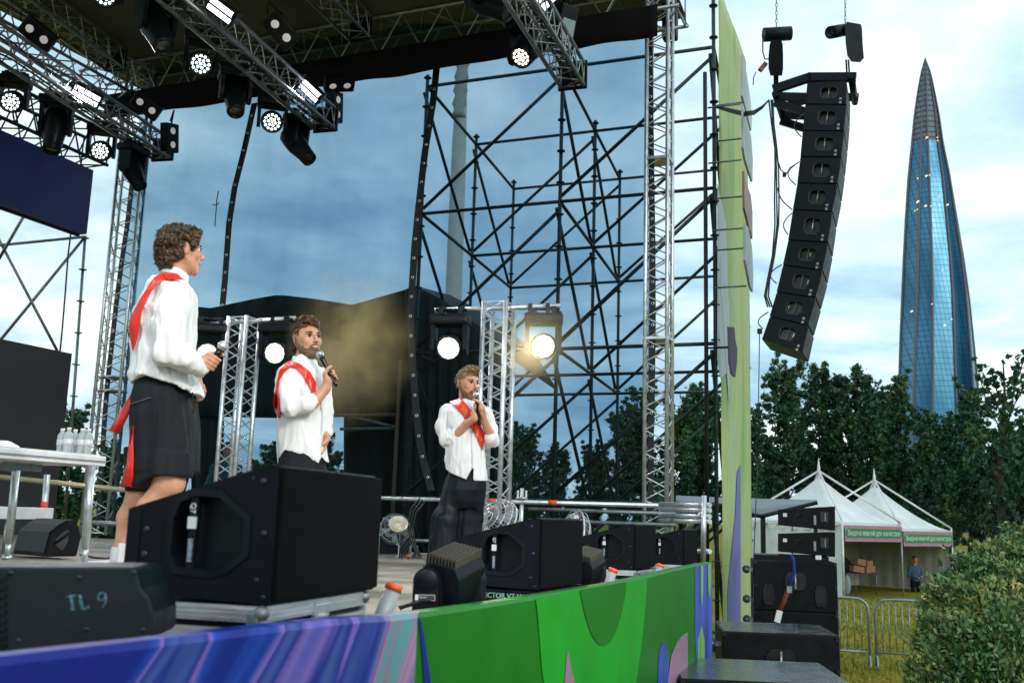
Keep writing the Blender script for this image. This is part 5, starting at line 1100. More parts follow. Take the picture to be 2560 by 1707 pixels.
def grip(S_, c, ax, side, wrist, k=1.0, n=4, sp=.0195, turn=1, thumb=True, R=.020):
    """hand closed round a rod: c centre on the rod, ax rod direction (towards the thumb), side from rod to palm"""
    c, a = Vector(c), Vector(ax).normalized(); s = Vector(side); s = (s - a * s.dot(a)).normalized(); b = a.cross(s) * turn
    P = c + s * (R + .014) * k; Rm = np.array(basis(a, b, s))
    S_.ell(P, (.040 * k, .030 * k, .017 * k), Rm, k=.012)
    for i in range(n):
        o = c + a * ((n - 1) / 2 - i) * sp * k; r0_ = (R + .006) * k; ln = [1, 1.08, 1.02, .85][i % 4]; q = []
        for j, an in enumerate((-62, -105, -150, -200, -243)):
            an = rad(an * ln) ; q.append(o + (s * math.cos(an) - b * math.sin(an) * 1) * (r0_ + (.010 if j == 0 else .004 if j == 1 else 0) * k) * (1 if j else 1.15) + a * (.0015 * (i - 1.5) * j * .3))
        S_.cap(P + b * .020 * k + a * ((n - 1) / 2 - i) * sp * .9 * k, q[0], .0105 * k, .0098 * k, k=.006)
        for j in range(4): S_.cap(q[j], q[j + 1], (.0098 - .0006 * j) * k, (.0094 - .0006 * j) * k, k=.003)
    if thumb:
        t0 = P + a * .028 * k - b * .018 * k; t1 = c + a * .048 * k - b * (R + .010) * k + s * .008 * k; t2 = c + a * .058 * k - b * .010 * k - s * (R + .004) * k
        S_.cap(t0, t1, .0135 * k, .011 * k, k=.008); S_.cap(t1, t2, .011 * k, .009 * k, k=.004)
    if wrist is not None: S_.cap(P - a * .02 * k, wrist, .026 * k, .027 * k, k=.02)
def open_hand(S_, w_, pd, nr, k=1.0, curl=35, spread=1.0):
    """relaxed hand hanging from wrist w_, pd palm direction, nr palm normal (inside)"""
    w_, d, n_ = Vector(w_), Vector(pd).normalized(), Vector(nr); n_ = (n_ - d * n_.dot(d)).normalized(); x = d.cross(n_); c = w_ + d * .050 * k
    S_.ell(c, (.039 * k, .048 * k, .015 * k), np.array(basis(x, d, n_)), k=.012)
    for i in range(4):
        o = c + x * (i - 1.5) * .0195 * k + d * .038 * k; L0 = [.040, .044, .042, .033][i] * k; q = o; dd = d.copy(); sp = x * (i - 1.5) * .06 * spread
        for j in range(3):
            an = rad(curl * (.5 + .4 * j)); dd = (d * math.cos(an * (j * .6 + .6)) + n_ * math.sin(an * (j * .6 + .6)) + sp).normalized(); q2 = q + dd * L0 * (1 - .22 * j); S_.cap(q, q2, (.0098 - .0009 * j) * k, (.0090 - .0009 * j) * k, k=.004); q = q2
    t0 = w_ + d * .022 * k - x * .028 * k; t1 = t0 + (d * .8 - x * .55 + n_ * .4) * .036 * k; t2 = t1 + (d * .9 - x * .1 + n_ * .5) * .028 * k
    S_.cap(t0, t1, .014 * k, .011 * k, k=.01); S_.cap(t1, t2, .011 * k, .009 * k, k=.004)
MICM = mat('mic_black_metal', (.010, .011, .013), .25, .4); MICG = mat('mic_silver_grille', (.50, .53, .56), .32, .85, bump=.9, bscale=500, bdist=.002)
def mic(lab, ball, tail):
    ball, tail = Vector(ball), Vector(tail); ax = (ball - tail).normalized(); L_ = (ball - tail).length; t = thing('microphone', lab, 'microphone', (ball + tail) / 2, group='handheld microphones')
    MB().lathe([(.001, 0), (.011, .001), (.012, .02), (.0125, L_ * .3), (.0165, L_ - .045), (.019, L_ - .028), (.001, L_ - .024)], tail, ax, 20).build('handle', MICM, t, True)
    MB().sphere(ball, .0252, 20, (1, 1, 1)).build('grille', MICG, t, True); MB().lathe([(.0245, -.004), (.0268, -.004), (.0268, .004), (.0245, .004)], ball, ax, 20).build('ring', ALU, t, True); return t
def ribbon(F, Lp, Rp, Y0, name, m_, t, n=40, w_=7, off=.006, th=.002):
    """band drawn between two photo outlines, draped on surface F"""
    def rs(P, n): 
        P = np.array(P, float); c = np.r_[0, np.cumsum(np.linalg.norm(np.diff(P, axis=0), axis=1))]; q = np.linspace(0, c[-1], n); return np.interp(q, c, P[:, 0]), np.interp(q, c, P[:, 1])
    lx, ly = rs(Lp, n); rx, ry = rs(Rp, n); R = []
    px = np.concatenate([lx + (rx - lx) * f for f in np.linspace(0, 1, w_)]); py = np.concatenate([ly + (ry - ly) * f for f in np.linspace(0, 1, w_)])
    Q = march(F, px, py, Y0, off=off).reshape(w_, n, 3)
    for _ in range(3):
        Q[:, 1:-1, 1] = (Q[:, :-2, 1] + 2 * Q[:, 1:-1, 1] + Q[:, 2:, 1]) / 4; Q[1:-1, :, 1] = (Q[:-2, :, 1] + 2 * Q[1:-1, :, 1] + Q[2:, :, 1]) / 4
    # re-project the smoothed distance on each pixel ray
    R = []
    k = 0
    for i in range(w_):
        row = []
        for j in range(n): row.append(at(px[i * n + j], py[i * n + j], Q[i, j, 1] - .003))
        R.append(row)
    o = MB().loft(R, closed=False, cap=False, smooth=True).build(name, m_, t, True); s_ = o.modifiers.new('th', 'SOLIDIFY'); s_.thickness = th; s_.offset = 0; return o

def collar(t, c, ax, k=1.0, front=(0, -1, 0), r0=.058):
    c, ax = Vector(c), Vector(ax).normalized(); f = Vector(front); f = (f - ax * f.dot(ax)).normalized(); s_ = ax.cross(f); R = []
    for i in range(25):
        a = rad(28 + (360 - 56) * i / 24); d = f * math.cos(a) + s_ * math.sin(a); dip = .020 * max(0, math.cos(a)) 
        R.append([c + (d * (r0 - .004) + ax * (-.012 - dip)) * k, c + (d * r0 + ax * (.026 - dip)) * k, c + (d * (r0 + .005) + ax * (.028 - dip)) * k, c + (d * (r0 + .014) + ax * (-.006 - dip * 1.3 - (.030 if i in (0, 24) else .012 if i in (1, 23) else 0))) * k])
    o = MB().loft(R, closed=False, cap=False, smooth=True).build('collar', SHIRT, t, True); q = o.modifiers.new('th', 'SOLIDIFY'); q.thickness = .0025; return o
# -------------------------------------------------------------- person 1: back to us, in shorts, at the left
D1 = 4.9; Z1 = lambda x, y, dy=0: at(260 + x / 3.409, 540 + y / 3.409, D1 + dy); Y1 = lambda x, y, dy=0: at(240 + x / 3.2, 930 + y / 3.2, D1 + dy); m1 = D1 / FPX
t1 = thing('person', 'man in white shirt and black shorts seen from behind, red sash, looking away right', 'person', Vector((*Z1(480, 1400).xy, FL)))
def hair1(G, L_, Rm, k):
    G.ell(L_(0, -.020, .036), (.0875 * k, .1065 * k, .098 * k), Rm); G.ell(L_(0, -.075, -.035), (.072 * k, .046 * k, .070 * k), Rm, k=.03); G.ell(L_(0, .048, .088), (.064 * k, .056 * k, .047 * k), Rm, k=.025)
    for s in (-1, 1): G.ell(L_(s * .074, -.030, .02), (.020 * k, .052 * k, .062 * k), Rm, k=.02)
    for s in (-1, 1): G.ell(L_(s * .070, .035, .025), (.014 * k, .020 * k, .042 * k), Rm, k=.015)
    n1_ = fnoise(70, .0062, 5, ridge=True); n2_ = fnoise(140, .003, 9, ridge=True); G.disp = lambda P: n1_(P) + n2_(P)
    def cut(x, y, z):
        ax = np.abs(x); face = np.minimum(y - np.interp(z, [-.12, -.03, .0, .03, .08, .10], [-.02, .0, .03, .062, .082, .13]), .5) * np.where(z < .10, 1, 0) + np.where(z < .10, 0, -.02)
        ear = np.minimum(.026 - np.hypot(y + .002, (z + .004) * .8), ax - .066); return np.maximum(np.maximum(face, ear), -.105 - z)
    hloc(G, cut, k)
O1 = Z1(655, 300); hF, L1, HS1 = head(t1, O1, (.74, .66, .10), (.04, 0, 1), 1.04, hair1, HAIRD, beard=False, smile=False, neck=Z1(600, 560, .0))
SK = hF
Sh = Z1(590, 690, -.10); El = Z1(540, 1165, -.16); Cf = Z1(835, 1290, -.10); Wr = Z1(880, 1235, -.09)
# mic + grip
mb, mt_ = Z1(1012, 1108, -.10), Z1(850, 1345, -.10)
mic('microphone held low by the man in shorts', mb, mt_)
axm = (mb - mt_).normalized(); gc = mt_.lerp(mb, .42); SK.cap(Z1(800, 1260, -.10), Wr, .034, .028, k=.01); grip(SK, gc, axm, Vector((-.75, -.1, -.2)), Wr, 1.0, turn=1)
w2 = Z1(760, 1320, .10); open_hand(SK, w2, (.45, .05, -.85), (-.6, .2, -.2), .95, 40); SK.cap(Z1(640, 1230, .14), w2, .033, .028, k=.01)
# legs
kn = Y1(590, 880, -.05); an = Y1(228, 1425, .0); SK.cap(Y1(575, 620, -.05), kn, .088, .070, k=.02); SK.cap(kn, Y1(425, 1090, -.03), .066, .058, k=.03); SK.cap(Y1(425, 1090, -.03), Y1(262, 1370, 0), .058, .038, k=.02)
k2 = Y1(350, 985, .16); SK.cap(Y1(400, 700, .16), k2, .085, .062, k=.02); SK.cap(k2, Y1(262, 1160, .18), .058, .056, k=.03); SK.cap(Y1(262, 1160, .18), Y1(206, 1400, .18), .054, .036, k=.02)
for a_ in (Y1(262, 1370, 0), Y1(206, 1400, .18)): SK.cap(a_, Vector((a_.x - .02, a_.y, FL + .09)), .038, .036, k=.01)
def core(SK, nk, pv, arms, legs):
    c = nk.lerp(pv, .25); SK.cap(nk, c, .05, .07, k=.02); SK.cap(c, pv, .08, .09, k=.02)
    for sh, el, wr in arms: SK.cap(c, sh, .05, .04, k=.02); SK.cap(sh, el, .038, .036, k=.02); SK.cap(el, wr, .034, .026, k=.02)
    for th, kn in legs: SK.cap(pv, th, .08, .075, k=.02); SK.cap(th, kn, .07, .055, k=.02)
core(SK, Z1(600, 540, .02), Y1(560, 250, .03), [(Z1(590, 680, -.08), Z1(545, 1150, -.19), Z1(820, 1270, -.12)), (Z1(570, 700, .16), Z1(600, 1130, .22), Z1(760, 1320, .10))], [(Y1(575, 500, -.03), Y1(575, 700, -.05)), (Y1(420, 500, .12), Y1(390, 760, .16))])
mesh_sdf(SK, .0055, 'body', SKIN, t1)
SHF = SDF(.03)
rows = [(625, 470, 645, .06, .5), (560, 450, 690, .11, .1), (620, 395, 738, .155, 0), (700, 335, 752, .175, 0), (820, 265, 758, .18, 0), (940, 225, 762, .175, 0), (1060, 228, 762, .17, 0), (1180, 240, 765, .17, 0), (1300, 255, 775, .17, 0), (1370, 232, 785, .18, 0), (1440, 262, 800, .17, 0), (1500, 300, 815, .15, 0)]
rr_ = []
for y, x0, x1, b_, q in rows[1:]:
    a, b = Z1(x0, y), Z1(x1, y); rr_.append((a.z, (a.x + b.x) / 2, D1, (b.x - a.x) / 2, b_))
SHF.stack(rr_); SHF.ell(Z1(560, 640, .0), (.105, .17, .06), k=.05); SHF.cap(Z1(590, 570, .02), Z1(605, 515, .02), .070, .060, k=.03)
SHF.cap(Sh, Z1(560, 900, -.19), .082, .076, k=.025); SHF.cap(Z1(560, 900, -.19), Z1(545, 1150, -.20), .076, .072, k=.012); SHF.cap(Z1(545, 1150, -.20), Z1(690, 1220, -.20), .072, .064, k=.012); SHF.cap(Z1(690, 1220, -.20), Cf, .062, .048, k=.012)
SHF.cap(Z1(560, 700, .22), Z1(600, 1130, .26), .075, .065, k=.03); SHF.cap(Z1(600, 1130, .26), Z1(745, 1290, .12), .06, .042, k=.02)
fa = fnoise(14, .008, 21, (1, 1, .8)); fb = fnoise(26, .0062, 27, (1.6, 1.6, .45), True, 3); SHF.disp = lambda P: fa(P) + fb(P)
SHF.cuts = [lambda P, a=plane(Z1(300, 1440), Vector((-.10, 0, -1))), b=plane(Z1(690, 1455), Vector((-.62, 0, -1))): np.minimum(a(P), b(P)) if False else np.where(P[:, 0] < Z1(690, 0).x, a(P), b(P))]
SHF.cuts = [lambda P: np.interp(P[:, 0], [Z1(x, 1400).x for x in (215, 270, 430, 550, 690, 760, 812)], [Z1(300, y).z for y in (1405, 1450, 1385, 1420, 1452, 1505, 1548)]) - P[:, 2]]
mesh_sdf(SHF, .007, 'shirt', SHIRT, t1)
collar(t1, Z1(605, 505, .01), Vector((.22, .0, 1)), 1.08, (.8, .5, 0), .062)
# cuff
MB().lathe([(.046, -.03), (.050, -.03), (.048, .02), (.044, .02)], Cf, (Cf - Z1(690, 1235, -.14)), 16).build('cuff', SHIRT, t1, True)
ST = SDF(.02); rr_ = []
for y, x0, x1, b_ in ((40, 335, 720, .15), (110, 318, 735, .165), (200, 295, 755, .18), (350, 280, 775, .19), (550, 284, 788, .19), (700, 290, 792, .185), (790, 300, 792, .18)):
    a, b = Y1(x0, y), Y1(x1, y); rr_.append((a.z, (a.x + b.x) / 2, D1 + .03, (b.x - a.x) / 2, b_))
ST.stack(rr_, pw=2.6); a, b = Y1(345, 700), Y1(790, 700); c_ = (a + b) / 2
ST.stack([(Y1(0, 650).z, c_.x, D1 - .03, (b.x - a.x) / 2, .125), (Y1(0, 840).z, c_.x + .005, D1 - .03, (b.x - a.x) / 2, .125), (Y1(0, 950).z, c_.x - .01, D1 - .03, (b.x - a.x) / 2, .12)], k=.02)
a, b = Y1(285, 700), Y1(480, 700); c_ = (a + b) / 2; ST.stack([(Y1(0, 600).z, c_.x, D1 + .16, .14, .12), (Y1(0, 947).z, c_.x + .02, D1 + .16, .13, .12)], k=.02)
fa = fnoise(24, .009, 31, (1, 1, .16)); fb = fnoise(60, .003, 32, (1, 1, .2)); ST.disp = lambda P: fa(P) + fb(P)
ST.cuts = [lambda P: np.where(P[:, 1] < D1 + .075, np.interp(P[:, 0], [Y1(x, 900).x for x in (300, 350, 420, 480, 560, 640, 790)], [Y1(500, y).z for y in (925, 935, 900, 862, 836, 832, 845)]) - P[:, 2], Y1(0, 942).z - P[:, 2])]
ST.cuts.append(lambda P: -np.maximum(.0 + ((np.sqrt(((P[:, 0] - Y1(570, 0).x) / .118) ** 2 + ((P[:, 1] - D1 + .03) / .10) ** 2)) - 1) * -.1, 0) * 0 - 1)
mesh_sdf(ST, .0065, 'shorts', BLK, t1)
MB().tube([Y1(x, y, -.16) for x, y in ((770, 160), (776, 200), (772, 240), (782, 280), (778, 330))], .004, 5).build('drawstring', BLK, t1, True)
ribbon(ST, [(240 + 275 / 3.2, 930 + 250 / 3.2), (240 + 360 / 3.2, 930 + 225 / 3.2), (240 + 438 / 3.2, 930 + 196 / 3.2)], [(240 + 275 / 3.2, 930 + 259 / 3.2), (240 + 360 / 3.2, 930 + 234 / 3.2), (240 + 438 / 3.2, 930 + 205 / 3.2)], D1, 'pocket_seam', mat('seam_grey', (.05, .05, .055), .5), t1, 14, 2)
zz = lambda L_: [(260 + x / 3.409, 540 + y / 3.409) for x, y in L_]
ribbon(SHF, zz([(500, 487), (430, 520), (395, 568), (300, 720), (232, 850), (209, 940), (222, 1040), (245, 1150)]), zz([(655, 540), (520, 535), (425, 610), (395, 660), (320, 810), (300, 960), (285, 1040), (248, 1155)]), D1, 'sash', REDS, t1, 60, 9, off=.010)
ribbon(SHF, zz([(500, 486), (570, 484), (630, 495), (668, 540)]), zz([(522, 530), (580, 524), (630, 528), (660, 545)]), D1, 'sash', REDS, t1, 30, 6, off=.012)
def tail(L_, R_, dy, name='sash_tail'):
    n = len(L_); g = MB(); R = [[Y1(L_[i][0] + (R_[i][0] - L_[i][0]) * f, L_[i][1] + (R_[i][1] - L_[i][1]) * f, dy + .02 * math.sin(f * 4 + i)) for f in (0, .25, .5, .75, 1)] for i in range(n)]
    o = g.loft(R, closed=False, cap=False, smooth=True).build(name, REDS, t1, True); s_ = o.modifiers.new('th', 'SOLIDIFY'); s_.thickness = .002
tail([(295, 150), (240, 235), (170, 350), (102, 465)], [(330, 130), (300, 240), (250, 370), (183, 496)], .13); tail([(272, 430), (258, 600), (246, 730), (200, 905)], [(300, 430), (300, 600), (305, 760), (300, 920)], -.12)
# socks, shoes
for a_, dx, lab in ((Y1(262, 1370, 0), 0, ''), (Y1(206, 1400, .18), 0, '')):
    g = MB(); b_ = Vector((a_.x - .02, a_.y, FL + .07)); g.lathe([(.046, 0), (.048, .02), (.043, .06), (.040, (a_ - b_).length)], a_ + (a_ - b_).normalized() * .0, (b_ - a_), 16).build('sock', SOCKM, t1, True)
    F_ = SDF(.03); F_.cap(Vector((b_.x - .02, b_.y, FL + .055)), Vector((b_.x + .15, b_.y + .10, FL + .04)), .045, .036); F_.cuts = [plane((0, 0, FL), (0, 0, -1))]; mesh_sdf(F_, .007, 'shoe', WHT, t1)

# -------------------------------------------------------------- person 2: smiling, mic raised
D2 = 6.5; Z2 = lambda x, y, dy=0: at(660 + x / 3.645, 770 + y / 3.645, D2 + dy); zz = lambda L_: [(660 + x / 3.645, 770 + y / 3.645) for x, y in L_]
t2 = thing('person', 'smiling bearded man in white shirt and red sash raising his microphone', 'person', Vector((*Z2(340, 1300).xy, FL)))
def hair2(G, L_, Rm, k):
    G.ell(L_(0, -.018, .045), (.080 * k, .100 * k, .086 * k), Rm); G.ell(L_(0, .050, .106), (.052 * k, .046 * k, .034 * k), Rm, k=.03); G.ell(L_(0, .0, .118), (.060 * k, .068 * k, .030 * k), Rm, k=.03); G.ell(L_(0, -.082, -.02), (.055 * k, .035 * k, .055 * k), Rm, k=.03)
    n1_ = fnoise(75, .0065, 15, ridge=True); n2_ = fnoise(140, .003, 19, ridge=True); G.disp = lambda P: n1_(P) + n2_(P)
    def cut(x, y, z):
        ax = np.abs(x); face = y - np.interp(z, [-.12, -.05, .0, .03, .062, .080, .10], [-.06, -.03, -.02, .035, .058, .09, .2]); ear = np.minimum(.026 - np.hypot(y + .006, (z + .002) * .85), ax - .06); return np.maximum(np.maximum(face, ear), -.085 - z)
    hloc(G, cut, k)
SK, L2, HS2 = head(t2, Z2(392, 292), (.66, -.74, .10), (-.08, 0, 1), 1.10, hair2, HAIRB, smile=True, neck=Z2(360, 480, .02))
mb, mt_ = Z2(508, 420, -.16), Z2(660, 712, -.16); mic('microphone raised to the mouth of the smiling man', mb, mt_)
axm = (mb - mt_).normalized(); wr = Z2(560, 735, -.17); gc = mt_.lerp(mb, .30); grip(SK, gc, axm, Vector((-.6, -.25, -.1)), wr, 1.05, turn=-1)
SK.cap(Z2(440, 870, -.20), wr, .041, .030, k=.02)
w2 = Z2(575, 1155, .0); SK.cap(Z2(585, 1080, .03), w2, .032, .028); open_hand(SK, w2, (-.22, -.25, -.95), (-.6, -.5, .1), 1.1, 55)
core(SK, Z2(355, 500, .02), Z2(340, 1400, .0), [(Z2(225, 620, -.05), Z2(265, 915, -.19), Z2(440, 870, -.21)), (Z2(505, 640, .05), Z2(565, 950, .06), Z2(580, 1120, .02))], [(Vector((Z2(230, 1500).x, D2, Z2(0, 1520).z)), Vector((Z2(220, 1500).x, D2, FL + .3))), (Vector((Z2(470, 1500).x, D2, Z2(0, 1520).z)), Vector((Z2(480, 1500).x, D2, FL + .3)))])
mesh_sdf(SK, .0055, 'body', SKIN, t2)
SHF = SDF(.03); rr_ = []
for y, x0, x1, b_ in ((500, 225, 450, .10), (560, 165, 500, .14), (640, 140, 522, .155), (760, 135, 532, .16), (900, 138, 545, .155), (1050, 135, 555, .15), (1200, 128, 562, .15), (1320, 118, 570, .15), (1440, 112, 578, .145), (1475, 112, 578, .14)):
    a, b = Z2(x0, y), Z2(x1, y); rr_.append((a.z, (a.x + b.x) / 2, D2, (b.x - a.x) / 2, b_))
SHF.stack(rr_); SHF.cap(Z2(350, 520, .01), Z2(360, 490, .01), .080, .062, k=.03)
e2 = Z2(265, 925, -.17); SHF.cap(Z2(215, 610, -.08), Z2(225, 770, -.17), .074, .072, k=.03); SHF.cap(Z2(225, 770, -.17), e2 - Vector((0, .05, 0)), .072, .062, k=.012); SHF.cap(e2 - Vector((0, .05, 0)), Z2(415, 870, -.22), .062, .052, k=.012)
SHF.cap(Z2(520, 640, .06), Z2(565, 950, .06), .060, .054, k=.03); SHF.cap(Z2(565, 950, .06), Z2(582, 1130, .01), .050, .038, k=.03)
fa = fnoise(15, .007, 41, (1, 1, .7)); fb = fnoise(28, .0060, 42, (1.6, 1.6, .45), True, 3); SHF.disp = lambda P: fa(P) + fb(P)
SHF.cuts = [lambda P: np.interp(P[:, 0], [Z2(x, 1300).x for x in (105, 125, 225, 300, 380, 530, 545, 580)], [Z2(300, y).z for y in (1465, 1440, 1308, 1320, 1342, 1412, 1350, 1400)]) - P[:, 2]]
mesh_sdf(SHF, .007, 'shirt', SHIRT, t2)
collar(t2, Z2(362, 492, .0), Vector((.12, -.16, 1)), 1.12, (.66, -.74, 0), .060)
RC = SDF(.01); RC.cap(Z2(405, 880, -.20), Z2(435, 850, -.20), .056, .050); mesh_sdf(RC, .006, 'cuff', SHIRT, t2)
ribbon(SHF, zz([(205, 490), (250, 478), (330, 510), (420, 580), (478, 680), (470, 760)]), zz([(185, 560), (240, 535), (290, 548), (350, 610), (400, 700), (436, 768)]), D2, 'sash', REDS, t2, 44, 8)
ribbon(SHF, zz([(205, 488), (140, 570), (112, 690), (84, 860), (100, 940), (132, 1005)]), zz([(240, 535), (178, 590), (140, 660), (128, 780), (140, 900), (146, 985)]), D2, 'sash', REDS, t2, 40, 8)
ribbon(SHF, zz([(505, 850), (515, 900), (520, 930)]), zz([(520, 848), (527, 900), (528, 932)]), D2, 'sash_lettering', GOLD, t2, 10, 3)
ribbon(SHF, zz([(470, 600), (510, 760), (530, 950), (525, 1150), (520, 1340)]), zz([(474, 600), (514, 760), (534, 950), (529, 1150), (524, 1340)]), D2, 'placket', mat('shirt_seam', (.60, .60, .64), .8), t2, 30, 2, off=.007)
for x, y in ((488, 640), (516, 760), (532, 950), (530, 1100), (526, 1240)): P = march(SHF, [660 + x / 3.645], [770 + y / 3.645], D2, off=.009)[0]; MB().sphere(P, .0055, 8, (1, .5, 1)).build('button', TEETH, t2, True)
TR = SDF(.03); a, b = Z2(135, 1400), Z2(570, 1400); c_ = (a + b) / 2; TR.stack([(Z2(0, 1330).z, c_.x, D2, (b.x - a.x) / 2 - .01, .13), (Z2(0, 1500).z, c_.x, D2, (b.x - a.x) / 2, .15), (Z2(0, 1600).z, c_.x, D2, (b.x - a.x) / 2, .15)])
for s_ in (-1, 1): TR.cap(Vector((c_.x + s_ * .085, D2, Z2(0, 1560).z)), Vector((c_.x + s_ * .10, D2, FL + .10)), .10, .075)
fa = fnoise(20, .008, 51, (1, 1, .2)); TR.disp = fa; mesh_sdf(TR, .008, 'trousers', BLK, t2)
for s_ in (-1, 1): F_ = SDF(.03); F_.cap(Vector((c_.x + s_ * .10, D2 + .04, FL + .05)), Vector((c_.x + s_ * .12, D2 - .14, FL + .04)), .045, .04); F_.cuts = [plane((0, 0, FL), (0, 0, -1))]; mesh_sdf(F_, .008, 'shoe', BLK, t2)
P = march(TR, [660 + 172 / 3.645], [770 + 1400 / 3.645], D2)[0]; MB().box(P, (.055, .03, .05), None, .006).build('belt_pack', BLACKM, t2, True)
MB().sphere(L2(-.086, -.004, -.004), .010, 10).build('earpiece', BLACKM, t2, True)

# -------------------------------------------------------------- person 3: facing us, both hands on the mic
D3 = 8.3; Z3 = lambda x, y, dy=0: at(1060 + x / 3.073, 890 + y / 3.073, D3 + dy); zz = lambda L_: [(1060 + x / 3.073, 890 + y / 3.073) for x, y in L_]
t3 = thing('person', 'man in white shirt, red sash and wide black trousers holding his microphone in both hands', 'person', Vector((*Z3(260, 1500).xy, FL)))
def hair3(G, L_, Rm, k):
    G.ell(L_(0, -.018, .038), (.0805 * k, .100 * k, .088 * k), Rm); G.ell(L_(0, .030, .112), (.055 * k, .062 * k, .034 * k), Rm, k=.03); G.ell(L_(-.01, .055, .105), (.045 * k, .035 * k, .03 * k), Rm, k=.02)
    n1_ = fnoise(80, .006, 65, ridge=True); n2_ = fnoise(150, .003, 69, ridge=True); G.disp = lambda P: n1_(P) + n2_(P)
    def cut(x, y, z):
        ax = np.abs(x); face = y - np.interp(z, [-.12, -.05, .0, .03, .060, .075, .09], [-.06, -.04, -.03, .02, .055, .09, .2]); ear = np.minimum(.026 - np.hypot(y + .006, (z + .002) * .85), ax - .06); return np.maximum(np.maximum(face, ear), -.05 - z)
    hloc(G, cut, k)
SK, L3, HS3 = head(t3, Z3(338, 216), (.62, -.78, -.06), (0, 0, 1), 1.10, hair3, HAIRL, neck=Z3(330, 370, .03))
mb, mt_ = Z3(400, 299, -.24), Z3(428, 535, -.22); mic('microphone held in two hands by the man facing front', mb, mt_)
axm = (mb - mt_).normalized(); wl = Z3(462, 500, -.17); wr = Z3(330, 515, -.20)
grip(SK, mt_.lerp(mb, .62), axm, Vector((.35, -.1, 0)), wl, 1.05, turn=1, R=.018); grip(SK, mt_.lerp(mb, .33), axm, Vector((-.45, -.35, 0)), wr, 1.08, turn=-1, R=.028, thumb=False)
SK.cap(Z3(520, 625, -.08), wl, .040, .029, k=.02); SK.cap(Z3(235, 625, -.10), wr, .041, .029, k=.02); core(SK, Z3(330, 385, .03), Z3(320, 900, .0), [(Z3(185, 440, .0), Z3(165, 635, -.06), Z3(240, 620, -.11)), (Z3(465, 445, .0), Z3(528, 655, -.04), Z3(515, 630, -.08))], [(Z3(245, 1020), Z3(180, 1240, -.02)), (Z3(385, 1020), Z3(335, 1230, .05))])
mesh_sdf(SK, .006, 'body', SKIN, t3)
SHF = SDF(.035); rr_ = []
for y, x0, x1, b_ in ((345, 255, 395, .08), (375, 190, 455, .12), (430, 165, 480, .14), (520, 175, 475, .15), (620, 185, 472, .15), (720, 158, 472, .15), (800, 150, 478, .15), (900, 172, 482, .145), (970, 185, 482, .14)):
    a, b = Z3(x0, y), Z3(x1, y); rr_.append((a.z, (a.x + b.x) / 2, D3, (b.x - a.x) / 2, b_))
SHF.stack(rr_); SHF.cap(Z3(330, 380, .02), Z3(330, 360, .02), .08, .062, k=.03)
el = Z3(165, 640, -.06); SHF.cap(Z3(175, 430, .0), Z3(150, 540, -.02), .066, .062, k=.04); SHF.cap(Z3(150, 540, -.02), el, .060, .056, k=.03); SHF.cap(el, Z3(228, 628, -.10), .055, .050, k=.03)
er = Z3(530, 660, -.04); SHF.cap(Z3(470, 440, .0), Z3(505, 560, .0), .062, .058, k=.04); SHF.cap(Z3(505, 560, .0), er, .055, .052, k=.03); SHF.cap(er, Z3(512, 645, -.08), .050, .048, k=.03)
fa = fnoise(15, .008, 71, (1, 1, .7)); fb = fnoise(28, .0060, 72, (1.6, 1.6, .45), True, 3); SHF.disp = lambda P: fa(P) + fb(P)
SHF.cuts = [lambda P: np.interp(P[:, 0], [Z3(x, 900).x for x in (140, 165, 210, 330, 372, 380, 386, 482, 500)], [Z3(300, y).z for y in (830, 868, 905, 952, 865, 865, 960, 955, 940)]) - P[:, 2]]
SHF.cuts.append(lambda P: -(np.maximum(np.sqrt(((P[:, 0] - Z3(352, 0).x) / .038) ** 2 + ((P[:, 2] - Z3(0, 330).z) / .085) ** 2) - 1, 0) - .0) * .03 if False else np.full(len(P), -1.))
mesh_sdf(SHF, .0075, 'shirt', SHIRT, t3)
collar(t3, Z3(328, 358, .0), Vector((.05, -.14, 1)), 1.12, (.45, -.85, 0), .062)
for a, b in (((200, 640, -.085), (242, 618, -.105)), ((512, 655, -.055), (508, 628, -.095))):
    RC = SDF(.01); RC.cap(Z3(*a), Z3(*b), .054, .052); RC.disp = fnoise(60, .003, 4); mesh_sdf(RC, .007, 'cuff', SHIRT, t3)
ribbon(SHF, zz([(198, 350), (250, 400), (300, 455), (340, 510), (372, 560), (405, 625), (445, 715)]), zz([(285, 325), (330, 375), (372, 425), (420, 500), (452, 570), (462, 620), (450, 722)]), D3, 'sash', REDS, t3, 50, 9, off=.010)
def scribble(x, y, w_, n, s, col=GOLD):
    rs = random.Random(n); L_ = []; R_ = []
    px = []; py = []
    for i in range(26): f = i / 25; px.append(x + w_ * f * s[0] + 7 * math.sin(f * 22 + n) * (1 - .5 * f)); py.append(y + w_ * f * s[1] + 9 * math.cos(f * 17 + n * 2))
    q = zz(list(zip(px, py))); Q = march(SHF, [a[0] for a in q], [a[1] for a in q], D3, off=.016); g = MB(); g.tube([Vector(p) for p in Q], .0022, 4); g.build('sash_lettering', col, t3, True)
scribble(295, 372, 45, 1, (.6, .8)); scribble(292, 400, 42, 2, (.9, .5)); scribble(318, 425, 26, 3, (.4, .9))
def on_ribbon(txt, x, y, size, ang):
    q = march(SHF, [1060 + x / 3.073], [890 + y / 3.073], D3, off=.016)[0]; r_ = (CR * math.cos(ang) - CU * math.sin(ang)); u_ = (CU * math.cos(ang) + CR * math.sin(ang)); nn_ = r_.cross(u_)
    text_mesh(txt, size, 'sash_lettering', GOLD, t3, Matrix.Translation(Vector(q) + nn_ * .006) @ basis(r_, u_, nn_).to_4x4(), ext=.0008)
on_ribbon('уск', 404, 562, .036, rad(62)); on_ribbon('ник', 436, 632, .030, rad(64))
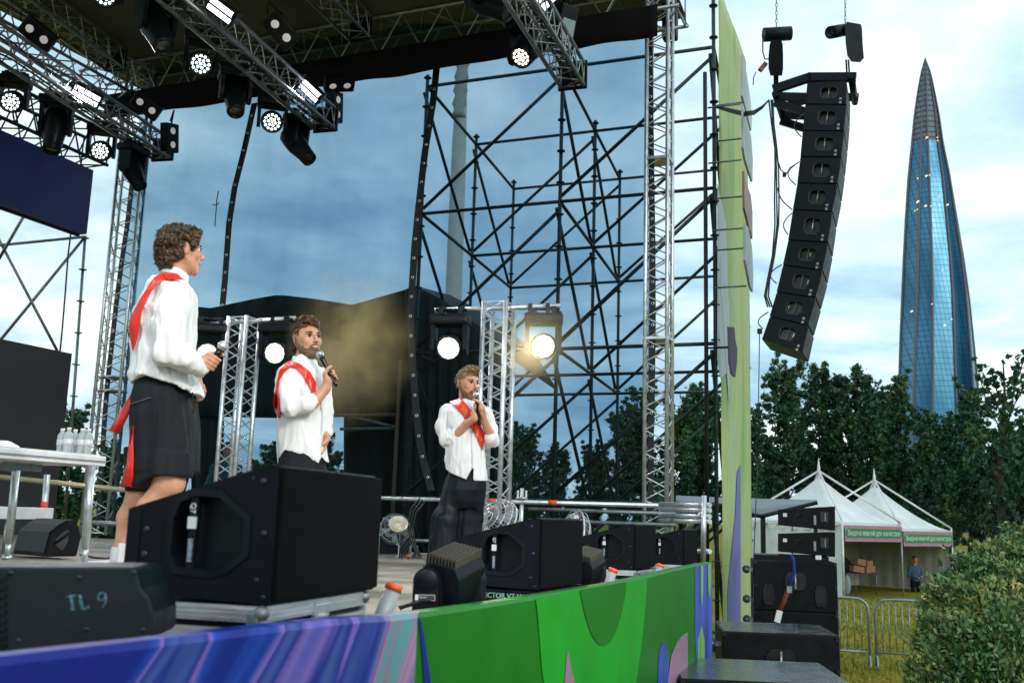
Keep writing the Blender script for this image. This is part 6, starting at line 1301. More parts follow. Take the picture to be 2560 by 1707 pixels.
ribbon(SHF, zz([(362, 560), (366, 700), (372, 860)]), zz([(366, 560), (370, 700), (376, 860)]), D3, 'placket', mat('shirt_seam', (.60, .60, .64), .8), t3, 24, 2, off=.007)
for x, y in ((366, 590), (368, 660), (370, 730), (373, 800)): P = march(SHF, [1060 + x / 3.073], [890 + y / 3.073], D3, off=.009)[0]; MB().sphere(P, .0055, 8, (1, .5, 1)).build('button', TEETH, t3, True)
TR = SDF(.035); rr_ = []
for y, x0, x1, b_ in ((860, 172, 474, .13), (950, 145, 474, .14), (1020, 128, 470, .15), (1110, 112, 462, .13), (1180, 112, 440, .09)):
    a, b = Z3(x0, y), Z3(x1, y); rr_.append((a.z, (a.x + b.x) / 2, D3, (b.x - a.x) / 2, b_))
TR.stack(rr_)
def zf(x, dy=0): p = Z3(x, 1600, dy); return Vector((p.x, p.y, FL + .05))
TR.cap(Z3(240, 1020), Z3(175, 1250, -.02), .098, .122, k=.03); TR.cap(Z3(170, 1250, -.02), zf(140, -.02), .125, .135, k=.03); TR.cap(Z3(385, 1010), Z3(330, 1250, .05), .090, .112, k=.02); TR.cap(Z3(330, 1250, .05), zf(300, .06), .115, .12, k=.02)
fa = fnoise(20, .016, 81, (1, 1, .12)); fb = fnoise(46, .004, 82, (1, 1, .15), True, 2); TR.disp = lambda P: fa(P) + fb(P); TR.cuts = [plane((0, 0, FL + .005), (0, 0, -1))]
mesh_sdf(TR, .0085, 'trousers', BLKS, t3)
for x in (140, 300): F_ = SDF(.03); q = zf(x, -.1); F_.cap(Vector((q.x, q.y + .1, FL + .05)), Vector((q.x + .04, q.y - .05, FL + .04)), .045, .04); F_.cuts = [plane((0, 0, FL), (0, 0, -1))]; mesh_sdf(F_, .008, 'shoe', BLK, t3)
MB().sphere(L3(-.086, -.004, -.004), .010, 10).build('earpiece', BLACKM, t3, True); MB().tube([L3(-.086, -.006, -.01), L3(-.083, -.012, -.06), Z3(290, 330, -.04)], .0022, 5).build('earpiece_wire', CABLE, t3, True)

# -------------------------------------------------------------- small figures at the back
def small_person(lab, hx, hy, Y, k, topm, hairm, arm=None, face=(-.3, -.9, 0), legm=BLK, zfoot=0, h=.011):
    O = at(hx, hy, Y); t = thing('person', lab, 'person', Vector((O.x, O.y, zfoot)))
    def hr(G, L_, Rm, kk): G.ell(L_(0, -.02, .035), (.080 * kk, .098 * kk, .090 * kk), Rm); hloc(G, lambda x, y, z: np.maximum(y - np.interp(z, [-.1, 0, .06, .1], [-.03, -.02, .05, .2]), -.05 - z), kk)
    Sk_, L_, _ = head(t, O, face, (0, 0, 1), k, hr, hairm, beard=False, neck=O + Vector((0, .02, -.2 * k)))
    B = SDF(.03); z0 = O.z - .20 * k; B.stack([(z0 + .02, O.x, O.y + .02, .09, .07), (z0 - .05, O.x, O.y + .02, .20, .11), (z0 - .25, O.x, O.y + .02, .19, .12), (z0 - .55, O.x, O.y + .02, .17, .12)])
    wr = arm[1]; B.cap((O.x - .20, O.y, z0 - .08), (O.x - .25, O.y - .05, z0 - .36), .055, .05); B.cap((O.x - .25, O.y - .05, z0 - .36), (O.x - .06, O.y - .22, z0 - .42), .05, .04)
    B.cap((O.x + .20, O.y, z0 - .08), (O.x + .26, O.y - .05, z0 - .35), .055, .05); B.cap((O.x + .26, O.y - .05, z0 - .35), (O.x + .12, O.y - .25, z0 - .38), .048, .04); B.disp = fnoise(22, .008, 7)
    for q, s_ in (((O.x - .06, O.y - .22, z0 - .42), -1), ((O.x + .12, O.y - .25, z0 - .38), 1)): open_hand(Sk_, q, (.2 * -s_, -.5, .1), (0, 0, -1), 1, 50)
    core(Sk_, Vector((O.x, O.y + .02, z0 + .02)), Vector((O.x, O.y + .02, z0 - .5)), [(Vector((O.x + q * .17, O.y, z0 - .08)), Vector((O.x + q * .245, O.y - .045, z0 - .34)), Vector(e_)) for q, e_ in ((-1, (O.x - .06, O.y - .22, z0 - .42)), (1, (O.x + .12, O.y - .25, z0 - .38)))], [])
    mesh_sdf(Sk_, h * .75, 'body', SKIN, t); mesh_sdf(B, h, 'jacket', topm, t); T_ = SDF(.03)
    for s_ in (-1, 1): T_.cap((O.x + s_ * .08, O.y + .02, z0 - .55), (O.x + s_ * .10, O.y + .02, zfoot + .06), .10, .07)
    T_.ell((O.x, O.y + .02, z0 - .56), (.17, .12, .10)); T_.cuts = [plane((0, 0, zfoot), (0, 0, -1))]; mesh_sdf(T_, h, 'trousers', legm, t); return t
small_person('worker in a dark green jacket behind the rear mesh beside the left lamp stand', 570, 1124, 15.5, 1.0, mat('dark_green_jacket', (.01, .12, .09), .6, var=.3), HAIRD, (0, 0), (.1, -.9, -.1), zfoot=at(570, 1124, 15.5).z - 1.62)
small_person('person in a blue top inside the farther white tent', 2287, 1398, 37.2, 1.05, mat('slate_blue_top', (.05, .11, .17), .8), HAIRD, (0, 0), (.2, -.9, -.1), zfoot=at(2287, 1398, 37.2).z - 1.62 if at(2287, 1398, 37.2).z > 1.62 else 0, h=.016)
# ================================================================ BEYOND THE STAGE
# ---- slender glass tower
D_ = 740.0
tprof = [(145, 2312, 0.3), (183, 2314, 13), (230, 2315, 22), (290, 2317, 32), (365, 2319.5, 40.5), (450, 2325, 54), (556, 2331, 66), (650, 2337, 76), (743, 2342, 84), (830, 2345, 90), (925, 2348.5, 95.5), (1010, 2351, 100), (1100, 2353, 104), (1320, 2360, 106)]
fr0 = [-1, -.55, -.20, .50, .72, .86, 1.0, .3, -.6]; fr1 = [-1, -.88, -.53, .0, .36, .52, 1.0, .4, -.5]
dz0 = [.1, -.45, -.6, -.55, -.35, -.32, .1, .9, .9]; dz1 = [.1, -.45, -.75, -.80, -.42, -.62, .1, .9, .9]
def tow_ring(y):
    cx = float(np.interp(y, [t[0] for t in tprof], [t[1] for t in tprof])); hw = float(np.interp(y, [t[0] for t in tprof], [t[2] for t in tprof]))
    c = at(cx, y, D_); k = hw * D_ / FPX * 1.02; tt = min(1, max(0, (y - 200) / 1000)); tt = 1 - (1 - tt) ** 1.5
    return [Vector((c.x + k * (a * (1 - tt) + b * tt), D_ + k * (e_ * (1 - tt) + f_ * tt), c.z)) for a, b, e_, f_ in zip(fr0, fr1, dz0, dz1)]
ys_ = list(np.linspace(145, 360, 14)) + list(np.linspace(385, 1330, 30))
RG = [tow_ring(y) for y in ys_]
tw = thing('glass_tower', 'tapering blue glass skyscraper with a needle tip at the right', 'skyscraper', (RG[-1][0].x + 25, D_, 0))
def towmat(name, c1, c2, line, metal, rough, fl=4.2, wid=.12, vs_=.0):
    m_ = bpy.data.materials.new(name); m_.use_nodes = True; t_ = m_.node_tree; nn = t_.nodes; ll = t_.links; b_ = nn['Principled BSDF']
    tc = nn.new('ShaderNodeTexCoord'); sp_ = nn.new('ShaderNodeSeparateXYZ'); ll.new(tc.outputs['Object'], sp_.inputs[0])
    def frac(sock, per, w_, skew=None):
        a = nn.new('ShaderNodeMath'); a.operation = 'DIVIDE'; ll.new(sock, a.inputs[0]); a.inputs[1].default_value = per
        f_ = nn.new('ShaderNodeMath'); f_.operation = 'FRACT'; ll.new(a.outputs[0], f_.inputs[0]); g_ = nn.new('ShaderNodeMath'); g_.operation = 'LESS_THAN'; ll.new(f_.outputs[0], g_.inputs[0]); g_.inputs[1].default_value = w_; return g_.outputs[0]
    fz = frac(sp_.outputs[2], fl, wid)
    sk = nn.new('ShaderNodeMath'); sk.operation = 'MULTIPLY_ADD'; ll.new(sp_.outputs[2], sk.inputs[0]); sk.inputs[1].default_value = .1; ll.new(sp_.outputs[0], sk.inputs[2])
    fx = frac(sk.outputs[0], 3.2, .12)
    mxx = nn.new('ShaderNodeMath'); mxx.operation = 'MAXIMUM'; ll.new(fz, mxx.inputs[0]); ll.new(fx, mxx.inputs[1])
    nz = nn.new('ShaderNodeTexNoise'); nz.inputs['Scale'].default_value = .03; nz.inputs['Detail'].default_value = 6; mp_ = nn.new('ShaderNodeMapping'); mp_.inputs['Scale'].default_value = (1.6, 1, .5); ll.new(tc.outputs['Object'], mp_.inputs[0]); ll.new(mp_.outputs[0], nz.inputs['Vector'])
    rp = nn.new('ShaderNodeValToRGB'); ll.new(nz.outputs[0], rp.inputs[0]); e = rp.color_ramp.elements; e[0].position = .38; e[0].color = (*c1, 1); e[1].position = .62; e[1].color = (*c2, 1)
    mc = nn.new('ShaderNodeMix'); mc.data_type = 'RGBA'; ll.new(mxx.outputs[0], mc.inputs[0]); ll.new(rp.outputs[0], mc.inputs[6]); mc.inputs[7].default_value = (*line, 1); ll.new(mc.outputs[2], b_.inputs['Base Color'])
    b_.inputs['Metallic'].default_value = metal; b_.inputs['Roughness'].default_value = rough; return m_
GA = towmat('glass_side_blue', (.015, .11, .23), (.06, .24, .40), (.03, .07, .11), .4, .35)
GB = towmat('glass_front_reflecting', (.035, .20, .34), (.14, .38, .52), (.03, .11, .17), .45, .3)  # same glass, sky reflection painted in as a paler tone
GC = towmat('glass_recess_shaded', (.015, .12, .26), (.04, .20, .36), (.02, .07, .11), .25, .35)  # same glass, shade of the recess painted into the colour
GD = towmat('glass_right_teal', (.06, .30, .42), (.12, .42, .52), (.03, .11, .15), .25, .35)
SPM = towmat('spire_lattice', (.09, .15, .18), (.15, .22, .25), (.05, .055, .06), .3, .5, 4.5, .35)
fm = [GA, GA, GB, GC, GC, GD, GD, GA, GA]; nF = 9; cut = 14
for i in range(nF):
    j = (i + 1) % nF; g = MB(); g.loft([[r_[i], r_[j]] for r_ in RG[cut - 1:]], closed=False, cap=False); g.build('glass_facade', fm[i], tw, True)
g = MB(); g.loft(RG[:cut], closed=True, cap=True); g.build('spire', SPM, tw, True)
RIBM = mat('bronze_grey_rib', (.12, .11, .12), .5)
for i in (0, 1, 2, 3, 5, 6):
    g = MB(); g.tube([r_[i] + Vector((0, -.6, 0)) for r_ in RG], [max(.15, min(1.0, .15 + .06 * k)) for k in range(len(RG))], 5); g.build('rib', RIBM, tw, True)
LITW = mat('lit_tower_window', (1, .8, .5), .5, emit=(1, .66, .28), estr=.9)
for k, (x, y) in enumerate(((2317, 344), (2343, 344), (2344, 352), (2316, 440), (2324, 438), (2294, 446), (2295, 504), (2292, 507), (2349, 492), (2314, 515), (2327, 515), (2349, 513), (2369, 512), (2293, 524), (2287, 527), (2279, 778), (2356, 675), (2379, 798), (2362, 813), (2330, 760))):
    p = at(x, y, D_ - 42 if y > 400 else D_ - 22); q = .75 if k % 3 else 1.3
    lo, hi = None, None
    MB().box(p, (q * 1.4, .3, q * .8), Matrix.Rotation(rad(-30), 3, 'Y')).build('lit_window', LITW, tw, True)
# ---- grey tapered pole far behind the scaffold
t = thing('tall_pole', 'thick pale grey tapering pole rising behind the scaffold', 'pole', Vector((*at(1128, 1200, 30).xy, 0)))
pts = [Vector((*at(1122, 1200, 30).xy, 0)), at(1133, 765, 30), at(1139, 600, 30), at(1148, 360, 30), at(1156, 170, 30), at(1160, 60, 30)]
MB().tube(pts, [.27, .255, .25, .225, .165, .15], 18).build('shaft', mat('pale_grey_paint', (.50, .50, .46), .6, var=.15, scale=2), t, True)
R = []
for i in range(14):
    f = i / 13; c = at(1149 - 3 * f + 8 * (1 - f) , 150 + 145 * f, 29.9); R.append([c + Vector((math.cos(a) * (.20 + .04 * math.sin(i * 2.1)), math.sin(a) * .22, 0)) for a in [2 * math.pi * j / 10 for j in range(10)]])
MB().loft(R, smooth=True).build('wrapped_cover', mat('grey_wrap', (.35, .36, .33), .8), t, True)
# ---- black tent behind the mesh
bt_ = thing('black_tent', 'black draped canopy tent with side curtains behind the mesh wall', 'tent', Vector((*at(850, 1200, 17).xy, 0)))
TENTM = bpy.data.materials.new('black_tent_cloth'); TENTM.use_nodes = True; b_ = TENTM.node_tree.nodes['Principled BSDF']; nz = TENTM.node_tree.nodes.new('ShaderNodeTexNoise'); nz.inputs['Scale'].default_value = .8; nz.inputs['Detail'].default_value = 5
rp = TENTM.node_tree.nodes.new('ShaderNodeValToRGB'); TENTM.node_tree.links.new(nz.outputs[0], rp.inputs[0]); rp.color_ramp.elements[0].color = (.012, .013, .012, 1); rp.color_ramp.elements[1].color = (.035, .036, .03, 1); TENTM.node_tree.links.new(rp.outputs[0], b_.inputs['Base Color']); b_.inputs['Roughness'].default_value = .8
YB = 16.4
topl = [(478, 765), (527, 770), (574, 760), (630, 748), (687, 738), (709, 738), (780, 746), (850, 757), (880, 762), (950, 742), (1010, 725), (1038, 714)]
def cloth(name, tl, bl, nx, ny, amp, seed, Y=YB):
    xs = np.linspace(tl[0][0], tl[-1][0], nx); R = []
    for i, x in enumerate(xs):
        y0 = float(np.interp(x, [p[0] for p in tl], [p[1] for p in tl])); y1 = float(np.interp(x, [p[0] for p in bl], [p[1] for p in bl])); row = []
        for k in range(ny):
            f = k / (ny - 1); row.append(at(x, y0 + (y1 - y0) * f, Y + amp * (math.sin(i * 1.25 + seed + 1.5 * f) + .5 * math.sin(i * .53 + seed * 3)) * (.35 + .65 * f)))
        R.append(row)
    o = MB().loft(R, closed=False, cap=False, smooth=True).build(name, TENTM, bt_, True); s_ = o.modifiers.new('th', 'SOLIDIFY'); s_.thickness = .01; return o
cloth('valance', topl, [(478, 1040), (700, 1045), (850, 1036), (1005, 1034), (1038, 1035)], 60, 8, .05, 1)
cloth('curtain', [(1012, 724), (1038, 714), (1100, 746), (1160, 790), (1210, 830), (1262, 860)], [(1012, 1390), (1262, 1390)], 46, 10, .10, 3, YB - .25)
cloth('curtain', [(478, 900), (560, 900)], [(478, 1400), (575, 1400)], 16, 8, .07, 5, YB + .1)
cloth('curtain', [(860, 1030), (1012, 1030)], [(935, 1395), (1012, 1395)], 20, 6, .06, 8, YB + 1.6)
R = []
for x, y in topl + [(1100, 746), (1160, 790), (1262, 860)]:
    R.append([at(x, y, YB), at(x, y, YB) + Vector((.5, 1.8, .25)), at(x, y, YB) + Vector((1.1, 3.8, -.3))])
MB().loft(R, closed=False, cap=False, smooth=True).build('roof', TENTM, bt_, True)
BRN = mat('rusty_tube', (.20, .11, .05), .6, .3)
for x, y0, y1, Y in ((1001, 900, 1400, 16.0), (560, 900, 1400, 16.6)): MB().cyl(at(x, y0, Y), Vector((*at(x, y0, Y).xy, 0)), .03, 8).build('post', BRN, bt_, True)
MB().cyl(at(700, 1040, 16.3), at(1000, 1036, 16.3), .03, 8).build('beam', BRN, bt_, True); MB().cyl(at(850, 1072, 16.3), at(985, 1070, 16.3), .025, 8).build('beam', GALV, bt_, True); MB().cyl(at(880, 1040, 16.3), at(990, 1068, 16.3), .025, 8).build('beam', GALV, bt_, True)
t = thing('rear_platform', 'low black platform behind the rear mesh carrying the worker in green', 'platform', Vector((*at(560, 1300, 15.6).xy, 0)))
cP = Vector((*at(570, 1300, 15.6).xy, 0)); zP = at(560, 1100, 15.6).z - 1.74
MB().box(cP + Z * (zP - .06), (2.2, 1.4, .12)).build('deck', BLACKP, t, True)
for sx_ in (-1, 1):
    for sy_ in (-.55, .55): MB().cyl(cP + Vector((sx_, sy_, 0)), cP + Vector((sx_, sy_, zP - .1)), .03, 8).build('leg', GALV, t, True)

# ---- line array
PA = thing  # alias
P0A = at(2110, 230, 12.0)
def ata(x, y): return atp(x, y, U, P0A)
AL = [(870, 562), (857, 712), (839, 892), (823, 1070), (802, 1250), (772, 1430), (740, 1640), (704, 1811), (661, 1995), (613, 2162), (560, 2322)]; AR = [(1133, 549), (1129, 715), (1114, 895), (1095, 1073), (1070, 1256), (1033, 1445), (1004, 1655), (967, 1846), (920, 2032), (869, 2222), (830, 2412)]
cabs = [((AL[i][0], AL[i][1] + 5), (AR[i][0], AR[i][1] + 5), (AR[i + 1][0], AR[i + 1][1] - 3), (AL[i + 1][0], AL[i + 1][1] - 3)) for i in range(10)]
ordn = ['topmost', 'second from the top', 'third from the top', 'fourth from the top', 'fifth from the top', 'fifth from the bottom', 'fourth from the bottom', 'third from the bottom', 'second from the bottom', 'lowest']
ARRM = mat('teal_black_cabinet', (.005, .011, .014), .5, spec=.2, bump=.3, bscale=300, var=.3, scale=10, bdist=.003)
GRNL = mat('green_marker', (.15, .55, .12), .5)
s3_ = lambda p: (1700 + p[0] / 2.735, p[1] / 2.735)
for i, q in enumerate(cabs):
    A, B, C_, Dd = [ata(*s3_(p)) for p in q]
    t = thing('array_speaker', 'black array loudspeaker cabinet, %s of the hanging column' % ordn[i], 'loudspeaker', (A + C_) / 2, group='cabinets of the hanging line array')
    ex = U * .82; g = MB()
    xa = (B - A).normalized(); za_ = (A - Dd).normalized(); c = (A + B + C_ + Dd) / 4; w_ = (B - A).length; h_ = (A - Dd).length
    oc = [c + xa * (w_ * (.08 + .235 * x)) + za_ * (h_ * .38 * z_) for x, z_ in ((-1, -.35), (-1, .5), (-.7, .75), (.7, .75), (1, .5), (1, -.35), (.6, -.75), (-.6, -.75))]
    ring_fill(g, [Dd, A, B, C_], oc); O4 = [A, B, C_, Dd]
    g.add(O4 + [p + ex for p in O4], [(k, (k + 1) % 4, 4 + (k + 1) % 4, 4 + k) for k in range(4)] + [(4, 5, 6, 7)]); g.build('cabinet', ARRM, t, True)
    g = MB(); m_ = 8; lip = [p - U * .004 for p in oc]; inn_ = [c + xa * w_ * .08 + (p - c - xa * w_ * .08) * .85 for p in oc]; pk = [p + U * .07 for p in inn_]
    g.add(oc + lip + inn_ + pk, [(k * m_ + j, k * m_ + (j + 1) % m_, (k + 1) * m_ + (j + 1) % m_, (k + 1) * m_ + j) for k in range(3) for j in range(m_)]); g.add(pk, [tuple(range(m_))]); hp = g.build('handle_pocket', POCK, t, True)
    MB().box(c + xa * w_ * .08 + U * .004, (.010, .012, h_ * .45), basis(xa, U, za_)).build('handle_bar', mat('dim_steel_bar', (.10, .12, .12), .5, .3), hp, True)
    k_ = (0, 0, 0, .0, 0, -.0, .03, .075, -.075, .07)[i]
    MB().box(c + xa * (w_ * .08 + k_) + U * -.001, (.012, .006, h_ * .16), basis(xa, U, za_)).build('marker', GRNL if i not in (5, 9) else WHT, hp, True)
    nF_ = xa; pb = MB(); F = [B, C_, C_ + ex, B + ex]; F = [(p + (sum(F, Vector()) / 4 - p) * .06) for p in F]; pb.prism(F, xa * .012); pb.build('grille', mat('array_grille', (.008, .012, .014), .6, .2), t, True)
    g = MB(); r_ = C_ + za_ * .02 - xa * .06
    for s_ in (0, 1): g.box(r_ - U * .008 + xa * s_ * .0 + za_ * s_ * .05, (.03, .012, .03), basis(xa, U, za_))
    g.build('rigging_pin', mat('steel_bar', (.3, .33, .33), .4, .5), t, True)
ff = thing('fly_frame', 'black angled steel frame the loudspeaker column hangs from', 'rigging frame', ata(1960, 215))
def beam(name, pts, wd, th, m_=BLACKM, par=ff, dep=0):
    for a, b in zip(pts[:-1], pts[1:]):
        a = ata(*s3_(a)) + U * dep; b = ata(*s3_(b)) + U * dep; d = (b - a).normalized()
        MB().box((a + b) / 2, ((b - a).length + wd * .4, th, wd), basis(d, U, d.cross(U).normalized() * 1)).build(name, m_, par, True)
for dep in (.10, .75):
    beam('beam', [(640, 590), (880, 510), (1190, 508)], .11 if dep < .5 else .09, .08, dep=dep)
    beam('strut', [(650, 640), (860, 645)], .10, .06, dep=dep); beam('strut', [(650, 685), (850, 745)], .10, .06, dep=dep)
for p in ((650, 640), (1170, 515)):
    a = ata(*s3_(p)); MB().cyl(a, a + U * .9, .045, 8).build('cross_tube', BLACKM, ff, True)
def chain(name, lab, px, y0, y1, Y, par=None):
    a, b = at(px, y0, Y), at(px, y1, Y); t = par or thing(name, lab, 'chain', b); g = MB(); n_ = int((a - b).length / .055)
    for i in range(n_):
        c = b.lerp(a, (i + .5) / n_); s_ = Vector((1, 0, 0)) if i % 2 else Vector((0, 1, 0)); 
        g.tube([c + s_ * math.cos(q) * .013 + Z * math.sin(q) * .036 for q in [2 * math.pi * k / 8 for k in range(8)]], .005, 4, closed=True)
    g.build('links', GALV, t, True); return t
for lab, kind, Y in (('black chain hoist with a wide top drum hanging left over the column', 0, 12.5), ('black chain hoist hanging right over the column with a boxy body', 1, 12.5)):
    if kind == 0:
        t = thing('chain_hoist', lab, 'chain hoist', at(1940, 120, Y), group='chain hoists of the line array'); chain('', '', 1941, -60, 68, Y, t)
        a, b = at(1909, 88, Y), at(1977, 84, Y); MB().cyl(a, b, .095, 18).build('drum', ARRM, t, True)
        g = MB(); g.loft([[at(x, y, Y + dy) for x, dy in ((x0, -.09), (x1, -.09), (x1, .12), (x0, .12))] for (x0, x1, y) in ((1928, 1953, 100), (1924, 1957, 112), (1921, 1958, 140), (1921, 1958, 172), (1926, 1955, 190))]); g.build('chain_bag', DARKCLOTH, t, True)
        MB().tube([at(1907, 90, Y), at(1907, 130, Y), at(1912, 148, Y), at(1925, 148, Y)], .01, 5).build('cable', CABLE, t, True)
        MB().box(at(1907, 168, Y), (.06, .06, .13), Matrix.Rotation(rad(38), 3, 'Y')).build('tag', mat('orange_brown_tag', (.30, .10, .04), .7), t, True)
        for k in (-4, 0, 4): MB().cyl(at(1940 + k, 188, Y), at(1940 + k, 215, Y), .012, 6).build('hook_strap', BLACKM, t, True)
        MB().tube([at(1890, 180, Y), at(1884, 195, Y), at(1883, 213, Y)], .007, 5).build('cable', CABLE, t, True)
    else:
        t = thing('chain_hoist', lab, 'chain hoist', at(2120, 110, Y), group='chain hoists of the line array'); chain('', '', 2113, -60, 60, Y, t)
        g = MB(); g.loft([[at(x, y, Y + dy) for x, y, dy in ((x0, y0, -.1), (x1, y1, -.1), (x1, y1, .15), (x0, y0, .15))] for (x0, y0, x1, y1) in ((2117, 55, 2152, 61), (2112, 66, 2155, 72), (2114, 110, 2157, 112), (2118, 140, 2160, 146), (2128, 155, 2150, 157))]); g.build('chain_bag', ARRM, t, True)
        a, b = at(2076, 82, Y - .1), at(2108, 76, Y + .1); MB().cyl(a, b, .085, 18).build('drum', ARRM, t, True); MB().lathe([(.001, 0), (.05, 0), (.052, .008)], a, a - b, 16).build('drum_cap', GALV, t, True)
        for k in (-3, 3): MB().cyl(at(2118 + k, 150, Y), at(2120 + k, 180, Y), .012, 6).build('hook_strap', BLACKM, t, True)
t = thing('array_cable', 'black cables running from the corner post to the hanging column and down', 'cable', at(1930, 300, 12.2))
for k in range(4):
    MB().tube([at(x, y + 3 * k * math.sin(i * .6 + .3), 12.2 + (13.6 - 12.2) * (1 - min(1, i / 4))) for i, (x, y) in enumerate(((1788, 266), (1820, 272), (1860, 281), (1885, 278), (1905, 267), (1922, 252)))], .012, 6).build('cable', CABLE, t, True)
for k in range(3):
    MB().tube([at(x - 3 + 4 * k + (2 * math.sin(i * 1.3 + k)), y, 12.2) for i, (x, y) in enumerate(((1925, 250), (1930, 310), (1939, 370), (1942, 420), (1941, 500), (1940, 560), (1932, 640), (1921, 700 ), (1916, 740), (1924, 768)))], .010, 6).build('cable', CABLE, t, True)
MB().tube([at(x, y, 12.2) for x, y in ((1944, 400), (1952, 425), (1966, 435), (1975, 420), (1998, 405))], .009, 6).build('cable', CABLE, t, True); MB().box(at(1961, 437, 12.2), (.04, .04, .055)).build('connector', BLACKM, t, True)
for (x0, y0, x1, y1, bu) in ((2012, 283, 2004, 343, 22), (1998, 405, 1990, 463, 24), (1980, 533, 1970, 587, 16), (1954, 662, 1942, 709, 22), (1921, 780, 1907, 822, 18), (1945, 470, 1981, 525, 10)):
    MB().tube([at(x0 + (x1 - x0) * f - bu * math.sin(math.pi * f), y0 + (y1 - y0) * f, 12.05) for f in np.linspace(0, 1, 9)], .008, 6).build('link_cable', CABLE, t, True)
t = thing('tether_line', 'thin rope hanging down from the lowest array cabinet', 'rope', at(1897, 830, 12)); MB().cyl(at(1899, 828, 12), at(1894, 1160, 12), .006, 5).cyl(at(1894, 1160, 12), at(1880, 1500, 12), .006, 5).build('rope', CABLE, t, True); MB().box(at(1899, 828, 12), (.05, .05, .06)).build('knot', BLACKM, t, True)

# ---- subwoofer stacks
SUBM = mat('black_sub_paint', (.005, .006, .008), .45, spec=.15, bump=.3, bscale=200, var=.3, scale=6, bdist=.003); WET = mat('wet_black_lid', (.012, .015, .018), .25, var=.5, scale=7, bump=.25, bscale=30, coat=.35)
def sub(lab, TLp, TRp, Y, h_, dep, wheels=True, lid=WET, gname='subwoofers stacked beside the stage', zt_=None, kind='sub'):
    A = at(TLp[0], TLp[1], Y); d = ray(*TRp); nrm = None
    B = at(TRp[0], TRp[1], Y * .985); z_ = (A.z + B.z) / 2 if zt_ is None else zt_; A.z = B.z = z_; xa = (B - A).normalized(); ya = Z.cross(xa).normalized(); w_ = (B - A).length
    t = thing('subwoofer' if kind == 'sub' else 'array_speaker', lab, 'loudspeaker', A - Z * h_, basis(xa, ya, Z), group=gname)
    g = MB(); g.box((w_ / 2, dep / 2 + .01, h_ / 2), (w_, dep - .02, h_ - .004), None, .008); g.build('cabinet', SUBM, t)
    if lid is not None: MB().box((w_ / 2, dep / 2, h_ + .001), (w_ - .03, dep - .03, .006)).build('lid', lid, t)
    def port(name, cx, cz, ww, hh, n_=8):
        pts = [(cx + ww * x, cz + hh * z2) for x, z2 in ((-.5, -.25), (-.5, .25), (-.32, .5), (.32, .5), (.5, .25), (.5, -.25), (.32, -.5), (-.32, -.5))]
        g = MB(); o_ = [(x, -.006, z2) for x, z2 in pts]; i_ = [(cx + (x - cx) * .88, -.006, cz + (z2 - cz) * .88) for x, z2 in pts]; k_ = [(x, .05, z2) for x, _, z2 in i_]; o0 = [(x, .003, z2) for x, z2 in pts]
        g.add(o0 + o_ + i_ + k_, [(a * 8 + b, a * 8 + (b + 1) % 8, (a + 1) * 8 + (b + 1) % 8, (a + 1) * 8 + b) for a in range(3) for b in range(8)]); g.add([(x, -.0005, z2) for x, _, z2 in i_], [tuple(range(8))]); return g.build(name, POCK, t)
    hp = port('handle_pocket', w_ * .5, h_ * .60, w_ * .25, h_ * .36); MB().box((w_ * .5, -.008, h_ * .60), (.018, .012, h_ * .30)).build('handle_bar', mat('steel_bar', (.3, .33, .33), .4, .5), hp)
    MB().box((w_ * .5, -.016, h_ * .62), (.012, .004, h_ * .10)).build('sticker', WHT, hp)
    if kind == 'sub':
        port('port', w_ * .18, h_ * .32, w_ * .14, h_ * .42); port('port', w_ * .80, h_ * .32, w_ * .14, h_ * .42)
    g = MB()
    for x in (.02, w_ - .02):
        for z2 in (.03, h_ - .03, h_ * .5): g.box((x, -.003, z2), (.03, .01, .035))
    g.build('corner_hardware', mat('dark_steel_screw', (.05, .055, .07), .25, .8), t)
    if wheels:
        for z2 in (h_ * .2, h_ * .8):
            hb = MB().box((-.03, dep * .12, z2), (.06, .05, .04)).build('caster_bracket', GALV, t)
            MB().lathe([(.02, -.018), (.045, -.02), (.05, -.01), (.05, .01), (.045, .02), (.02, .018)], (-.085, dep * .12, z2), (0, 1, 0), 16).build('wheel', mat('dark_blue_rubber', (.01, .014, .04), .5), hb)
            MB().lathe([(.001, -.021), (.02, -.021), (.02, .021), (.001, .021)], (-.085, dep * .12, z2), (0, 1, 0), 12).build('wheel_hub', GALV, hb)
    return t, z_
H_ = .60
sub('near subwoofer, only its wet grey lid in view at the bottom edge', (1700, 1690), (2140, 1722), 6.6, H_, 1.05, False)
ts, zt1 = sub('subwoofer with a wet lid and wheels, directly behind the nearest lid', (1806, 1578), (2100, 1590), 9.3, H_, 1.0)
sub('subwoofer under the wet lidded one, mostly hidden', (1806, 1578), (2100, 1590), 9.3, zt1 - H_ - .004, 1.0, False, None, zt_=zt1 - H_ - .002)
tu, zt2 = sub('upper subwoofer of the tall stack, a blue strap running over it', (1884, 1397), (2093, 1408), 12.6, H_, .9, lid=None)
sub('lower subwoofer of the tall stack behind the wet lid', (1884, 1397), (2093, 1408), 12.6, H_, .9, lid=None, zt_=zt2 - H_ - .003)
sub('bottom subwoofer of the tall stack, hidden low', (1884, 1397), (2093, 1408), 12.6, zt2 - 2 * H_ - .008, .9, False, None, zt_=zt2 - 2 * H_ - .006)
t = thing('amplifier_plate', 'flat black plate with white stickers on top of the tall subwoofer stack', 'equipment plate', at(1990, 1392, 12.7))
a, b = at(1902, 1394, 12.8), at(2088, 1398, 12.6); MB().box((a + b) / 2 + Vector((0, .35, 0)), ((b - a).length, .7, .07), frame_from(Z.cross(b - a) * 1)).build('plate', BLACKM, t, True); MB().box(at(2046, 1393, 12.28), (.07, .01, .05)).build('sticker', WHT, t, True)
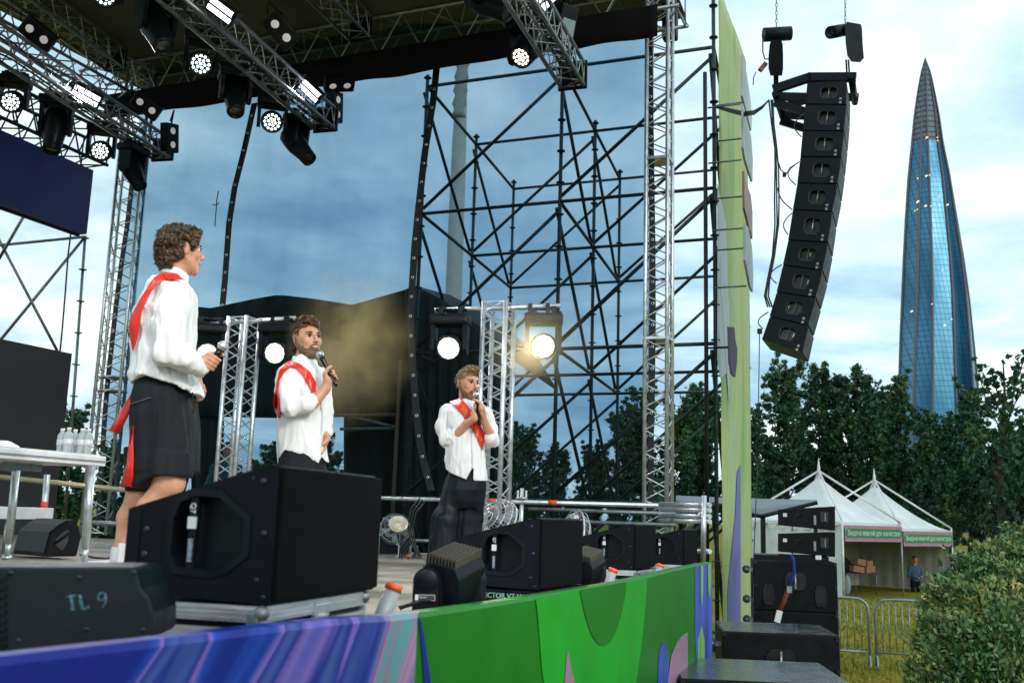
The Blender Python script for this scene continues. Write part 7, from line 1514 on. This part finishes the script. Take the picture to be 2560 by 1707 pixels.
def arr2(lab, q, sidex):
    A, B, C_, Dd = [at(x, y, 12.9 - .15 * (x - 1945) / 145) for x, y in q]; t = thing('array_speaker', lab, 'loudspeaker', (A + C_) / 2, group='array cabinets on the tall stack'); ex = Vector((.2, .75, 0))
    g = MB().prism([A, B, C_, Dd], ex); g.build('cabinet', SUBM, t, True, bevel=.008); xa = (B - A).normalized()
    c = A.lerp(B, .12).lerp(Dd.lerp(C_, .12), .35); MB().box(c - Vector((0, .006, 0)), (.05, .008, .045)).build('sticker', WHT, t, True)
    c = A.lerp(B, .82).lerp(Dd.lerp(C_, .82), .45); MB().box(c - Vector((0, .004, 0)), (.12, .01, .13), None, .003).build('handle_pocket', POCK, t, True); MB().box(c - Vector((0, .012, 0)), (.012, .008, .1)).build('handle_bar', GALV, t, True)
    c = A.lerp(B, .42).lerp(Dd.lerp(C_, .42), .4); MB().tube([c - Vector((0, .02, 0)), c + Vector((-.06, -.05, .02)), c + Vector((-.12, -.05, -.05)), c + Vector((-.14, -.03, -.2))], .006, 5).build('cable', CABLE, t, True)
    MB().box(A.lerp(B, .64).lerp(Dd.lerp(C_, .64), .6) - Vector((0, .01, 0)), (.03, .02, .12)).build('rigging_pin', GALV, t, True)
arr2('upper black array cabinet on the tall stack under the awning', [(1945, 1273), (2088, 1265), (2088, 1326), (1945, 1312)], 1)
arr2('lower black array cabinet on the tall stack under the awning', [(1945, 1334), (2088, 1330), (2088, 1392), (1945, 1378)], 1)
t = thing('ratchet_strap', 'blue strap with a rust coloured tail over the upper subwoofer of the tall stack', 'strap', at(1985, 1400, 12.4))
MB().tube([at(1978, 1386, 12.3), at(1984, 1402, 12.25), at(1986, 1430, 12.25), at(1972, 1470, 12.25)], .022, 4).build('webbing', mat('blue_webbing', (.01, .03, .22), .8), t, True); MB().cyl(at(1972, 1472, 12.22), at(1951, 1525, 12.22), .03, 5).build('tail', mat('rust_webbing', (.16, .03, .02), .8), t, True)
MB().box(at(1973, 1473, 12.2), (.06, .03, .08)).build('ratchet', GALV, t, True); MB().box(at(1946, 1540, 12.2), (.07, .02, .14), Matrix.Rotation(rad(15), 3, 'Y')).build('tag', WHT, t, True)
# grey awning on black posts
t = thing('grey_awning', 'small grey sheet awning on black posts over the array cabinets', 'canopy', Vector((*at(1950, 1270, 18).xy, 0)))
gm_ = mat('grey_sheet', (.16, .19, .21), .55, var=.3, scale=3, bump=.4, bscale=6, bdist=.03); R = []
for i in range(16):
    x = 1690 + (2043 - 1690) * i / 15; y0 = float(np.interp(x, (1690, 1857, 2043), (1238, 1245, 1249))); y1 = float(np.interp(x, (1690, 1780, 1857, 1910, 1980, 2043), (1262, 1266, 1275, 1287, 1272, 1256))); R.append([at(x, y1, 17.2), at(x, (y0 + y1) / 2 + 2 * math.sin(i), 18), at(x, y0, 19)])
o = MB().loft(R, closed=False, cap=False, smooth=True).build('sheet', gm_, t, True); s_ = o.modifiers.new('th', 'SOLIDIFY'); s_.thickness = .01
for seg in (((1690, 1264), (1905, 1290), (2043, 1256)), ): MB().tube([at(x, y, 17.2) for x, y in seg], .035, 6).build('edge_tube', BLACKM, t, True)
for x in (1907, 2038, 1700): p = at(x, 1288, 17.25); MB().box(Vector((p.x, p.y, p.z / 2)), (.07 if x == 1907 else .05, .07, p.z)).build('post', BLACKM, t, True)
# ---- pagoda tents
KY = 32.6
K1 = at(2108, 1400, KY); K1.z = 0; dR = Vector((.743, .669, 0)); dL = Vector((-.669, .743, 0)); TW = 3.92
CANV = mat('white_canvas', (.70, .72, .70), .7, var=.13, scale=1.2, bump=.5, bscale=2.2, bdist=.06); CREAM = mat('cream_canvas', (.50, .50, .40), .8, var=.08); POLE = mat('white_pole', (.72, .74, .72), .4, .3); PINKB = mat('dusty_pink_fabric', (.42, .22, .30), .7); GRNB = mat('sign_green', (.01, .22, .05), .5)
for n_, (zt_, lab) in enumerate(((2.36, 'white pagoda tent nearer the stage with a green lettered sign'), (2.22, 'white pagoda tent farther right with a green lettered sign, partly behind the bush'))):
    O = K1 + dR * TW * n_; t = thing('pagoda_tent', lab, 'tent', O + (dR + dL) * TW / 2, group='white pagoda tents'); zt_ = zt_
    cs = [O, O + dR * TW, O + (dR + dL) * TW, O + dL * TW]; ce = O + (dR + dL) * TW / 2; pk_ = 1.62
    NN = 12; rings = []
    per = [];  
    for e_ in range(4):
        for k in range(NN): per.append(cs[e_].lerp(cs[(e_ + 1) % 4], k / NN))
    for f in (0, .15, .3, .45, .6, .75, .88, .97):
        hgt = zt_ + pk_ * (f ** 1.55 * .85 + f * .15); rings.append([Vector((*(p.lerp(ce, f)).xy, hgt - .0)) for p in per])
    MB().loft(rings, cap=True, smooth=True).build('roof', CANV, t, True)
    for e_ in range(4):
        a, b = cs[e_], cs[(e_ + 1) % 4]; 
        MB().cyl(a, a + Z * (zt_ + .12), .035, 8).build('post', POLE, t, True)
        MB().cyl(a + Z * (zt_ + .10), ce + Z * (zt_ + 1.82), .035, 8).build('roof_pole', POLE, t, True)
        MB().cyl(a + Z * (zt_ - .03), b + Z * (zt_ - .03), .03, 6).build('eave_rail', POLE, t, True)
    MB().lathe([(.05, 1.55), (.06, 1.8), (.05, 1.95), (.0, 2.3)], ce + Z * zt_, Z, 8).build('mast_spike', POLE, t, True)
    # walls: back and left closed, front (camera right) open with a pink sign band
    def wall(a, b, name, m_, z0=.02, z1=None, inset=.03):
        n2 = 24; R = []; nr = (b - a).cross(Z).normalized()
        for k in range(n2 + 1): p = a.lerp(b, k / n2) + nr * (.03 * math.sin(k * 1.9)); R.append([p + Z * z0, p + Z * ((z0 + zt_) / 2) + nr * .02 * math.sin(k * 1.3), p + Z * ((z1 or zt_) - .04)])
        MB().loft(R, closed=False, cap=False, smooth=True).build(name, m_, t, True)
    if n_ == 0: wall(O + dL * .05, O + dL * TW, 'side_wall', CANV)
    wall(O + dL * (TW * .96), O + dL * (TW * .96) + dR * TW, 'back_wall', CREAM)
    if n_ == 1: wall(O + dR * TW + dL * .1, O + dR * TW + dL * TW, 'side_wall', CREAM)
    if n_ == 0:
        g = MB()
        for k in range(9):
            p = O + dL * (.22 + .44 * k) - dR * .03; g.prism([p + Z * (zt_ - .05), p + dL * .36 + Z * (zt_ - .05), p + dL * .30 + Z * (zt_ - .22), p + dL * .06 + Z * (zt_ - .22)], dR * .01)
        g.build('scallop_valance', CANV, t, True)
    nr = dL * -1; a, b = O + dR * .06 + nr * .05, O + dR * (TW - .04) + nr * .05
    MB().prism([a + Z * (zt_ - .04), b + Z * (zt_ - .04), b + Z * (zt_ - .56), a + Z * (zt_ - .56)], nr * .01).build('sign_band', PINKB, t, True)
    c = (a + b) / 2 + Z * (zt_ - .29) + nr * .014; hw = TW * .44; hh = .15; pts = [c + dR * (hw * sx_ + hh * math.cos(q)) + Z * hh * math.sin(q) for sx_, qs in ((1, np.linspace(-math.pi / 2, math.pi / 2, 7)), (-1, np.linspace(math.pi / 2, 3 * math.pi / 2, 7))) for q in qs]
    MB().prism(pts, nr * .006).build('sign_strip', GRNB, t, True)
    M = Matrix.Translation(c + nr * .0085) @ basis(dR, Z, nr).to_4x4(); text_mesh('Выдача мантий для магистров', .235, 'sign_writing', WHT, t, M, ext=.002)
# stuff inside the near tent
q0 = K1 + dR * .4 + dL * 1.0
t = thing('folding_table', 'dark folding table inside the nearer white tent', 'table', q0 + dR * 1.6)
MB().box(q0 + dR * 1.6 + Z * .74, (2.9, .7, .04), basis(dR, dL, Z)).build('table_top', mat('dark_wood', (.03, .03, .03), .5), t, True)
for a in (.2, 1.6, 3.0):
    for b in (-.3, .3): MB().cyl(q0 + dR * a + dL * b + Z * .74, q0 + dR * a + dL * b, .02, 6).build('leg', GALV, t, True)
t = thing('cloth_heap', 'heap of black gowns piled on the table in the nearer tent', 'clothes', q0 + dR * 1.2 + Z * .76)
R = []; rb = random.Random(5)
for i in range(14):
    f = i / 13; hh = .12 + .55 * math.sin(math.pi * min(1, f * 1.15)) ** 1.3; p = q0 + dR * (.05 + 2.2 * f)
    R.append([p + dL * (.32 * math.cos(a)) + Z * (.76 + hh * max(0, math.sin(a)) * rb.uniform(.88, 1.05)) for a in [math.pi * k / 10 for k in range(11)] + [math.pi * 1.5]])
MB().loft(R, smooth=True).build('cloth', DARKCLOTH, t, True)
CARD = mat('brown_cardboard', (.28, .14, .07), .8)
for k, (a, z_, w_, lab) in enumerate(((1.55, .87, .7, 'long brown carton on the tent table, lower left one'), (2.35, .85, .6, 'brown carton on the tent table at the right'), (1.75, 1.10, .55, 'brown carton on top of the others in the tent'), (2.3, 1.04, .4, 'small brown carton leaning on the pile in the tent'))):
    c = q0 + dR * a - dL * .32 + Z * z_; t = thing('carton', lab, 'box', c, group='cartons in the tent'); MB().box(c, (w_, .3, .2), basis(dR, dL, Z) @ Matrix.Rotation(rad((-1) ** k * 5), 3, 'Y')).build('box_body', CARD, t, True)
t = thing('red_bag', 'bright red bag under the table in the nearer tent', 'bag', q0 + dR * .5); MB().sphere(q0 + dR * .55 - dL * .2 + Z * .42, .3, 14, (1, .7, .9)).build('bag_body', mat('bright_red_cloth', (.45, .02, .015), .6, bump=.6, bscale=9), t, True)
t = thing('grey_sack', 'pale grey sack beside the red bag in the tent', 'bag', q0 + dR * 1.15); MB().sphere(q0 + dR * 1.15 - dL * .2 + Z * .36, .26, 12, (.6, .6, 1.4)).build('bag_body', mat('grey_sack_cloth', (.25, .32, .33), .7, bump=.6, bscale=9), t, True)
t = thing('white_board', 'white board leaning beside the black subwoofer stack', 'sign board', at(1872, 1440, 26)); MB().prism([at(x, y, 26) for x, y in ((1866, 1395), (1883, 1395), (1882, 1472), (1857, 1472))], (0, .04, 0)).build('board', WHT, t, True)
# ---- crowd barriers
BARM = mat('galvanised_barrier', (.30, .34, .36), .4, .6)
def barrier(lab, xL, xR, yt0, yt1, Y0, Y1, roundL, roundR, bars):
    a = at(xL, yt0, Y0); b = at(xR, yt1, Y1); a.z = b.z = 1.10; d = (b - a).normalized(); t = thing('crowd_barrier', lab, 'barrier', Vector((*((a + b) / 2).xy, 0)), group='crowd barriers on the grass')
    pts = []
    if roundL: pts += [Vector((a.x, a.y, .12)), Vector((a.x, a.y, .88))] + [a + d * .2 * (1 - math.cos(q)) + Z * (-.2 + .2 * math.sin(q)) for q in (.3, .8, 1.2)]
    else: pts += [a]
    pts += [a + d * .3, b - d * .3]
    if roundR: pts += [b - d * .2 * (1 - math.sin(q)) + Z * (-.2 + .2 * math.cos(q)) for q in (.3, .8, 1.2)] + [Vector((b.x, b.y, .88)), Vector((b.x, b.y, .12))]
    else: pts += [b]
    MB().tube(pts, .022, 8).build('frame', BARM, t, True); MB().cyl(Vector((a.x, a.y, .25)), Vector((b.x, b.y, .25)), .018, 8).build('lower_rail', BARM, t, True)
    for k in range(1, bars): p = a.lerp(b, k / bars); MB().cyl(Vector((p.x, p.y, .25)), Vector((p.x, p.y, 1.09)), .009, 6).build('bar', BARM, t, True)
    for p, on in ((a, roundL), (b, roundR)):
        if on: n2 = Vector((d.y, -d.x, 0)); MB().tube([Vector((p.x, p.y, 0)) + n2 * -.28, Vector((p.x, p.y, 0)) + n2 * -.18 + Z * .17, Vector((p.x, p.y, .2)), Vector((p.x, p.y, 0)) + n2 * .18 + Z * .17, Vector((p.x, p.y, 0)) + n2 * .28], .018, 7).build('foot', BARM, t, True)
    return t
barrier('grey tube crowd barrier just right of the subwoofers', 2010, 2170, 1485, 1492, 17.2, 16.9, False, True, 9)
barrier('grey tube crowd barrier on the grass running behind the bush', 2187, 2480, 1492, 1500, 16.9, 16.4, True, True, 17)
# ---- trees and bush
LEAF = bpy.data.materials.new('dark_green_leaves'); LEAF.use_nodes = True; t_ = LEAF.node_tree; nn = t_.nodes; ll = t_.links; b_ = nn['Principled BSDF']
def leafmat(name, cols, sc_, rough=.6):
    m_ = bpy.data.materials.new(name); m_.use_nodes = True; t_ = m_.node_tree; nn = t_.nodes; ll = t_.links; b_ = nn['Principled BSDF']
    gi = nn.new('ShaderNodeNewGeometry'); tc = nn.new('ShaderNodeTexCoord'); nz = nn.new('ShaderNodeTexNoise'); nz.inputs['Scale'].default_value = sc_; nz.inputs['Detail'].default_value = 4; ll.new(tc.outputs['Object'], nz.inputs['Vector'])
    ml = nn.new('ShaderNodeMath'); ml.operation = 'MULTIPLY_ADD'; ll.new(gi.outputs['Random Per Island'], ml.inputs[0]); ml.inputs[1].default_value = .35; ll.new(nz.outputs[0], ml.inputs[2])
    rp = nn.new('ShaderNodeValToRGB'); ll.new(ml.outputs[0], rp.inputs[0]); e = rp.color_ramp.elements
    while len(e) < len(cols): e.new(.5)
    for i, (p, c) in enumerate(cols): e[i].position = p; e[i].color = (*c, 1)
    ll.new(rp.outputs[0], b_.inputs['Base Color']); b_.inputs['Roughness'].default_value = rough; b_.inputs['Specular IOR Level'].default_value = .35; return m_
LEAF = leafmat('dark_green_leaves', [(.40, (.008, .042, .030)), (.60, (.019, .082, .044)), (.78, (.050, .130, .045)), (.96, (.13, .19, .04))], .35)
BUSHL = leafmat('bush_leaves', [(.38, (.024, .080, .030)), (.60, (.060, .145, .045)), (.80, (.15, .22, .07)), (1.0, (.42, .35, .11))], 2.6, .45)  # warm highlights are put into the yellowest leaf colours
BARK = mat('dark_bark', (.035, .028, .02), .9, var=.4, scale=5, bump=.6, bscale=9)
def leaves_mesh(pts, size, rs, name, m_, parent, dirs=None, asp=1.9):
    n = len(pts); P = np.array(pts); r_ = np.random.RandomState(rs); d = r_.normal(size=(n, 3)); 
    if dirs is not None: d = d * .55 + dirs
    d /= np.linalg.norm(d, axis=1)[:, None]; e_ = r_.normal(size=(n, 3)); e_ -= d * (e_ * d).sum(1)[:, None]; e_ /= np.linalg.norm(e_, axis=1)[:, None]; up = np.cross(d, e_)
    s_ = size * r_.uniform(.6, 1.35, size=(n, 1)); L_ = d * s_ * asp / 2; W_ = e_ * s_ / 2
    V_ = np.stack([P - L_, P + W_ - L_ * .1 + up * s_ * .12, P + L_, P - W_ - L_ * .1 + up * s_ * .12], 1).reshape(-1, 3)
    me = bpy.data.meshes.new(name); me.vertices.add(4 * n); me.vertices.foreach_set('co', V_.ravel()); me.loops.add(4 * n); me.loops.foreach_set('vertex_index', np.arange(4 * n)); me.polygons.add(n); me.polygons.foreach_set('loop_start', np.arange(n) * 4); me.update(calc_edges=True); me.materials.append(m_)
    o = bpy.data.objects.new(name, me); COL.objects.link(o); o.parent = parent; return o
def make_tree(seed, H=10, n=15000, spread=1.3, leaf=.115, sparse=False, name='leafy_tree'):
    rt = random.Random(seed); t = thing(name, 'x', 'tree', (0, 0, 0)); pts = []; dr = []
    g = MB(); lean = Vector((rt.uniform(-.04, .04), rt.uniform(-.04, .04), 0)); top = Vector((lean.x * H, lean.y * H, H * .97))
    tr = [Vector((0, 0, 0)).lerp(top, f) + Vector((.12 * math.sin(f * 7 + seed), .12 * math.cos(f * 5 + seed), 0)) for f in np.linspace(0, 1, 9)]
    g.tube(tr, [.20 * (1 - .93 * f) + .01 for f in np.linspace(0, 1, 9)], 8); g.build('trunk', BARK, t)
    limbs = [(tr[3], tr[-1], 1.0)]; nl = 26 if not sparse else 17; lm = MB()
    for i in range(nl):
        f = .10 + .78 * (i / nl) ** .9; k = f * 8; b = tr[int(k)].lerp(tr[min(8, int(k) + 1)], k % 1); az = i * 2.4 + rt.uniform(-.5, .5); ln = spread * (1.15 - f * .75) * rt.uniform(.7, 1.25); e_ = rt.uniform(.8, 1.5)
        tip = b + Vector((math.cos(az) * ln, math.sin(az) * ln, ln * e_ * 1.8)); mid = b.lerp(tip, .5) + Vector((math.cos(az), math.sin(az), -.4)) * ln * .14
        lm.tube([b, mid, tip], [.05 * (1.2 - f), .03, .008], 5); limbs.append((mid, tip, .85)); limbs.append((b.lerp(mid, .4), mid, .8))
        for j in range(3):
            q = b.lerp(tip, rt.uniform(.3, .85)); tp_ = q + Vector((rt.uniform(-1, 1), rt.uniform(-1, 1), rt.uniform(.5, 1.6))) * ln * .32; lm.tube([q, tp_], [.018, .005], 4); limbs.append((q, tp_, .6))
    lm.build('limbs', BARK, t)
    tot = sum((b - a).length * w_ for a, b, w_ in limbs)
    for a, b, w_ in limbs:
        m_ = int(n * (b - a).length * w_ / tot); Lg = (b - a).length; ncl = max(2, int(Lg / .30)); cl = []
        for c in range(ncl): f = (c + rt.random()) / ncl; s_ = (.30 if not sparse else .2) * (1.05 - .72 * f); cl.append((a.lerp(b, f) + Vector((rt.gauss(0, s_ * .55), rt.gauss(0, s_ * .55), rt.gauss(0, s_ * .4))), s_ * .62))
        for i in range(m_):
            c, s_ = rt.choice(cl); p = c + Vector((rt.gauss(0, s_), rt.gauss(0, s_), rt.gauss(0, s_ * .8))) * .75; pts.append(tuple(p)); dr.append((0, 0, .3))
    leaves_mesh(pts, leaf, seed, 'crown', LEAF, t, np.array(dr)); return t
PT = [make_tree(11, 9.5), make_tree(23, 10.5, 17000, 1.35), make_tree(37, 8.6, 15000, 1.5), make_tree(52, 9.5, 2300, 1.9, .15, True, 'sparse_tree')]
def place(t, px, py, Y, lab, used=set()):
    """put a tree so that its top meets photo px,py at distance Y"""
    H0 = {0: 9.6, 1: 10.6, 2: 8.8, 3: 9.5}[t]; Y = Y * 1.35 if px > 1300 else Y; top = at(px, py, Y); k = top.z / H0; o = PT[t]
    M = Matrix.Translation((top.x, Y, 0)) @ Matrix.Rotation(px * .37, 4, 'Z') @ Matrix.Diagonal((k, k, k, 1))
    if t in used: c = copy_tree(o, M, lab)
    else: used.add(t); o.matrix_world = M; c = o; o['label'] = lab
    c['group'] = 'trees in a row behind the tents' ; return c
tl = [(1, 1948, 892, 40, 'pointed dark tree directly under the hanging loudspeaker column'), (0, 2058, 888, 42, 'tall pointed tree between the hanging column and the glass tower'), (0, 2132, 896, 43, 'second tall pointed tree just left of the glass tower'), (2, 1880, 985, 39, 'lower leafy tree right beside the green banner wall'), (2, 2200, 960, 40, 'small tree in front of the left foot of the glass tower'),
      (1, 2250, 935, 37, 'dense tree overlapping the left half of the glass tower foot'), (2, 2355, 1005, 33, 'broad olive green tree hiding the middle of the glass tower foot'), (1, 2410, 955, 38, 'dense tree overlapping the right foot of the glass tower'), (3, 2478, 890, 31, 'sparse young tree with bare upright twigs right of the glass tower'), (2, 2560, 1025, 33, 'broad tree at the right picture edge'), (0, 2500, 1060, 36, 'dark tree behind the sparse young one'),
      (0, 1752, 940, 42, 'pointed tree seen through the open scaffold left of the banner'), (2, 1700, 985, 41, 'leafy tree behind the silver mast'), (1, 1620, 960, 43, 'tree with a ragged tip left of the silver mast'), (0, 1560, 1000, 42, 'tree behind the right half of the scaffold'), (2, 1480, 1090, 44, 'low tree in the gap of the scaffold braces'), (2, 1320, 1040, 40, 'tree with a pointed tip right of the lamp stand'), (0, 1395, 1095, 42, 'low tree behind the middle scaffold post'), (1, 1240, 1080, 41, 'low tree hidden by the lamp stand'),
      (0, 905, 1075, 38, 'tree under the black tent roof, right of the smiling man'), (2, 800, 1060, 38, 'tree under the black tent roof behind the smiling man'), (2, 690, 1090, 38, 'tree glimpsed through the smoke'), (0, 290, 1085, 30, 'leafy tree behind the legs of the man in shorts'), (2, 182, 985, 28, 'small tree beside the large unlit screen'), (2, 420, 1120, 32, 'low tree behind the shorts of the left man'), (1, 540, 1100, 34, 'tree behind the left lamp stand')]
for a in tl: place(*a)
bk = [(2, x, y + 75, 50 + (i % 3) * 4) for i, (x, y) in enumerate(((1830, 1120), (1930, 1080), (2010, 1060), (2100, 1070), (2180, 1090), (2270, 1080), (2350, 1090), (2440, 1080), (2530, 1100), (1640, 1130), (1540, 1150), (1430, 1160), (1340, 1150)))]
hd_ = ['by the banner wall', 'under the lowest array cabinet', 'above the grey awning', 'above the nearer tent', 'above the farther tent', 'below the tower foot', 'right of the farther tent', 'above the bush top', 'at the right edge', 'behind the silver mast', 'behind the scaffold right bay', 'behind the scaffold middle', 'behind the scaffold left bay']
for (t, x, y, Y), h_ in zip(bk, hd_):
    c = place(t, x, y, Y, 'dark tree of the rear row filling the gap ' + h_)
# near bush at the lower right
bs = thing('leafy_bush', 'big glossy leafed bush with warm highlights tinted into some leaves at the lower right', 'bush', Vector((2.62, 5.6, 0)))
rb = np.random.RandomState(8); lob = []
BP = [(2330, 1420, 5.7, .17), (2400, 1385, 5.8, .22), (2480, 1350, 5.9, .26), (2560, 1330, 6.1, .3), (2340, 1520, 5.5, .22), (2420, 1480, 5.5, .28), (2520, 1450, 5.6, .34), (2310, 1600, 5.5, .20), (2360, 1640, 5.3, .26), (2460, 1600, 5.2, .36), (2560, 1580, 5.3, .42), (2320, 1700, 5.4, .22), (2420, 1740, 5.1, .34), (2540, 1750, 5.0, .44), (2620, 1420, 5.9, .4), (2350, 1850, 5.2, .35), (2500, 1950, 5.0, .5), (2650, 1700, 5.4, .5), (2400, 2100, 5.2, .45), (2550, 2250, 5.3, .5)]
pts = []; drs = []
for (x, y, Y, r_) in BP:
    x, y, r_ = x + 42, y + 95, r_ * .88; c = at(x, y, Y); n = int(9000 * (r_ / .3) ** 2); d = rb.normal(size=(n, 3)); d /= np.linalg.norm(d, axis=1)[:, None]; rr_ = r_ * (1 + .12 * np.sin(d[:, :1] * 9 + x) + .10 * np.sin(d[:, 2:] * 11 + y)) * rb.uniform(.55, 1.12, size=(n, 1)) ** .5
    p = np.array(c) + d * rr_; pts.append(p); drs.append(d * .7 + np.array([0, 0, .35]))
pts = np.concatenate(pts); drs = np.concatenate(drs); base = np.array(bs.location)
sel = pts[:, 2] > 0; pts = pts[sel]; drs = drs[sel]
leaves_mesh(pts - base, .0155, 9, 'foliage', BUSHL, bs, drs, 2.0)
# leader shoots poking out
g = MB(); sp_, sd_ = [], []
for i in range(46):
    x, y, Y, r_ = BP[i % 14]; r_ *= .88; c = at(x + 42, y + 95, Y); d = Vector((rb.normal() - .3, rb.normal() * .5 - .4, abs(rb.normal()) + .5)).normalized(); a = c + d * r_ * .8; b = c + d * (r_ * 1.0 + rb.uniform(.04, .13)); g.cyl(a, b, .0025, 4)
    for k in range(9): f = k / 8; q = a.lerp(b, .3 + .7 * f); w_ = Vector(rb.normal(size=3)).normalized() * .022; sp_.append(np.array(q + w_)); sd_.append(np.array(d * .8 + w_ * 30))
g.build('twigs', BARK, bs, True); leaves_mesh(np.array(sp_) - base, .021, 10, 'shoot_leaves', BUSHL, bs, np.array(sd_), 2.3)
g = MB(); c = bs.location
for k in range(9): x, y, Y, r_ = BP[k + 4]; q = at(x + 42, y + 95, Y); g.tube([Vector((c.x + .1 * math.sin(k), c.y + .1 * math.cos(k), 0)), Vector((c.x, c.y, 0)).lerp(q, .55) + Vector((.05 * math.sin(k * 3), 0, 0)), q], [.03, .018, .006], 5)
g.build('stems', BARK, bs, True)
# grass tufts near the barriers
rb = np.random.RandomState(3); n = 26000; X = rb.uniform(4.0, 15, n); Yg = rb.uniform(10, 33, n); kk = (X / Yg > .30) & (X / Yg < .55); X, Yg = X[kk], Yg[kk]; n = len(X)
go = MB(); P = np.stack([X, Yg, np.zeros(n)], 1); h_ = rb.uniform(.03, .09, n); az = rb.uniform(0, 6.28, n); w_ = .012 * Yg / 12
Vv = np.stack([P + np.stack([np.cos(az) * w_, np.sin(az) * w_, h_ * 0], 1), P - np.stack([np.cos(az) * w_, np.sin(az) * w_, h_ * 0], 1), P + np.stack([rb.normal(0, .025, n), rb.normal(0, .025, n), h_], 1)], 1).reshape(-1, 3)
me = bpy.data.meshes.new('grass'); me.vertices.add(3 * n); me.vertices.foreach_set('co', Vv.ravel()); me.loops.add(3 * n); me.loops.foreach_set('vertex_index', np.arange(3 * n)); me.polygons.add(n); me.polygons.foreach_set('loop_start', np.arange(n) * 3); me.update(calc_edges=True)
me.materials.append(leafmat('grass_blades', [(.4, (.15, .18, .015)), (.7, (.30, .29, .03)), (1, (.42, .28, .05))], .5)); o = bpy.data.objects.new('grass', me); COL.objects.link(o); tag(o, 'short olive and yellowed grass blades on the lawn', 'grass', kind='stuff')
# ================================================================ stage smoke drifting behind the smiling man
sm = bpy.data.materials.new('stage_smoke'); sm.use_nodes = True; t_ = sm.node_tree; nn = t_.nodes; ll = t_.links; nn.clear(); o_ = nn.new('ShaderNodeOutputMaterial'); pv = nn.new('ShaderNodeVolumePrincipled'); ll.new(pv.outputs[0], o_.inputs['Volume'])
pv.inputs['Color'].default_value = (1, .83, .38, 1); pv.inputs['Anisotropy'].default_value = .1  # yellow of the lamp light is put into the smoke colour
tc = nn.new('ShaderNodeTexCoord'); nz = nn.new('ShaderNodeTexNoise'); nz.inputs['Scale'].default_value = 1.6; nz.inputs['Detail'].default_value = 4; nz.inputs['Roughness'].default_value = .62; ll.new(tc.outputs['Object'], nz.inputs['Vector'])
gr = nn.new('ShaderNodeTexGradient'); gr.gradient_type = 'SPHERICAL'; mp_ = nn.new('ShaderNodeMapping'); ll.new(tc.outputs['Object'], mp_.inputs[0]); mp_.inputs['Scale'].default_value = (1 / .64, 1 / .5, 1 / .9); ll.new(mp_.outputs[0], gr.inputs[0])
m1_ = nn.new('ShaderNodeMapRange'); ll.new(nz.outputs[0], m1_.inputs[0]); m1_.inputs[1].default_value = .45; m1_.inputs[2].default_value = .66; m1_.inputs[3].default_value = .10; m1_.inputs[4].default_value = 1.0
m2_ = nn.new('ShaderNodeMath'); m2_.operation = 'MULTIPLY'; ll.new(m1_.outputs[0], m2_.inputs[0]); ll.new(gr.outputs['Fac'] if 'Fac' in gr.outputs else gr.outputs[1], m2_.inputs[1])
m3_ = nn.new('ShaderNodeMath'); m3_.operation = 'MULTIPLY'; ll.new(m2_.outputs[0], m3_.inputs[0]); m3_.inputs[1].default_value = 1.6; ll.new(m3_.outputs[0], pv.inputs['Density'])
cS = at(872, 858, 9.2); g = MB().box((0, 0, 0), (2.3, 1.4, 2.5)); o = g.build('stage_smoke', sm); o.location = cS; tag(o, 'smoke tinted lamp yellow, drifting behind the smiling man', 'smoke', kind='stuff')

# haze puff added to imitate the glare halo around the brightest stand lamp
hz = sm.copy(); hz.name = 'glare_halo_haze'
for n_ in hz.node_tree.nodes:
    if n_.type == 'MATH' and n_.inputs[1].default_value > 1.5 and not n_.inputs[1].is_linked: n_.inputs[1].default_value = .38
    if n_.type == 'MAPPING': n_.inputs['Scale'].default_value = (1 / .6, 1 / .6, 1 / .6)
    if n_.type == 'PRINCIPLED_VOLUME': n_.inputs['Anisotropy'].default_value = .2; n_.inputs['Color'].default_value = (1, .9, .62, 1)
    if n_.type == 'MAP_RANGE': n_.inputs[3].default_value = .6
g = MB().box((0, 0, 0), (1.2, 1.0, 1.2)); o = g.build('added_lamp_halo', hz); o.location = at(1356, 872, 9.45); tag(o, 'added haze imitating the glare around the brightest stand lamp', 'smoke', kind='stuff')
